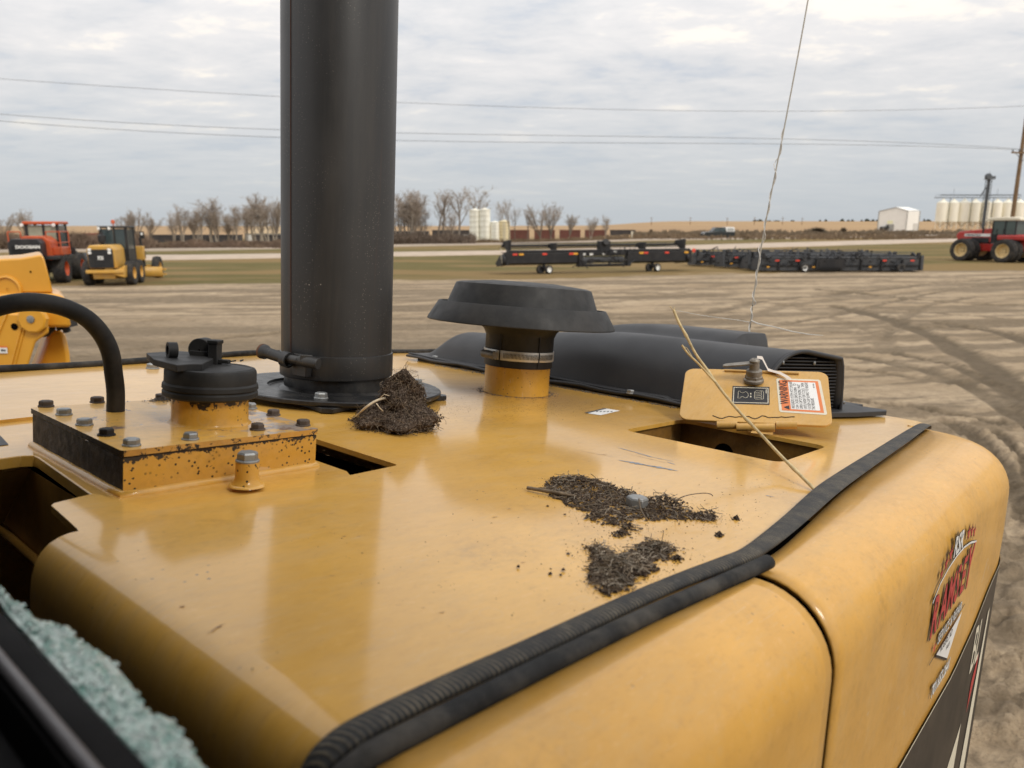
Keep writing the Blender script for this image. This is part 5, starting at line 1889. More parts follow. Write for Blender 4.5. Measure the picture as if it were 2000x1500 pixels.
# tank top plate under the cut-out, open bay beside it
MB().plate([(-.2, .832), (.222, .840), (.240, .8425), (.2505, .838), (.2515, .828), (.2440, .655), (.244, .575), (.455, .575), (.475, .62), (.475, 1.06), (-.2, 1.06)], -.016, -.004).build('tank_top_plate', M_deck, EXC, 30, .001)
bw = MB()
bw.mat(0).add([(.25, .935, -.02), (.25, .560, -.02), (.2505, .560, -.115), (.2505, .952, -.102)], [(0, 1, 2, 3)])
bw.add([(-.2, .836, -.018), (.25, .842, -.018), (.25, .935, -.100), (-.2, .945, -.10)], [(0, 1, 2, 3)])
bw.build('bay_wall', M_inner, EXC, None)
MB().tube([(-.1, .955, -.107), (.15, .955, -.107), (.244, .948, -.106), (.246, .90, -.1065), (.246, .82, -.108), (.2455, .74, -.112), (.245, .60, -.116)], .0045, 8).build('weld_bead', M_inner, EXC, 60)
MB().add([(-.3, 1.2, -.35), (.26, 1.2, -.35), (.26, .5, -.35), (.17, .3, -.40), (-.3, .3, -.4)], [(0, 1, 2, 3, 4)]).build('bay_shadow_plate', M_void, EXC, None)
MB().plate([(.262, .56), (.60, .56), (.60, 1.1), (.262, 1.1)], -.05, -.045).build('tank_shoulder', M_void, EXC, None)  # near-black sheet painting the shade seen down the slit

# hex bolts (shared mesh)


def hexbolt(r=.0063, h=.0066, wr=.0078):
    mb = MB()
    mb.lathe((0, 0, 0), [(wr, 0), (wr, .0010), (wr * .93, .0015), (r * .9, .0016)], 28)
    hexv = []
    for z_, k_ in ((.0012, 1.0), (h * .82, 1.0), (h, .86)):
        for i in range(6):
            t_ = PI / 3 * i
            hexv.append((r * 1.1 * k_ * math.cos(t_), r * 1.1 * k_ * math.sin(t_), z_))
    mb.add(hexv, [(i, (i + 1) % 6, 6 + (i + 1) % 6, 6 + i) for i in range(6)] + [(6 + i, 6 + (i + 1) % 6, 12 + (i + 1) % 6, 12 + i) for i in range(6)] + [tuple(range(12, 18))])
    mb.lathe((0, 0, h), [(r * .55, -.0002), (r * .5, -.0006), (.0001, -.0006)], 12)
    return mb


BOLT = {}
for nm, m_ in (('zinc', M_zinc), ('rust', M_boltrust), ('black', M_boltblk)):
    BOLT[nm] = hexbolt().mesh('bolt', m_, 35)


def bolt(parent, a, b, z, kind='zinc', s=1.0, rot=None, label=None):
    root = Vector((0, 0, 0)) if parent != EXC else -EOFF
    M = Matrix.Translation(root + Vector((a, b, z))) @ Matrix.Rotation(R_.uniform(0, 1.0) if rot is None else rot, 4, 'Z') @ Matrix.Scale(s, 4)
    o = inst('bolt', BOLT[kind], parent, M)
    if label:
        o['label'] = label
    return o


# hydraulic tank cover: welded frame, bolted lid
tk = MB()
A0, A1, B0, B1 = .263, .4585, .6535, .882
tk.mat(0).add([(A0, B0, -.003), (A1, B0, -.003), (A1, B0, .030), (A0, B0, .030)], [(0, 1, 2, 3)])
tk.add([(A1, B0, -.003), (A1, B1, -.003), (A1, B1, .030), (A1, B0, .030)], [(0, 1, 2, 3)])
tk.add([(A1, B1, -.003), (A0, B1, -.003), (A0, B1, .030), (A1, B1, .030)], [(0, 1, 2, 3)])
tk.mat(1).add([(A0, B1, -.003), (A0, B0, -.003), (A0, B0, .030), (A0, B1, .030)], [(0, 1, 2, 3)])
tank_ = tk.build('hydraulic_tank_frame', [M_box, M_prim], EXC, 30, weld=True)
wb = []
for p, q in (((A0, B1), (A0, B0)), ((A0, B0), (A1, B0)), ((A1, B0), (A1, B1))):
    for i in range(9):
        t_ = i / 9
        wb.append((p[0] + (q[0] - p[0]) * t_, p[1] + (q[1] - p[1]) * t_, -.0040))
wb.append((A1, B1, -.0040))
MB().tube(wb, [.0050 + .0005 * math.sin(i * 2.3) for i in range(len(wb))], 10).build('weld_bead', M_deck, tank_, 60)
lidm = MB()
lp = rrect(A0 - .002, A1 + .002, B0 - .002, B1 + .002, .004, 3)
lidm.plate(lp, .0315, .037)
ld_ = lidm.mesh('tank_lid', [M_lid, M_edge, M_prim], 30)
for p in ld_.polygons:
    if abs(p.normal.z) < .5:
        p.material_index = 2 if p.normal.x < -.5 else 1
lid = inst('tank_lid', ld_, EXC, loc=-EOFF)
MB().plate(rrect(A0 + .001, A1 - .0005, B0 + .0008, B1 - .001, .003, 2), .0298, .0317).build('gasket', M_prim, tank_)
bk = ('zinc', 'rust', 'black')
for px, k_ in (((257, 868), 0), ((208, 848), 2), ((165, 828), 0), ((125, 808), 0), ((90, 792), 1), ((190, 784), 1), ((315, 778), 1), ((372, 856), 0), ((503, 837), 1), ((592, 829), 1), ((534, 809), 1), ((489, 796), 0)):
    p = P(px[0], px[1] + 2, .037)
    bolt(lid, p[0], p[1], .037, bk[k_], 1.0)
for a_, b_ in ((.447, .865), (.41, .872)):
    bolt(lid, a_, b_, .037, 'rust')
bolt(EXC, .617, 1.405, 0.0, 'zinc', 1.5, label='grey bolt with wide washer near the rear seal')
# filler neck and cap
FC = (.383, .735)
MB().lathe((FC[0], FC[1], 0), [(.0415, .0368), (.0392, .0380), (.0380, .040), (.0378, .050), (.0378, .070), (.035, .072)], 56).build('filler_neck', M_neck, EXC, 40)
cap = MB().lathe((FC[0], FC[1], 0), [(.036, .0665), (.0440, .0645), (.0468, .0665), (.0468, .0705), (.0455, .0725), (.0472, .074), (.0468, .078), (.0452, .080), (.0450, .0915), (.0435, .0945), (.040, .0955), (.0385, .0945), (.020, .0950), (.001, .0950)], 64).build('filler_cap', M_blk, EXC, 28)
h = .101
tb = [P(*q, h) for q in ((286, 690), (345, 686), (375, 688), (395, 692), (418, 700), (395, 712), (372, 712), (345, 714), (300, 702))]
mb = MB()
tbl = [(p[0], p[1]) for p in tb]
if sum((tbl[i][0] * tbl[(i + 1) % 9][1] - tbl[(i + 1) % 9][0] * tbl[i][1]) for i in range(9)) < 0:
    tbl = tbl[::-1]
mb.plate(tbl, .0945, .1015)
mb.build('latch_tab', M_blk, cap, 30, .0008)
c1 = P(337, 690, .104)
fwd = Vector((FC[0] - c1[0], FC[1] - c1[1], 0)).normalized()
# upright ring
c0 = V3(P(336, 684, .109))
MB().lathe(c0, [(.0050, -.0045), (.0085, -.0045), (.0085, .0045), (.0050, .0045), (.0050, -.0045)], 28, (.98, -.2, 0)).build('padlock_ring', M_blk, cap, 40)
c2 = V3(P(396, 682, .108))
ax_ = Vector((.62, -.75, 0)).normalized()
ay_ = Vector((.75, .62, 0)).normalized()
q = []
mb = MB().lathe(c2, [(.001, -.009), (.0125, -.009), (.0125, .009), (.001, .009)], 28, ax_.cross(Vector((0, 0, 1))).normalized())
mb.box(c2 + Vector((0, 0, -.007)), (.020, .022, .012), math.atan2(ax_.y, ax_.x))
c3 = V3(P(420, 690, .106))
mb.box(c3 + Vector((0, 0, .0015)), (.010, .014, .026), math.atan2(ax_.y, ax_.x))
mb.box(c3 + Vector((0, 0, .0125)), (.012, .016, .004), math.atan2(ax_.y, ax_.x))
mb.box(c3 + ax_ * .009 + Vector((0, 0, -.008)), (.014, .008, .004), math.atan2(ax_.y, ax_.x))
mb.build('lock_housing', M_blk, cap, 35, .0008)
ribs = MB()
for i in range(3):
    p = V3(P(440 + i * 16, 706 - i, .0955))
    ribs.box(p, (.010, .0015, .0016), .4 + i * .2)
ribs.b2(FC[0] + .046, FC[0] + .050, FC[1] - .006, FC[1] + .002, .073, .077)
ribs.build('cap_rib', M_blk, cap)

# breather hose arching off to the left
hp = [(225, 806, .83), (226, 770, .83), (222, 730, .83), (216, 690, .828), (200, 655, .826), (172, 624, .822), (135, 604, .82), (95, 593, .82), (50, 590, .82), (5, 597, .825), (-45, 615, .835), (-95, 650, .85), (-130, 705, .87), (-150, 790, .88)]
pts = [Vector(PL(u_, v_, 1, b_)) for u_, v_, b_ in hp]
pts[1] = Vector((.3262, .831, .058))
pts[0] = Vector((.3262, .831, .0368))
sm_ = []
for i in range(len(pts) - 1):
    p0, p1, p2, p3 = pts[max(i - 1, 0)], pts[i], pts[i + 1], pts[min(i + 2, len(pts) - 1)]
    for k_ in range(5):
        t_ = k_ / 5
        sm_.append(0.5 * ((2 * p1) + (p2 - p0) * t_ + (2 * p0 - 5 * p1 + 4 * p2 - p3) * t_ ** 2 + (3 * p1 - p0 - 3 * p2 + p3) * t_ ** 3))
sm_.append(pts[-1])
MB().tube(sm_, .0090, 20, up=(0, 1, 0)).build('breather_hose', M_hose, EXC, 70)
# threaded post with bolt
pp = P(482, 947, 0)
pc = (pp[0], pp[1])
MB().lathe((pc[0], pc[1], 0), [(.0150, .0000), (.0140, .0015), (.0116, .0040), (.0106, .008), (.0104, .0225), (.009, .0228)], 32).build('threaded_post', M_box, EXC, 40)
bolt(EXC, pc[0], pc[1], .0225, 'zinc', 1.38, label='bright hex bolt on the threaded post')
MB().lathe((pc[0], pc[1], 0), [(.0165, -.0004), (.0158, .0008), (.0145, .0016), (.0125, .0018)], 24).build('weld_bead', M_deck, EXC, 60)

# exhaust stack
SC = Vector((.753, 1.020, 0))
lean = (Vector((-.023, .004, .62))).normalized()
fl = MB().lathe(SC, [(.112, .010), (.112, .0165), (.172, .0165), (.174, .015), (.174, .0105), (.172, .009), (.112, .009)], 72).build('stack_flange', M_blkpaint, EXC, 35)
sq = [V3(P(*p, .006)) for p in ((638, 804), (868, 765))]
ctr = SC
d1 = (sq[0] - ctr)
d1.z = 0
d1 = d1.normalized() * .183
d2 = Vector((d1.y, -d1.x, 0)) * -1
cor = [ctr + d1, ctr + d2, ctr - d1, ctr - d2]
d2r = Vector((sq[1].x - ctr.x, sq[1].y - ctr.y, 0))
ang = [math.atan2(d1.y, d1.x) + PI / 2 * i for i in range(4)]
outl = []
for t_ in ang:
    for k_, rr_ in ((-.22, .150), (-.045, .184), (.045, .184), (.22, .150)):
        outl.append((ctr.x + rr_ * math.cos(t_ + k_), ctr.y + rr_ * math.sin(t_ + k_)))
MB().plate(outl, .0015, .0085).build('stack_base_plate', M_blkpaint, EXC, 30, .0008)
for px in ((627, 778), (815, 750)):
    p = P(*px, .0165)
    bolt(fl, p[0], p[1], .0165, 'zinc', 1.35)
bolt(fl, .80, 1.165, .0165, 'zinc', 1.35)
bolt(fl, .64, 1.13, .0165, 'zinc', 1.35)
MB().lathe(SC, [(.112, .012), (.100, .006), (.094, .012), (.0862, .016), (.0856, .047)], 72).lathe(SC, [(.130, .011), (.085, .011)], 40).build('stack_collar', M_blkpaint, EXC, 35)
S1 = SC + Vector((0, 0, .042))
stk = MB().lathe(SC, [(.0890, .036), (.0913, .037), (.0918, .0385), (.0918, .072), (.0915, .0738), (.0895, .0745)], 96, lean)
stk.lathe(SC, [(.0895, .072), (.0895, 1.35), (.087, 1.36), (.086, 1.2)], 96, lean)
st_o = stk.build('exhaust_stack', M_stack, EXC, 35)
tocam = Vector((-SC.x, -SC.y, 0)).normalized()
ta = math.atan2(tocam.y, tocam.x)
sa = ta - math.radians(52)
for s_, nm, m_, w_ in ((sa, 'seam', plain('rust_seam', (.05, .022, .014), .8, 0, .3, 60), .0009),):
    mb = MB()
    p0 = SC + Vector((math.cos(s_), math.sin(s_), 0)) * .0897 + lean * .045
    mb.tube([p0, p0 + lean * 1.3], w_, 6)
    mb.build(nm, m_, st_o)
# clamp bolt barrel on the stack band
q0, q1, q2, q3 = DP(513, 686, 1.175), DP(560, 702, 1.150), DP(585, 704, 1.135), DP(622, 711, 1.125)
cl = MB()
cl.tube([q0, q0.lerp(q1, .12), q0.lerp(q1, .2), q1], [.0115, .0115, .0088, .0085], 20)
cl.build('clamp_barrel', M_stack, st_o, 40)
MB().lathe(q0, [(.0100, -.002), (.0117, -.0015), (.0122, 0), (.0117, .002)], 24, (q0 - q1)).lathe(q0, [(.0095, .0012), (.001, .0012)], 20, (q0 - q1)).build('clamp_bore', plain('rusty_bore', (.10, .045, .025), .8, 0, .3, 50), st_o, 40)
MB().tube([q1 + Vector((0, 0, .002)), q2], .0068, 16).tube([q2, q3], .0090, 16).box(q2.lerp(q3, .35) + Vector((0, 0, .006)), (.018, .010, .009), -.6).build('clamp_bolt', M_stack, st_o, 40, .001)
r_ = MB()
tt_ = math.atan2(q1.y - SC.y, q1.x - SC.x)
r_.lathe(q1, [(.0100, -.006), (.0125, -.006), (.0125, .006), (.0100, .006)], 22, (q1 - q0)).build('clamp_ring', M_stack, st_o, 40)
lug = MB()
lug.box(SC + Vector((math.cos(tt_ + .2), math.sin(tt_ + .2), 0)) * .096 + Vector((0, 0, .057)), (.012, .03, .034), tt_)
lug.build('clamp_lug', M_stack, st_o, 30, .001)

# intake neck, rain cap and hose clamp
IC = Vector((1.093, .913, 0))
MB().lathe(IC, [(.0635, .0005), (.0630, .003), (.0625, .062), (.060, .063)], 72).build('intake_neck', M_neck2, EXC, 40)
MB().lathe(IC, [(.0620, .052), (.0655, .053), (.0655, .110), (.070, .120), (.082, .131), (.12, .136)], 72).build('rain_cap_collar', M_blk, EXC, 35)
rc = MB().lathe(IC, [(.172, .1345), (.1780, .1325), (.1790, .1340), (.1780, .1370), (.1600, .1670), (.1585, .1685), (.1555, .1680), (.1540, .1620), (.1450, .1620), (.1435, .1650), (.1295, .2015), (.1280, .2040), (.120, .2065), (.06, .2120), (.001, .2130)], 110)
rc.build('rain_cap', M_blk, EXC, 30)
tn = MB()
tc_ = Vector((-IC.x, -IC.y, 0)).normalized()
side = Vector((-tc_.y, tc_.x, 0))
b_ = IC + tc_ * .1575 + side * -.002
tn.prism([b_ + side * -.009 + Vector((0, 0, .1655)), b_ + side * .009 + Vector((0, 0, .1655)), b_ + side * .004 + tc_ * .004 + Vector((0, 0, .159)), b_ + side * -.004 + tc_ * .004 + Vector((0, 0, .159))], tc_ * -.004)
for f in (-.55, .6):
    c_ = IC + (tc_ * math.cos(f) + side * math.sin(f)) * .0660
    tn.box(c_ + Vector((0, 0, .085)), (.003, .003, .06), math.atan2(tc_.y, tc_.x) + f)
c_ = IC + (tc_ * math.cos(.95) + side * math.sin(.95)) * -0.0
tn.build('collar_rib', M_blk, EXC)
bands = MB().lathe(IC, [(.0660, .0665), (.0672, .0662), (.0675, .067), (.0675, .0835), (.0672, .0842), (.0660, .084)], 90).build('hose_clamp', M_steel, EXC, 30)
sl = MB()
for i in range(46):
    t_ = ta * 0 + math.atan2(tc_.y, tc_.x) - .42 + i * .037
    d_ = Vector((math.cos(t_), math.sin(t_), 0))
    tg = Vector((-d_.y, d_.x, 0))
    c_ = IC + d_ * .06765
    k_ = .0006
    sl.add([c_ - tg * k_ + Vector((0, 0, .0700)), c_ + tg * k_ + Vector((0, 0, .0705)), c_ + tg * k_ * 1.6 + Vector((0, 0, .0803)), c_ - tg * k_ * .4 + Vector((0, 0, .0800))], [(0, 1, 2, 3)])
sl.build('clamp_slots', M_void, bands, None)
t_ = math.atan2(tc_.y, tc_.x) - .82
dd = Vector((math.cos(t_), math.sin(t_), 0))
tg = Vector((-dd.y, dd.x, 0))
MB().tube([IC + dd * .0725 - tg * .020 + Vector((0, 0, .0745)), IC + dd * .0715 + tg * .013 + Vector((0, 0, .0745))], .0072, 14).lathe(IC + dd * .0720 + tg * .013 + Vector((0, 0, .0745)), [(.0095, -.001), (.0095, .001)], 6, tg).build('clamp_screw', M_latch, bands, 40)

# black air duct cover
aa = np.concatenate([np.linspace(1.262, 1.38, 22), np.linspace(1.385, 1.66, 44)])
bb = np.concatenate([np.linspace(.436, .60, 14), np.linspace(.602, .66, 12), np.linspace(.67, 1.10, 30), np.linspace(1.11, 1.42, 40)])
Ag, Bg = np.meshgrid(aa, bb)
q_ = np.clip((Ag - 1.282) / .105, 0, 1)
f1 = .112 * np.sqrt(np.clip(1 - (1 - q_) ** 2.3, 0, 1)) * (1 - ss(1.488, 1.512, Ag)) - np.clip(Ag - 1.39, 0, 1) * .12 * (1 - ss(1.488, 1.512, Ag))
E_ = .60 * ss(1.405, 1.315, -(-Bg)) if False else .60 * (1 - ss(1.315, 1.405, Bg)) + .40 * (1 - ss(.80, 1.35, Bg))
f1 = f1 * E_
q2_ = np.clip((Ag - 1.405) / .10, 0, 1)
f2 = .130 * np.sqrt(np.clip(1 - (1 - q2_) ** 2.2, 0, 1)) * (1 - ss(1.60, 1.645, Ag)) * ss(.606, .640, Bg) * (.30 + .70 * (1 - ss(.85, 1.36, Bg))) * (1 - ss(1.32, 1.40, Bg))
m1 = np.maximum(f1, f2)
blend = np.clip(.5 + (f1 - f2) / .03, 0, 1)
Zg = np.where(Bg > .68, f1 * blend + f2 * (1 - blend) + .0075 * blend * (1 - blend) * 4 * .5, m1) + .012 + .0025 * np.sin(Bg * 14) * (1 - ss(1.262, 1.29, Ag))
def shr(a_, b_):
    return float(b_ + max(0.0, 1.5 - a_) * .32 * (1 - ss(.44, .72, b_)))


rows = [[(Ag[i, j], shr(Ag[i, j], Bg[i, j]), Zg[i, j]) for j in range(Ag.shape[1])] for i in range(Ag.shape[0])]
dc = MB().grid(rows).build('air_duct_cover', M_duct, EXC, 50)
s_ = dc.modifiers.new('solid', 'SOLIDIFY')
s_.thickness = .004
s_.offset = -1
# flange lip and dark gap below
MB().plate([(1.252, .52), (1.262, .50), (1.30, .49), (1.50, .405), (1.600, .375), (1.618, .380), (1.620, .46), (1.30, .51)], .0035, .0128).build('duct_flange', M_duct, dc, 30, .001)
MB().tube([(1.256, .516 + i * .045, .0095 + .002 * math.sin(i * 1.7)) for i in range(21)], .0045, 8, .8).build('duct_lip', M_duct, dc, 60)
MB().b2(1.268, 1.60, .45, 1.39, .0005, .0095).build('duct_gasket', M_rub, dc)
i0 = 0
end = [(Ag[0, j], Zg[0, j]) for j in range(Ag.shape[1])]
inn = [(a_, z_ - .006) for a_, z_ in end if 1.30 < a_ < 1.497]
MB().add([(a_, shr(a_, .450) + .006, z_) for a_, z_ in inn] + [(1.497, .456, .010), (1.30, shr(1.30, .45) + .006, .010)], [tuple(range(len(inn) + 2))]).build('grille_backing', M_void, dc, None)
gr = MB()
for z_ in np.arange(.018, .125, .0062):
    xs_ = [a_ for a_, zz in inn if zz > z_ + .002]
    if len(xs_) > 1:
        gr.tube([(min(xs_), shr(min(xs_), .445), z_), (max(xs_), shr(max(xs_), .445), z_)], .0015, 4)
gr.build('grille_bars', M_duct, dc)
rim_ = [(a_, shr(a_, .4365), z_) for a_, z_ in end if 1.288 < a_ < 1.507]
MB().tube([(rim_[0][0], rim_[0][1], .012)] + rim_ + [(1.509, .4365, .012)], .0040, 8).build('grille_rim', M_duct, dc, 60)
for px, av in (((1529, 708), 1.325), ((1590, 709), 1.42), ((1646, 719), 1.498), ((1648, 786), 1.498)):
    p = PL(px[0], px[1], 0, av)
    MB().lathe(Vector(p), [(.0038, 0), (.0034, .002), (.001, .003)], 12, (0, -1, 0)).build('screw', M_zinc, dc, 40)
for px in ((850, 700), (1231, 768)):
    p = P(px[0], px[1], .012)
    bolt(dc, p[0], p[1], .0115, 'zinc', 1.1)

# hatch opening: well below, lid folded back
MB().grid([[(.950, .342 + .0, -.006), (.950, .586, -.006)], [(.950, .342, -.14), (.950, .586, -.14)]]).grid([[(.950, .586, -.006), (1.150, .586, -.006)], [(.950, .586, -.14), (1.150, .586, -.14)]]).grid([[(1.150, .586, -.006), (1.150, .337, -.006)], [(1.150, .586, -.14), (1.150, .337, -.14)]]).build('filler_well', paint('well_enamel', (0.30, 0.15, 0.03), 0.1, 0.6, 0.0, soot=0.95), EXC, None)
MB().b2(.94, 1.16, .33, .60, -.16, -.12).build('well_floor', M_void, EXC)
MB().lathe((1.149, .505, -.045), [(.017, 0), (.001, 0.0005)], 24, (-1, 0, 0)).build('well_port', M_void, EXC)
sc_h = .94
hb = Vector((0, 0, DH)) + (Vector((1.224, .491, .003)) - Vector((0, 0, DH))) * sc_h
wd = Vector((.387, -.919, .077)).normalized()
hd = Vector((.763, .366, .532))
hd = (hd - wd * hd.dot(wd)).normalized()
hn = wd.cross(hd).normalized()
if hn.dot(Vector((0, 0, DH)) - hb) < 0:
    hn = -hn
HW, HH = .25 * sc_h, .149 * sc_h


def HM(s_, t_, o=0.0):
    return hb + wd * s_ + hd * t_ + hn * o


def HP(u, v, o=0.0):
    d = Vector(DR @ ray(u, v))
    c = Vector((0, 0, DH))
    t_ = (hb + hn * o - c).dot(hn) / d.dot(hn)
    p = c + d * t_ - hb
    return p.dot(wd), p.dot(hd)


ol = rrect(-HW / 2, HW / 2, 0, HH, .0165, 6)
hl = MB().prism([HM(s_, t_) for s_, t_ in ol], -hn * .0045)
hatch = hl.build('access_hatch', M_hatch, EXC, 30, .001)
fl_ = MB()
e0, e1 = HP(1415, 725), HP(1560, 731)
fl_.tube([HM(*e0, .002), HM(*e1, .002)], .0022, 8)
fl_.build('stiffener', M_hatch, hatch, 40)
kn = MB()
for u0, u1, v_ in ((1400, 1440, 832), (1438, 1472, 836), (1515, 1556, 832)):
    a_, b_ = HP(u0, v_), HP(u1, v_)
    MB().tube([HM(a_[0], a_[1], .002), HM(b_[0], b_[1], .002)], .0062, 14).build('hinge_knuckle', M_hatch, hatch, 40)
kn2 = MB()
for u0, u1, v_ in ((1473, 1513, 836),):
    a_, b_ = HP(u0, v_), HP(u1, v_)
    kn2.tube([HM(a_[0], a_[1], .001), HM(b_[0], b_[1], .001)], .0066, 14)
a_, b_ = HP(1473, 836), HP(1513, 836)
pa_, pb2 = HM(a_[0], a_[1], 0), HM(b_[0], b_[1], 0)
kn2.add([pa_, pb2, (pb2.x - .006, pb2.y, .0012), (pa_.x - .012, pa_.y, .0012)], [(0, 1, 2, 3)])
kn2.build('hinge_leaf', M_hatch, hatch, 40)
cr = []
rr = random.Random(3)
for i in range(26):
    u_ = 1392 + i * 6.4
    s_, t_ = HP(u_, 815 + 5 * mnoise.noise(Vector((u_ * .06, 0, 0))) + rr.uniform(-1, 1))
    cr.append(HM(s_, t_, .0002))
MB().tube(cr, .0010, 5).build('weld_crack', M_prim, hatch)
# latch
ls = HP(1472, 745)
L0 = HM(*ls, 0)
top = DP(1474, 706, (L0 - Vector((0, 0, DH))).dot(Vector(DR @ _f)) - .012)
lax = (top - L0).normalized()
lt = MB().lathe(L0, [(.0165, 0), (.0165, .004), (.0140, .006)], 28, lax)
lt.lathe(L0, [(.0150, .004), (.0150, .010), (.012, .012)], 6, lax)
lt.lathe(L0, [(.0125, .010), (.0135, .013), (.0130, .020), (.0085, .022), (.0080, (top - L0).length - .003)], 24, lax)
lt.build('latch_barrel', M_latch, hatch, 35)
a0_, a1_ = top + Vector((0, 0, -.001)), DP(1420, 712, (L0 - Vector((0, 0, DH))).dot(Vector(DR @ _f)) + .002)
ad = (a1_ - a0_).normalized()
an = lax
aw = ad.cross(an).normalized()
arm_ = []
for k_ in range(9):
    t_ = PI / 2 - PI * k_ / 8
    arm_.append(a0_ - ad * .008 * math.cos(t_) + aw * .008 * math.sin(t_))
for k_ in range(9):
    t_ = -PI / 2 + PI * k_ / 8
    arm_.append(a1_ + ad * .007 * math.cos(t_) + aw * .007 * math.sin(t_))
MB().prism(arm_, an * -.003).build('latch_arm', M_latch, hatch, 30, .0005)
MB().lathe(a0_, [(.0085, 0), (.0085, .003), (.006, .0055), (.001, .006)], 20, an).build('latch_nut', M_latch, hatch, 35)


def hquad(px, mi, mb, o):
    mb.mat(mi).poly([HM(*HP(*p), o) for p in px])


# pictogram label
dl = MB()
c4 = [(1431, 754), (1503, 756), (1503, 791), (1429, 789)]


def bil(c4, s_, t_):
    a_ = np.array(c4[3]) * (1 - s_) + np.array(c4[2]) * s_
    b_ = np.array(c4[0]) * (1 - s_) + np.array(c4[1]) * s_
    return tuple(a_ * (1 - t_) + b_ * t_)


c4h = [HM(*HP(*p), 0) for p in c4]


def BL(c4h, s_, t_, o):
    a_ = c4h[3].lerp(c4h[2], s_)
    b_ = c4h[0].lerp(c4h[1], s_)
    return a_.lerp(b_, t_) + hn * o


def bq(mb, c4h, pts, mi, o):
    mb.mat(mi).poly([BL(c4h, s_, t_, o) for s_, t_ in pts])


R4 = lambda x0, x1, y0, y1: [(x0, y0), (x1, y0), (x1, y1), (x0, y1)]
bq(dl, c4h, R4(0, 1, 0, 1), 0, .0004)
bq(dl, c4h, R4(.03, .97, .07, .93), 1, .0005)
bq(dl, c4h, R4(.05, .95, .10, .90), 0, .0006)
ex_ = (c4h[2] - c4h[3]).normalized()
ey_ = (c4h[0] - c4h[3]).normalized()
hwid = (c4h[2] - c4h[3]).length


def tb_(mb, pts, r, o=.0009):
    mb.tube([BL(c4h, s_, t_, o) for s_, t_ in pts], r, 4)


dl.mat(1)
rad = [(.36 + .075 * math.cos(t_), .5 + .17 * math.sin(t_)) for t_ in np.linspace(-2.5, 2.5, 14)]
tb_(dl, rad + [(.22, .64), (.22, .70), (.16, .70), (.16, .30), (.22, .30), (.22, .36)] + [rad[0]], .00035)
bq(dl, c4h, R4(.485, .515, .38, .46), 1, .0007)
bq(dl, c4h, R4(.485, .515, .54, .62), 1, .0007)
dl.mat(1)
tb_(dl, [(.60, .34), (.60, .66), (.63, .74), (.82, .74), (.84, .70), (.84, .30), (.82, .28), (.63, .28), (.60, .34)], .00035)
for y_ in (.38, .50, .62):
    tb_(dl, [(.62, y_), (.76, y_)], .0005)
tb_(dl, [(.78, .28), (.78, .74)], .0003)
bq(dl, c4h, R4(.90, .92, .62, .84), 1, .0007)
dl.build('pictogram_label', [M_blkprint, M_offw], hatch, None, recalc=False)
# warning label
wl = MB()
w4 = [HM(*HP(*p), 0) for p in ((1516, 739), (1602, 742), (1616, 811), (1522, 805))]
wex, wey = (w4[2] - w4[3]), (w4[0] - w4[3])
bq(wl, w4, [(.03, 0), (.97, 0), (1, .04), (1, .96), (.97, 1), (.03, 1), (0, .96), (0, .04)], 0, .0004)
bq(wl, w4, R4(.06, .94, .05, .95), 1, .0006)
bq(wl, w4, R4(.26, .87, .10, .90), 2, .0008)
w_u, w_v = wey.normalized(), -wex.normalized()     # text reads up the plate


def wtext(body, s0, t0, size, mi, sx=1.0, bold=0.0):
    wl.mat(mi)
    wl.text(body, size, BL(w4, s0, t0, .0010), w_u, w_v, 0, 0, sx=sx, bold=bold)


Hh_ = wey.length
wtext('WARNING', .225, .23, Hh_ * .215, 3, .66, .00012)
wl.mat(3).poly([BL(w4, .225, .08, .0010), BL(w4, .225, .20, .0010), BL(w4, .10, .14, .0010)])
for i, s in enumerate(('PRESSURIZED SYSTEM: HOT COOLANT', 'CAN CAUSE SERIOUS BURN.  TO', 'OPEN CAP STOP ENGINE, WAIT', 'UNTIL RADIATOR IS COOL. THEN', 'LOOSEN CAP SLOWLY TO RELIEVE', 'THE PRESSURE.')):
    wtext(s, .345 + i * .085, .12, Hh_ * .078, 3, .64 if i else .58)
wtext('9X4160', .84, .74, Hh_ * .04, 3)
wl.build('warning_label', [M_offw, M_orange, M_white, M_blkprint], hatch, None, recalc=False)

# small printed label on the deck and the grey one near the tank
lb = MB().mat(0).poly([V3(P(*p, .0006)) for p in ((1141, 806), (1180, 797), (1211, 802), (1173, 811))])
lb.mat(1).poly([V3(P(*p, .0008)) for p in ((1141, 806), (1180, 797), (1185, 798), (1148, 807))])
for i in range(5):
    u_ = 1164 + i * 7
    lb.mat(1).poly([V3(P(*p, .0009)) for p in ((u_, 803.5), (u_ + 4, 802.7), (u_ + 5, 803.6), (u_ + 1, 804.6))])
lb.build('deck_label', [M_white, M_hgrey], EXC, None, recalc=False)
MB().poly([V3(P(*p, -.0033)) for p in ((-30, 846), (0, 850), (17, 868), (-30, 874))]).build('grey_label', M_hgrey, EXC, None)
# scratches through the paint
rr = random.Random(9)
sk = MB()


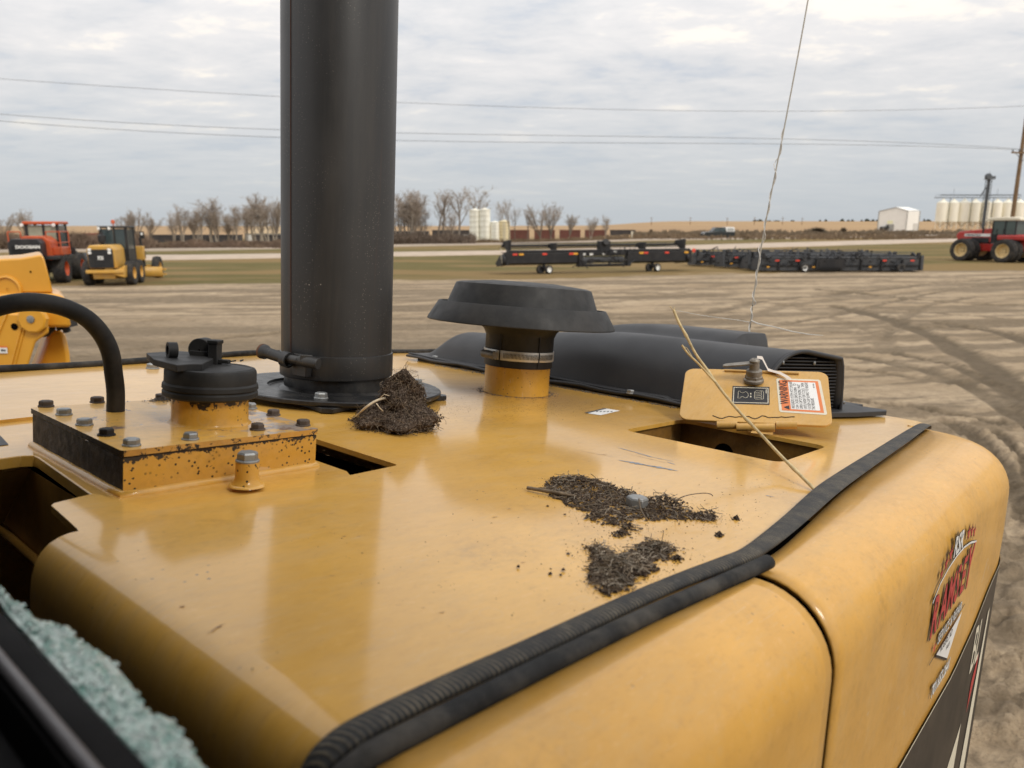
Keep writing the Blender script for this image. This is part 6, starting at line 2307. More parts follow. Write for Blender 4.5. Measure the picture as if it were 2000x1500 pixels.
def scratch(p0, p1, w0, n=18, mi=0):
    a_, b_ = V3(P(*p0)), V3(P(*p1))
    d_ = (b_ - a_)
    nn_ = Vector((-d_.y, d_.x, 0)).normalized()
    up_, dn_ = [], []
    for i in range(n + 1):
        t_ = i / n
        c_ = a_ + d_ * t_ + nn_ * (.0015 * mnoise.noise(Vector((t_ * 7, p0[0], 0))))
        w_ = w0 * math.sin(PI * min(1, max(.02, t_))) ** .4 * (.35 + abs(mnoise.noise(Vector((t_ * 11, p0[1], 3)))) * 2.2)
        up_.append(c_ + nn_ * w_ + Vector((0, 0, .0003)))
        dn_.append(c_ - nn_ * w_ + Vector((0, 0, .0003)))
    sk.mat(mi)
    sk.grid([up_, dn_])


scratch((1208, 899), (1325, 920), .0042, 34)
scratch((1215, 900), (1322, 920), .0022, 30)
scratch((1206, 874), (1275, 893), .0019)
scratch((1240, 886), (1318, 902), .0010)
scratch((1118, 878), (1200, 893), .0006, mi=1)
scratch((1302, 902), (1320, 908), .0012)
scratch((1496, 968), (1512, 971), .0016)
scratch((1225, 886), (1300, 904), .0006, mi=1)
scratch((405, 1238), (440, 1218), .0007, 10, 1)
scratch((350, 1186), (362, 1184), .0012, 6, 1)
scratch((960, 1012), (972, 1009), .0006, 6, 1)
for i in range(46):
    u_, v_ = rr.uniform(620, 1500), rr.uniform(860, 1200)
    if v_ > 1440 - .33 * u_ and u_ > 1100:
        continue
    scratch((u_, v_), (u_ + rr.uniform(3, 14), v_ + rr.uniform(-3, 2)), .00035, 5, 1)
tag(sk.build('paint_scratch', [plain('bare_metal_scratch', (.30, .32, .36), .5, .3, .3, 200), plain('brown_scratch', (.30, .17, .08), .6, 0, .3, 200)], EXC, None, recalc=False), kind='stuff')

# seals along the door line
s1 = [(.1635, .238, -.40), (.1635, .238, -.06), (.1650, .238, -.024), (.1720, .2375, -.006), (.182, .237, .002), (.20, .2358, .0055), (.25, .2345, .006), (.30, .2320, .006), (.36, .2300, .006), (.42, .2275, .006), (.47, .2240, .006), (.52, .2185, .0062), (.55, .2155, .0062), (.58, .2165, .006), (.62, .2200, .0058), (.70, .2290, .0050), (.85, .2470, .0045), (1.0, .2590, .004), (1.15, .2690, .004), (1.3, .2790, .004), (1.45, .2900, .0035), (1.56, .2975, .002), (1.60, .302, -.008)]
r1 = [.0075] * 11 + [.0078, .0080, .0085, .0095] + [.0105, .0125, .0125, .012, .012, .011, .010, .009]


def densify(pts, rs=None, k=4):
    P_, Q_ = [], []
    n = len(pts)
    for i in range(n - 1):
        p0, p1, p2, p3 = [Vector(pts[j]) for j in (max(i - 1, 0), i, i + 1, min(i + 2, n - 1))]
        for m in range(k):
            t_ = m / k
            P_.append(0.5 * ((2 * p1) + (p2 - p0) * t_ + (2 * p0 - 5 * p1 + 4 * p2 - p3) * t_ ** 2 + (3 * p1 - p0 - 3 * p2 + p3) * t_ ** 3))
            if rs:
                Q_.append(rs[i] + (rs[i + 1] - rs[i]) * t_)
    P_.append(Vector(pts[-1]))
    if rs:
        Q_.append(rs[-1])
    return P_, Q_


a_, b_ = densify(s1, r1)
fls = [.55 if p.x < .54 else max(.26, .55 - (p.x - .54) * 3.2) for p in a_]
MB().tube(a_, b_, 16, fls).build('door_seal', M_seal, EXC, 60)
s2 = [(.160, .224, -.40), (.160, .224, -.05), (.1625, .2235, -.02), (.171, .223, -.005), (.185, .2225, .001), (.20, .2215, .0025), (.30, .2180, .003), (.40, .2135, .003), (.48, .2070, .003), (.53, .2020, .004), (.557, .1990, .005)]
a_, b_ = densify(s2, [.0062] * len(s2))
MB().tube(a_, b_, 14, .9).build('bulb_seal', M_rub, EXC, 60)

# doors


def door(name, contour, Rf, inner, zlow, mat, bevel=0.0, solid=.003):
    """contour: [(a,b,na,nb)], rounded from the vertical side into the flat top"""
    rows = []
    for i, (a_, b_, na, nb) in enumerate(contour):
        R = Rf(i / (len(contour) - 1))
        col_ = [(a_ + .004 * na * 0, b_, zlow), (a_, b_, zlow * .5), (a_ - na * .0012, b_ - nb * .0012, -R - .06), (a_, b_, -R)]
        for k_ in range(1, 11):
            t_ = PI / 2 * k_ / 10
            d = R * (1 - math.cos(t_))
            col_.append((a_ + na * d, b_ + nb * d, -R + R * math.sin(t_)))
        ia, ib = inner(i, a_ + na * R, b_ + nb * R)
        col_.append((ia, ib, .0))
        rows.append(col_)
    o = MB().grid([[(p[0], p[1], p[2] - .0015) for p in r] for r in rows]).build(name, mat, EXC, 50)
    s_ = o.modifiers.new('solid', 'SOLIDIFY')
    s_.thickness = solid
    s_.offset = -1 if o.data.polygons[0].normal.z > 0 or True else 1
    return o


Rn = .054
ct = [(.132, .212, 1, 0), (.132, .20, 1, 0)] + [(.132 + Rn - Rn * math.cos(t_), .137 + Rn - Rn * math.sin(t_), math.cos(t_), math.sin(t_)) for t_ in np.linspace(.0, PI / 2, 10)] + [(x_, .137, 0, 1) for x_ in np.linspace(.20, .5250, 24)]
inl = lambda x_: np.interp(x_, [.16, .20, .30, .40, .48, .53, .56], [.215, .2145, .2115, .207, .2005, .1955, .1925])
near_door = door('engine_door', ct, lambda t: Rn, lambda i, a_, b_: (max(a_, .1865), max(b_ + .0005, float(inl(max(a_, .1865)))) + .0), -.75, M_door)
ct = [(x_, np.interp(x_, [.547, 1.44], [.1365, .1395]), 0, 1) for x_ in np.linspace(.5460, 1.42, 40)] + [(1.44 + .17 * math.sin(t_), .3095 - .17 * math.cos(t_), -math.sin(t_), math.cos(t_)) for t_ in np.linspace(0.02, PI / 2 + .1, 18)]
sln = lambda x_: np.interp(x_, [.54, .58, .62, .70, .85, 1.0, 1.3, 1.56, 1.7], [.2085, .2095, .2110, .2195, .2370, .2500, .2710, .2905, .2955])
far_door = door('side_door', ct, lambda t: .060 + .028 * max(0, (t - .35)) / .65, lambda i, a_, b_: (a_, max(b_ + .0005, float(sln(a_)))), -.80, M_door)
# dark gap filler behind the joint
MB().b2(.5315, .5385, .172, .196, -.7, -.030).b2(.5315, .5385, .152, .172, -.7, -.060).build('joint_strip', M_void, EXC)

# black stripe with trim and lettering on the door side
sta = list(np.linspace(.5485, 1.42, 30)) + [1.44 + .1712 * math.sin(t_) for t_ in np.linspace(.02, 1.3, 12)]
stb = [float(np.interp(x_, [.547, 1.44], [.1365, .1395])) - .0030 for x_ in sta[:30]] + [.3095 - .1730 * math.cos(t_) for t_ in np.linspace(.02, 1.3, 12)]
top_ = lambda x_: float(np.interp(x_, [.5, 1.10, 1.245, 1.35, 1.5, 1.61], [-.264, -.264, -.243, -.213, -.185, -.17]))
st = MB().mat(0).grid([[(a_, b_, top_(a_)) for a_, b_ in zip(sta, stb)], [(a_, b_, -.60) for a_, b_ in zip(sta, stb)]])
st.mat(1).grid([[(a_, b_ - .0004, top_(a_) + .0015) for a_, b_ in zip(sta, stb)], [(a_, b_ - .0004, top_(a_) - .001) for a_, b_ in zip(sta, stb)]])
yb = .1352
st.mat(1).poly([(1.273, yb, -.404), (1.262, yb, -.62), (.95, yb, -.60), (1.05, yb, -.52)])
st.mat(1).poly([(1.385, yb, -.26), (1.398, yb, -.255), (1.40, yb, -.60), (1.33, yb, -.60)])
st.mat(2).poly([(1.315, yb, -.354), (1.352, yb, -.318), (1.352, yb, -.352), (1.315, yb, -.405)])
st.mat(1).text('BL', .105, (1.270, yb, -.325), (1, .003, 0), (0, 0, 1), sx=.72, bold=.001)
st.build('side_stripe', [M_stripe, M_offw, M_red], far_door, None, recalc=False)
# dealer decal
dcl = MB()
yb = .1365
EXV, EYV = Vector((1, .0030, 0)), Vector((0, 0, 1))


def dz(a_):
    return .1365 + (a_ - .547) * .0034 - .0030


def lines(pts, w, mi, o=0.0):
    for (p, q) in zip(pts[:-1], pts[1:]):
        d_ = Vector((q[0] - p[0], 0, q[1] - p[1])).normalized()
        n_ = Vector((-d_.z, 0, d_.x)) * w
        a0 = Vector((p[0], dz(p[0]) - o, p[1]))
        a1 = Vector((q[0], dz(q[0]) - o, q[1]))
        dcl.mat(mi).poly([a0 - n_, a1 - n_, a1 + n_, a0 + n_])


def dtext(s, size, a_, z_, mi, sx=1.0, bold=0.0, o=0.0, shear=0.0):
    dcl.mat(mi).text(s, size, (a_, dz(a_) - o, z_), EXV, EYV, sx=sx, bold=bold, shear=shear)


for ch, a_, z_, s_ in (('R', .884, -.141, .066), ('A', .928, -.140, .064), ('M', .966, -.138, .063), ('S', 1.012, -.137, .064), ('E', 1.048, -.137, .067), ('Y', 1.082, -.140, .080)):
    dtext(ch, s_, a_ - .001, z_ - .001, 3, .84, .0030)
    dtext(ch, s_, a_, z_, 2, .84, .0014, .0004)
arcp = [(.872, -.097), (.90, -.083), (.94, -.075), (.985, -.071), (1.03, -.071), (1.08, -.076), (1.128, -.085)]
lines(arcp, .0022, 3)
lines(arcp, .0013, 1, .0004)
dtext('RSR', .034, .958, -.068, 3, 1.0, .0022)
dtext('RSR', .034, .959, -.0675, 1, 1.0, .0010, .0004)


def star(a_, z_, r, mi, o):
    pts = []
    for i in range(10):
        rr_ = r if i % 2 == 0 else r * .42
        t_ = PI / 2 + i * PI / 5
        pts.append((a_ + rr_ * math.cos(t_), z_ + rr_ * math.sin(t_)))
    dcl.mat(mi)
    c_ = Vector((a_, dz(a_) - o, z_))
    for i in range(10):
        p, q = pts[i], pts[(i + 1) % 10]
        dcl.poly([c_, (p[0], dz(p[0]) - o, p[1]), (q[0], dz(q[0]) - o, q[1])])


for a_, z_, r in ((.900, -.072, .007), (.920, -.065, .009), (.941, -.059, .011), (1.050, -.057, .011), (1.074, -.060, .010), (1.096, -.065, .009)):
    star(a_, z_, r * 1.3, 3, 0)
    star(a_, z_, r, 2, .0004)
dtext('SERVICE & REPAIR', .0185, .943, -.168, 3, .98, .0012)
dtext('SERVICE & REPAIR', .0185, .943, -.1675, 1, .98, .0002, .0004)
star(.928, -.166, .008, 2, .0002)
lines([(.912, -.181), (1.0, -.1735), (1.115, -.168)], .0010, 3)
dcl.mat(1).poly([(.948, dz(.948) - .0002, -.181), (1.035, dz(1.035) - .0002, -.216), (1.100, dz(1.1) - .0002, -.174)])
lines([(.948, -.1825), (1.035, -.2175)], .0016, 3)
dtext('ROGERS, ND', .0125, .970, -.1865, 3, 1.0, 0, .0005)
dtext('SALES', .009, 1.012, -.198, 3, 1.0, 0, .0005)
dtext('701.653.2641', .0215, .955, -.238, 3, .92, .0012)
dtext('701.653.2641', .0215, .955, -.2375, 1, .92, .0007, .0004)
dcl.build('dealer_decal', [M_blkprint, M_white, M_red, M_blkprint], far_door, None, recalc=False)
chp = MB()
for (u_, v_, w_) in ((1896, 983, 4), (1902, 988, 3)):
    p = PL(u_, v_, 1, .150)
ar = []
chip = [(1888, 984), (1893, 982), (1899, 986), (1904, 992), (1908, 998), (1903, 995), (1897, 993), (1891, 990)]


# lower body, counterweight and tracks so that the machine stands on the lot
inv = (MD @ Matrix.Translation(EOFF)).inverted()


def wpart(mb, name, mat, bevel=0.0):
    o = mb.build(name, mat, None, 35, bevel)
    o.parent = EXC
    o.matrix_basis = inv
    return o


cx, cy = float((MD @ Vector((.6, 1.0, 0))).x), float((MD @ Vector((.6, 1.0, 0))).y)
hdg = math.atan2(DA[1], DA[0])
up = MB()
up.box((cx, cy, 1.35), (2.6, 2.0, .7), hdg)
wpart(up, 'swing_frame', M_door, .04)
wpart(MB().lathe((cx, cy, 0), [(.5, .75), (.55, .8), (.55, .98), (.5, 1.0)], 32), 'slew_ring', M_blkpaint)
for s_ in (-1, 1):
    off = Vector((-math.sin(hdg), math.cos(hdg), 0)) * s_ * .95
    tk_ = MB()
    prof_ = [(-1.55, .42), (-1.42, .12), (-1.2, .0), (1.2, .0), (1.42, .12), (1.55, .42), (1.42, .74), (1.2, .84), (-1.2, .84), (-1.42, .74)]
    ca_, sa_ = math.cos(hdg), math.sin(hdg)
    w_ = Vector((-sa_, ca_, 0)) * .5
    tk_.prism([Vector((cx + x_ * ca_, cy + x_ * sa_, z_)) + off - w_ / 2 for x_, z_ in prof_], w_)
    for i in range(18):
        x_ = -1.2 + i * .141
        for z_ in (.0, .86):
            c_ = Vector((cx + x_ * ca_, cy + x_ * sa_, z_)) + off
            tk_.box(c_, (.03, .5, .03), hdg)
    wpart(tk_, 'track', M_tyre)
wpart(MB().box((cx, cy, .62), (1.6, 1.6, .35), hdg), 'undercarriage', M_blkpaint, .03)

# cab window sill with the shattered side window
fr = MB()
B_ = np.linspace(-.30, .95, 26)
secs = [(.0935, -.50), (.0935, .044), (.0915, .0495), (.0850, .0505), (.0815, .0500), (.0795, .0525), (.0765, .0535), (.0735, .0520), (.0715, .0470), (.0700, .0420), (.0500, .0420), (.0480, .036), (-.0300, .036), (-.034, .02), (-.12, .02), (-.12, -.5)]
fr.grid([[(a_, b_, z_) for b_ in B_] for a_, z_ in secs])
M_frame = plain('matt_frame', (.010, .009, .009), .7, 0, .3, 8, dirt=(.05, .045, .04), dirtamt=.3, dscale=20)
M_frame.node_tree.nodes['Principled BSDF'].inputs['Specular IOR Level'].default_value = .12
frame = fr.build('cab_window_frame', M_frame, EXC, 28)
MB().tube([(.0772, b_, .0545) for b_ in B_], .0024, 8, .6).build('sill_trim', plain('grey_trim_strip', (.16, .15, .15), .4, .3, .15, 60), frame, 60)
fd = MB().prism([(.0930, -.30, -.5), (.0930, .95, -.5), (.0930, .95, -1.4), (.0930, -.30, -1.4)], (-.2, 0, 0))
fd.build('cab_side', M_blkpaint, frame)
# the rest of the cab round the broken side window
cabx0, cabx1, cby0, cby1, cbz = -1.05, .0935, -.85, .95, 1.25
rf_ = MB().b2(cabx0, cabx1 + .01, cby0, cby1, cbz, cbz + .07)
rf_.build('cab_roof', M_blkpaint, frame, 30, .01)
MB().b2(cabx1 - .05, cabx1, cby0, cby0 + .09, .036, cbz).build('cab_pillar', M_blkpaint, frame, 30)
MB().b2(cabx1 - .05, cabx1, cby1 - .08, cby1, .036, cbz).build('cab_pillar', M_blkpaint, frame, 30)
MB().b2(cabx0, cabx1, cby0, cby0 + .02, -1.4, cbz).build('cab_rear', M_blkpaint, frame, 30)  # unseen cab walls, left solid without windows to block light
MB().b2(cabx0, cabx0 + .02, cby0, cby1, -1.4, cbz).build('cab_far_side', M_blkpaint, frame, 30)
MB().b2(cabx0, cabx1 - .05, cby1 - .02, cby1, -1.4, cbz).build('cab_front', M_blkpaint, frame, 30)
# jagged strip of crazed glass still held by the seal: measured outline, two skins of chips
sil = [(-30, 1128, 1150), (0, 1153, 1158), (20, 1172, 1190), (40, 1182, 1212), (60, 1205, 1232), (80, 1218, 1256), (100, 1216, 1280), (120, 1224, 1302), (145, 1243, 1330), (170, 1262, 1358), (190, 1268, 1380), (215, 1288, 1405), (235, 1312, 1428), (255, 1340, 1450), (272, 1368, 1468), (290, 1393, 1490), (318, 1402, 1520), (340, 1410, 1545), (352, 1432, 1558), (366, 1458, 1575), (385, 1482, 1596), (400, 1512, 1612), (430, 1560, 1650), (470, 1630, 1700)]


def gp(u, v, lift=0.0):
    """point on the slanting glass remnant: plane leaning out from the sill edge"""
    d = DR @ ray(u, v)
    c = np.array([0, 0, DH])
    n_ = np.array([.45, 0, 1.0])
    p0 = np.array([.0925, 0, .0475 + lift])
    t_ = np.dot(p0 - c, n_) / np.dot(d, n_)
    return Vector(c + d * t_)


cells = MB()
rr = random.Random(12)
for i in range(len(sil) - 1):
    (u0, t0, b0), (u1, t1, b1) = sil[i], sil[i + 1]
    nu, nv = 3, 8
    for iu in range(nu):
        for iv in range(nv):
            f = (iu + rr.uniform(.2, .8)) / nu
            g_ = (iv + rr.uniform(.1, .9)) / nv
            u_ = u0 + (u1 - u0) * f
            tt, bb_ = t0 + (t1 - t0) * f, b0 + (b1 - b0) * f
            v_ = tt + (bb_ - tt) * g_
            p = gp(u_, v_, rr.uniform(-.0006, .0010))
            s_ = rr.uniform(.0009, .0022)
            # chunky irregular granule
            vs2 = []
            for (x_, y_, z_) in ((1, 0, 0), (-1, 0, 0), (0, 1, 0), (0, -1, 0), (0, 0, 1), (0, 0, -1), (.7, .7, .5), (-.7, .6, .5), (.6, -.7, .5), (-.6, -.7, .5)):
                vs2.append(p + Vector((x_, y_, z_)) * s_ * rr.uniform(.75, 1.15))
            cells.add(vs2, [(4, 6, 7), (4, 7, 9), (4, 9, 8), (4, 8, 6), (0, 2, 6), (2, 7, 6), (2, 1, 7), (1, 9, 7), (1, 3, 9), (3, 8, 9), (3, 0, 8), (0, 6, 8), (5, 2, 0), (5, 1, 2), (5, 3, 1), (5, 0, 3)])
base = [[gp(u_ - 3, t_ + 5 + 3 * math.sin(u_), -.0004) for u_, t_, b_ in sil], [gp(u_ - 2, (t_ + b_) / 2, -.0004) for u_, t_, b_ in sil], [gp(u_ - 8, b_ + 14, -.0012) for u_, t_, b_ in sil]]
gl = MB()
gl.grid(base)
gb = gl.build('shattered_window', M_glass, EXC, None)
s_ = gb.modifiers.new('solid', 'SOLIDIFY')
s_.thickness = .0015
tag(cells.build('glass_granules', M_glass, gb, None, recalc=False), kind='stuff')
gb['label'] = 'strip of crazed pale green safety glass left in the window frame'

# ------------------------------------------------------------------ whip antenna and its twine
ab = PL(1461, 662, 0, 1.655)
an_ = MB()
apx = [(1461, 668), (1465, 640), (1472, 580), (1484, 500), (1502, 400), (1524, 290), (1545, 180), (1562, 90), (1579, -5), (1600, -130)]
apts = [Vector(PL(u_, v_, 0, 1.655)) for u_, v_ in apx]
apts[0].z = .0
ant = MB().tube(densify(apts)[0], [.0016] * 1 + [.0016] * 36, 8).build('whip_antenna', M_rodw, EXC, 60)
MB().lathe(apts[0], [(.012, .0), (.012, .015), (.006, .03), (.002, .04)], 16, caps=(True, False)).build('antenna_base', M_blk, ant, 40)


def deck_thing(name, mb, mats, label, cat, loc, smooth=None, group=None, kind=None, recalc=False):
    loc = Vector(loc)
    mb.v = [tuple(Vector(p) - loc) for p in mb.v]
    o = mb.build(name, mats, None, smooth, recalc=recalc)
    o.matrix_world = MD @ Matrix.Translation(loc)
    return tag(o, label, cat, group, kind)


rr = random.Random(4)
tw = []
dn = densify(apts, k=14)[0]
n_ = len(dn)
for i in range(2, int(n_ * .60)):
    p = dn[i]
    loose = .004 * max(0, math.sin(i * .31)) ** 3
    t_ = i * .85
    tw.append(p + Vector((0, math.cos(t_), 0)) * (.0026 + loose) + Vector((math.sin(t_), 0, 0)) * (.0026 + loose))
mb = MB().tube(tw, [.0010 + .0008 * abs(mnoise.noise(Vector((i * .3, 0, 0)))) for i in range(len(tw))], 5)
mb.tube([Vector(PL(u_, v_, 0, 1.655)) for u_, v_ in ((1467, 626), (1480, 632), (1510, 638), (1550, 648), (1580, 653), (1608, 655))], [.0016, .0014, .0011, .0010, .0010, .0004], 5)
mb.tube([Vector(PL(u_, v_, 0, 1.655)) for u_, v_ in ((1467, 630), (1440, 625), (1400, 620), (1365, 615), (1320, 606))], [.0007, .0006, .0005, .0005, .0003], 4)
deck_thing('twine', mb, M_twine, 'fluffy white twine wound round the thin antenna with two loose strands', 'twine', apts[0])
# ribbon on the latch
p0 = L0 + lax * .030
rb = []
for i, (u_, v_, dzv) in enumerate(((1478, 716, -.006), (1488, 718, -.008), (1500, 728, -.004), (1510, 731, .0), (1524, 735, .002), (1536, 742, .003), (1545, 746, .003))):
    q = HM(*HP(u_, v_), .006 if i > 1 else .02)
    w_ = (.0045, .006, .005, .004, .005, .006, .003)[i]
    rb.append((q + hd * w_, q - hd * w_ * .6))
deck_thing('ribbon', MB().grid([[p[0] for p in rb], [p[1] for p in rb]]), plain('torn_plastic', (.66, .58, .50), .5, 0, .1, 200), 'torn pale plastic ribbon tied round the hatch latch', 'ribbon', rb[0][0], 60)


# ------------------------------------------------------------------ soil, roots and straw on the deck
def crumb(mb, p, s, rr, flat=.7):
    vs2 = [p + Vector((x_ * s * rr.uniform(.6, 1.2), y_ * s * rr.uniform(.6, 1.2), z_ * s * flat * rr.uniform(.6, 1.2))) for x_, y_, z_ in ((1, 0, 0), (0, 1, 0), (-1, 0, 0), (0, -1, 0), (0, 0, 1), (0, 0, -.6))]
    mb.add(vs2, [(0, 1, 4), (1, 2, 4), (2, 3, 4), (3, 0, 4), (1, 0, 5), (2, 1, 5), (3, 2, 5), (0, 3, 5)])


def fibre(mb, p, ln, r, rr, up=.25, curl=.9, n=6):
    d = Vector((rr.gauss(0, 1), rr.gauss(0, 1), abs(rr.gauss(0, up)))).normalized()
    pts = [p]
    for i in range(n):
        d = (d + Vector((rr.gauss(0, curl * .3), rr.gauss(0, curl * .3), rr.gauss(0, curl * .18) - .05))).normalized()
        q = pts[-1] + d * ln / n
        q.z = max(q.z, .0006)
        pts.append(q)
    mb.tube(pts, r, 3, caps=False)


def inside(x, y, poly):
    c = False
    j = len(poly) - 1
    for i in range(len(poly)):
        if (poly[i][1] > y) != (poly[j][1] > y) and x < (poly[j][0] - poly[i][0]) * (y - poly[i][1]) / (poly[j][1] - poly[i][1]) + poly[i][0]:
            c = not c
        j = i
    return c


def dirt_patch(label, pix, n, hmax, seed, peaks=(), nf=520):
    rr = random.Random(seed)
    poly = [tuple(P(*p)[:2]) for p in pix]
    xs, ys = [p[0] for p in poly], [p[1] for p in poly]
    pk = [(tuple(P(*p[:2])[:2]), p[2], p[3]) for p in peaks]

    def hgt(x, y):
        h_ = .0012 + hmax * .35 * max(0, mnoise.noise(Vector((x * 40, y * 40, seed))) + .25)
        for (c, r, hh) in pk:
            d = math.hypot(x - c[0], y - c[1]) / r
            if d < 1:
                h_ += hh * (1 - d) ** 1.3
        return h_
    mb = MB()
    k = 0
    tries = 0
    while k < n and tries < n * 12:
        tries += 1
        x, y = rr.uniform(min(xs) - .01, max(xs) + .01), rr.uniform(min(ys) - .01, max(ys) + .01)
        ww = .006
        jx, jy = x + rr.gauss(0, .0022), y + rr.gauss(0, .0022)
        jx += .006 * mnoise.noise(Vector((x * 90, y * 90, 1)))
        jy += .006 * mnoise.noise(Vector((x * 90, y * 90, 7)))
        if not inside(jx, jy, poly):
            if rr.random() > .004:
                continue
        if mnoise.noise(Vector((x * 75, y * 75, seed + 3))) < -.42 and rr.random() < .9:
            continue
        h_ = hgt(x, y)
        mb.mat(0)
        crumb(mb, Vector((x, y, h_ * rr.uniform(.1, .8))), rr.choice((.0005, .0007, .0010, .0012, .0015, .0022)), rr)
        k += 1
    for i in range(n // 5):
        q_ = poly[rr.randrange(len(poly))]
        x, y = q_[0] + rr.gauss(0, .010), q_[1] + rr.gauss(0, .010)
        crumb(mb, Vector((x, y, .0003)), rr.choice((.0003, .0004, .0006)), rr, .5)
    mb.mat(1)
    for i in range(nf):
        for _ in range(20):
            x, y = rr.uniform(min(xs), max(xs)), rr.uniform(min(ys), max(ys))
            if inside(x, y, poly):
                break
        mb.mat(1 if rr.random() < .55 else 2)
        fibre(mb, Vector((x, y, hgt(x, y) * .9 + .0006)), rr.uniform(.003, .012), rr.uniform(.00018, .00048), rr, .12, .7, 4)
    return mb, poly


ALL1 = [(1078, 937), (1130, 933), (1165, 938), (1200, 953), (1236, 962), (1262, 978), (1290, 976), (1320, 985), (1345, 996), (1372, 1006), (1392, 1000), (1400, 1012), (1388, 1020), (1350, 1016), (1310, 1016), (1262, 1016), (1225, 1016), (1232, 1026), (1252, 1036), (1226, 1036), (1206, 1026), (1186, 1022), (1160, 1018), (1150, 1008), (1165, 1002), (1140, 998), (1110, 988), (1085, 972), (1060, 958)]
mb, poly = dirt_patch('', ALL1, 6500, .005, 1, ((1120, 945, .035, .009), (1300, 988, .030, .014), (1170, 955, .03, .006), (1385, 1008, .015, .005)))
deck_thing('dirt_patch', mb, [M_soil, M_fibre, M_chop], 'long dry patch of soil and chopped roots around a grey bolt head on the deck', 'dirt', V3(P(1230, 985)))
q = P(1243, 990)
hb_ = MB()
hb_.cyl((q[0], q[1], 0), (q[0], q[1], .0090), .0108, .0108, 6).cyl((q[0], q[1], .0090), (q[0], q[1], .0105), .0108, .0090, 6)
hb_.build('bolt', M_zinc, EXC, 30, .0008)['label'] = 'grey bolt head half buried in the long dirt patch'
mb, poly = dirt_patch('', [(1150, 1070), (1165, 1066), (1182, 1072), (1192, 1086), (1205, 1090), (1228, 1086), (1240, 1074), (1262, 1062), (1290, 1062), (1308, 1066), (1312, 1080), (1294, 1090), (1272, 1098), (1265, 1106), (1278, 1116), (1262, 1124), (1240, 1130), (1232, 1146), (1212, 1152), (1190, 1166), (1172, 1150), (1158, 1132), (1154, 1110), (1160, 1096), (1150, 1084)], 4200, .006, 2, ((1215, 1110, .028, .006), (1285, 1075, .016, .004)))
deck_thing('dirt_patch', mb, [M_soil, M_fibre, M_chop], 'V shaped crumbly dark dirt patch touching the ribbed seal', 'dirt', V3(P(1215, 1110)))
for (u_, v_, r_, lab) in ((1212, 1044, .008, 'small round crumb pile just below the long dirt patch'), (1322, 1093, .006, 'small crumb of dirt between the V shaped patch and the ribbed seal'), (1405, 1046, .004, 'single brown crumb on the deck left of the ribbed seal'), (1438, 1014, .004, 'tiny crumb right of the long dirt patch')):
    rr = random.Random(u_)
    c = V3(P(u_, v_))
    mb = MB().mat(0)
    for i in range(130):
        t_, q_ = rr.uniform(0, 2 * PI), abs(rr.gauss(0, r_ * .5))
        crumb(mb, c + Vector((q_ * 1.5 * math.cos(t_), q_ * math.sin(t_), rr.uniform(0, .004) * max(0, 1 - q_ / r_))), rr.uniform(.0007, .0015), rr)
    deck_thing('dirt_crumb', mb, [M_soil], lab, 'dirt', c)
# loose specks across the deck
rr = random.Random(77)
mb = MB()
for (u_, v_, su, sv, n) in ((1010, 790, 75, 14, 900), (860, 800, 60, 10, 300), (1110, 790, 80, 12, 500), (1400, 1000, 60, 30, 60), (1240, 1050, 80, 40, 120), (900, 1100, 260, 90, 90), (760, 835, 50, 8, 90), (1500, 950, 50, 20, 60), (1150, 760, 60, 6, 120)):
    for i in range(n):
        a_, b_ = rr.gauss(u_, su), rr.gauss(v_, sv)
        if b_ < 770 or (a_ > 1240 and b_ < 900):
            continue
        p = V3(P(a_, b_))
        crumb(mb, p, rr.choice((.0004, .0005, .0006, .0009)), rr, .5)
deck_thing('loose_crumbs', mb, [M_soil], 'scattered specks of dirt over the yellow deck round the intake neck', 'dirt', V3(P(1010, 800)), kind='stuff')
# rubbish line under the duct lip and the seal
mb = MB()
rr = random.Random(78)
for i in range(620):
    t_ = rr.random()
    if t_ < 2:
        u_ = rr.uniform(880, 1330)
        p = Vector((1.252 - abs(rr.gauss(0, .008)), np.interp(u_, [880, 1330], [1.30, .65]), .001))
    else:
        t2 = rr.random()
        p = Vector((.60 + .5 * t2, float(np.interp(.6 + .5 * t2, [.6, 1.1], [.212, .252])) - .004, .002))
    crumb(mb, p, rr.uniform(.0008, .0022), rr)
for i in range(500):
    t_ = rr.uniform(0, 2 * PI)
    q_ = .0655 + abs(rr.gauss(0, .008))
    crumb(mb, IC + Vector((q_ * math.cos(t_), q_ * math.sin(t_), .001)), rr.uniform(.0005, .0015), rr)
deck_thing('chaff', mb, [plain('grey_chaff', (.12, .11, .10), .9, 0, .5, 200)], 'grey chaff and grit along the duct lip and round the intake neck', 'chaff', (1.0, .8, 0), kind='stuff')
# dirt heap on the lid bolt
mb = MB()
c = V3(P(318, 782, .037))
for i in range(500):
    t_, q_ = rr.uniform(0, 2 * PI), abs(rr.gauss(0, .007))
    crumb(mb, c + Vector((q_ * 1.6 * math.cos(t_), q_ * math.sin(t_), .0003 + .005 * max(0, 1 - q_ / .010) * rr.random())), rr.uniform(.0004, .0010), rr)
deck_thing('grit_pile', mb, [plain('grey_grit', (.16, .14, .12), .9, 0, .5, 300)], 'little grey grit pile round a lid bolt behind the filler neck', 'grit', c)

# root-bound clod beside the stack
cc_ = V3(P(772, 838)) + Vector((.014, .018, 0))
rr = random.Random(21)
mb = MB().mat(0)
tcv = Vector((-cc_.x, -cc_.y, 0)).normalized()
sdv = Vector((-tcv.y, tcv.x, 0))     # towards the left of the picture is -sdv


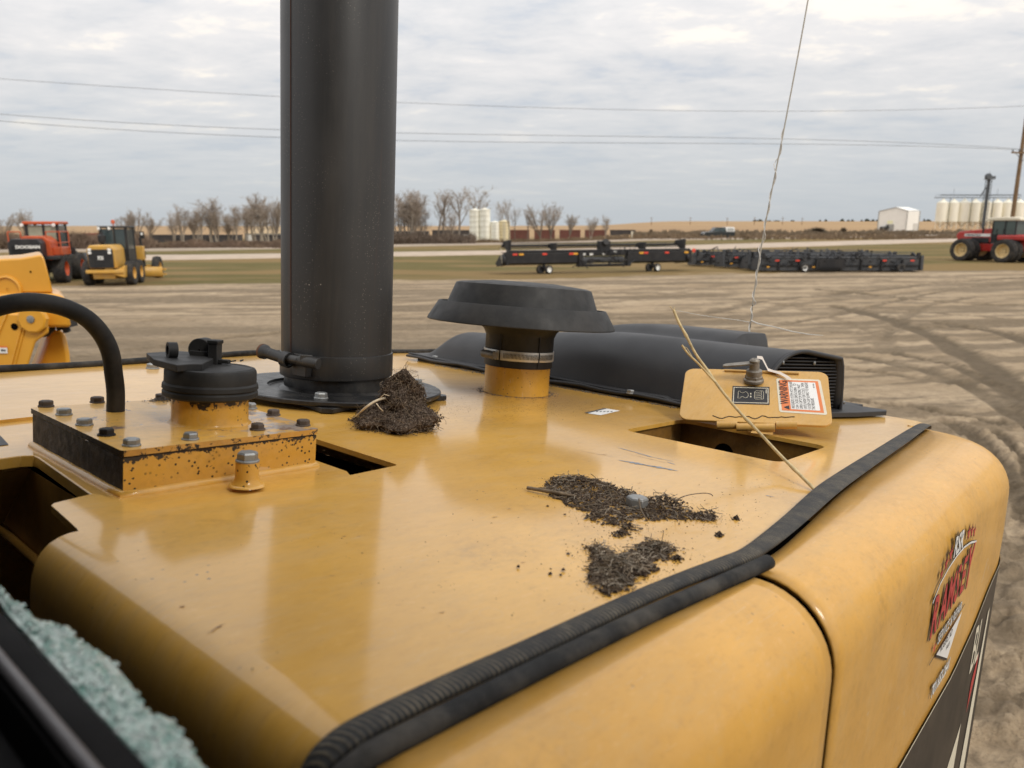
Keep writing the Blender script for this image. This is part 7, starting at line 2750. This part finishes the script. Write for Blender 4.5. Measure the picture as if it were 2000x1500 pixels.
def clod_r(t_, h_):
    """radius of the clod at angle, height fraction"""
    base_ = .036 * (1 - h_) ** .95 + .013 * (1 - h_ ** 4) + .0015
    return base_ * (1 + .22 * mnoise.noise(Vector((math.cos(t_) * 4, math.sin(t_) * 4, h_ * 8))) + .75 * mnoise.noise(Vector((math.cos(t_) * 1.6, math.sin(t_) * 1.6, h_ * 3.4 + 2))))


CH_ = .0790
rows = []
for i in range(22):
    h_ = i / 21
    row = []
    for j in range(37):
        t_ = 2 * PI * (j % 36) / 36
        r_ = clod_r(t_, h_) * .93
        lean_ = tcv * 0 + sdv * (-.0) * h_
        p = cc_ + Vector((r_ * math.cos(t_), r_ * math.sin(t_), CH_ * h_)) + sdv * (.010 * h_)
        row.append(p + Vector((mnoise.noise(p * 160), mnoise.noise(p * 160 + Vector((5, 5, 5))), mnoise.noise(p * 170))) * .0030)
    rows.append(row)
for r_ in rows:
    for p in r_:
        p.z = max(p.z, .0003)
mb.grid(rows)
for i in range(6000):
    h_ = rr.random() ** 1.2
    t_ = rr.uniform(0, 2 * PI)
    r_ = clod_r(t_, h_) * rr.uniform(.88, 1.05)
    p = cc_ + Vector((r_ * math.cos(t_), r_ * math.sin(t_), CH_ * h_)) + sdv * (.010 * h_)
    crumb(mb, p, rr.uniform(.0006, .0019), rr, .9)
for i in range(500):
    t_ = rr.uniform(0, 2 * PI)
    r_ = .045 + abs(rr.gauss(0, .008))
    crumb(mb, cc_ + Vector((r_ * math.cos(t_), r_ * math.sin(t_), .0005)), rr.uniform(.0005, .0014), rr)
clod = deck_thing('soil_clod', mb, [M_soil], 'dark root-bound clod of soil standing beside the foot of the exhaust stack', 'soil clod', cc_, recalc=True)
mb = MB().mat(0)
for i in range(380):
    h_ = rr.random() ** 1.3
    t_ = rr.uniform(0, 2 * PI)
    r_ = clod_r(t_, h_)
    out_ = Vector((math.cos(t_), math.sin(t_), 0))
    p = Vector((r_ * math.cos(t_), r_ * math.sin(t_), CH_ * h_)) + sdv * (.010 * h_)
    pts = [p]
    d = (out_ * .6 + Vector((rr.gauss(0, .6), rr.gauss(0, .6), rr.gauss(0, .6)))).normalized()
    for k_ in range(6):
        d = (d + Vector((rr.gauss(0, .35), rr.gauss(0, .35), rr.gauss(0, .35) - .08)) - out_ * .10).normalized()
        q = pts[-1] + d * rr.uniform(.0015, .0034)
        q.z = max(q.z, .0005)
        pts.append(q)
    mb.tube(pts, rr.uniform(.00016, .00036), 3, caps=False)
for i in range(26):
    t_ = math.atan2(sdv.y, sdv.x) + PI + rr.uniform(-.9, .7)
    p = Vector((math.cos(t_), math.sin(t_), 0)) * .036 + Vector((0, 0, rr.uniform(.002, .022)))
    pts = [p]
    d = Vector((math.cos(t_), math.sin(t_), rr.uniform(-.3, .3)))
    for k_ in range(7):
        d = (d + Vector((rr.gauss(0, .3), rr.gauss(0, .3), rr.gauss(0, .3) - .12))).normalized()
        q = pts[-1] + d * .0035
        q.z = max(q.z, .0006)
        pts.append(q)
    mb.tube(pts, .00028, 3, caps=False)
mb.build('fine_roots', M_fibre, clod, None, recalc=False)
mb = MB()
dq = .97


def cpt(u, v, dd_):
    return DP(u, v, dd_) - cc_


mb.tube(densify([cpt(696, 813, .985), cpt(706, 803, .975), cpt(718, 793, .97), cpt(730, 785, .975), cpt(742, 780, .985), cpt(752, 778, 1.0)])[0], [.0011] * 5 + [.0016] * 16, 7)
mb.tube([cpt(735, 788, .975), cpt(742, 797, .97), cpt(748, 803, .975)], .0008, 5)
mb.tube([cpt(742, 778, .985), cpt(750, 770, .98), cpt(760, 773, .99)], .0006, 5)
mb.build('pale_root', M_root, clod, 60)

# straw stalk leaning on the hatch, standing on the seal
spx = [(1601, 968, .815), (1585, 950, .835), (1560, 925, .865), (1520, 885, .92), (1480, 842, .96), (1440, 800, 1.0), (1405, 757, 1.03), (1378, 718, 1.06), (1358, 690, 1.07), (1340, 655, 1.08), (1326, 630, 1.09), (1316, 606, 1.10)]
sp = [DP(*p) for p in spx]
mb = MB().tube(densify(sp)[0], [.0020 if i % 9 else .0026 for i in range(45)], 8)
mb.tube(densify([DP(1398, 748, 1.028), DP(1380, 728, 1.035), DP(1362, 708, 1.04), DP(1345, 692, 1.045), DP(1332, 674, 1.05)])[0], .0015, 7)
mb.tube([DP(1333, 676, 1.05), DP(1342, 680, 1.048), DP(1352, 697, 1.045)], .0006, 4)
for e in ((1316, 606, 1.1, 1308, 598), (1316, 608, 1.1, 1318, 600)):
    mb.tube([DP(e[0], e[1], e[2]), DP(e[3], e[4], e[2])], .0005, 4)
for e in ((1612, 978), (1604, 980)):
    mb.tube([DP(1598, 965, .846), DP(e[0], e[1] - 6, .842)], .0006, 4)
deck_thing('straw_stalk', mb, M_straw, 'long split pale straw stalk leaning across the open hatch onto the door seal', 'straw', sp[0], 60, recalc=True)
# curly root and dark twig at the long patch
mb = MB().tube(densify([V3(P(1322, 983, .006)), DP(1326, 974, .70), DP(1340, 968, .70), DP(1355, 965, .705), DP(1375, 963, .71), DP(1388, 965, .71), DP(1392, 969, .71)])[0], .00045, 5)
deck_thing('wiry_root', mb, M_boltrust, 'thin curled brown root rising from the right mound of the long dirt patch', 'root', V3(P(1322, 983)), 60)
mb = MB().tube(densify([V3(P(1248, 974, .012)), V3(P(1252, 996, .006)), V3(P(1262, 1014, .002))])[0], .0007, 5)
deck_thing('twig', mb, M_fibre, 'short brown twig lying against the bolt head in the long dirt patch', 'twig', V3(P(1250, 990)), 60)
mb = MB().tube(densify([V3(P(1030, 953, .003)), V3(P(1060, 958, .004)), V3(P(1095, 964, .004)), V3(P(1125, 970, .003))])[0], [.0019] * 9 + [.0015] * 4, 7)
deck_thing('twig', mb, M_fibre, 'stout dark twig poking out of the left end of the long dirt patch', 'twig', V3(P(1060, 958)), 60)
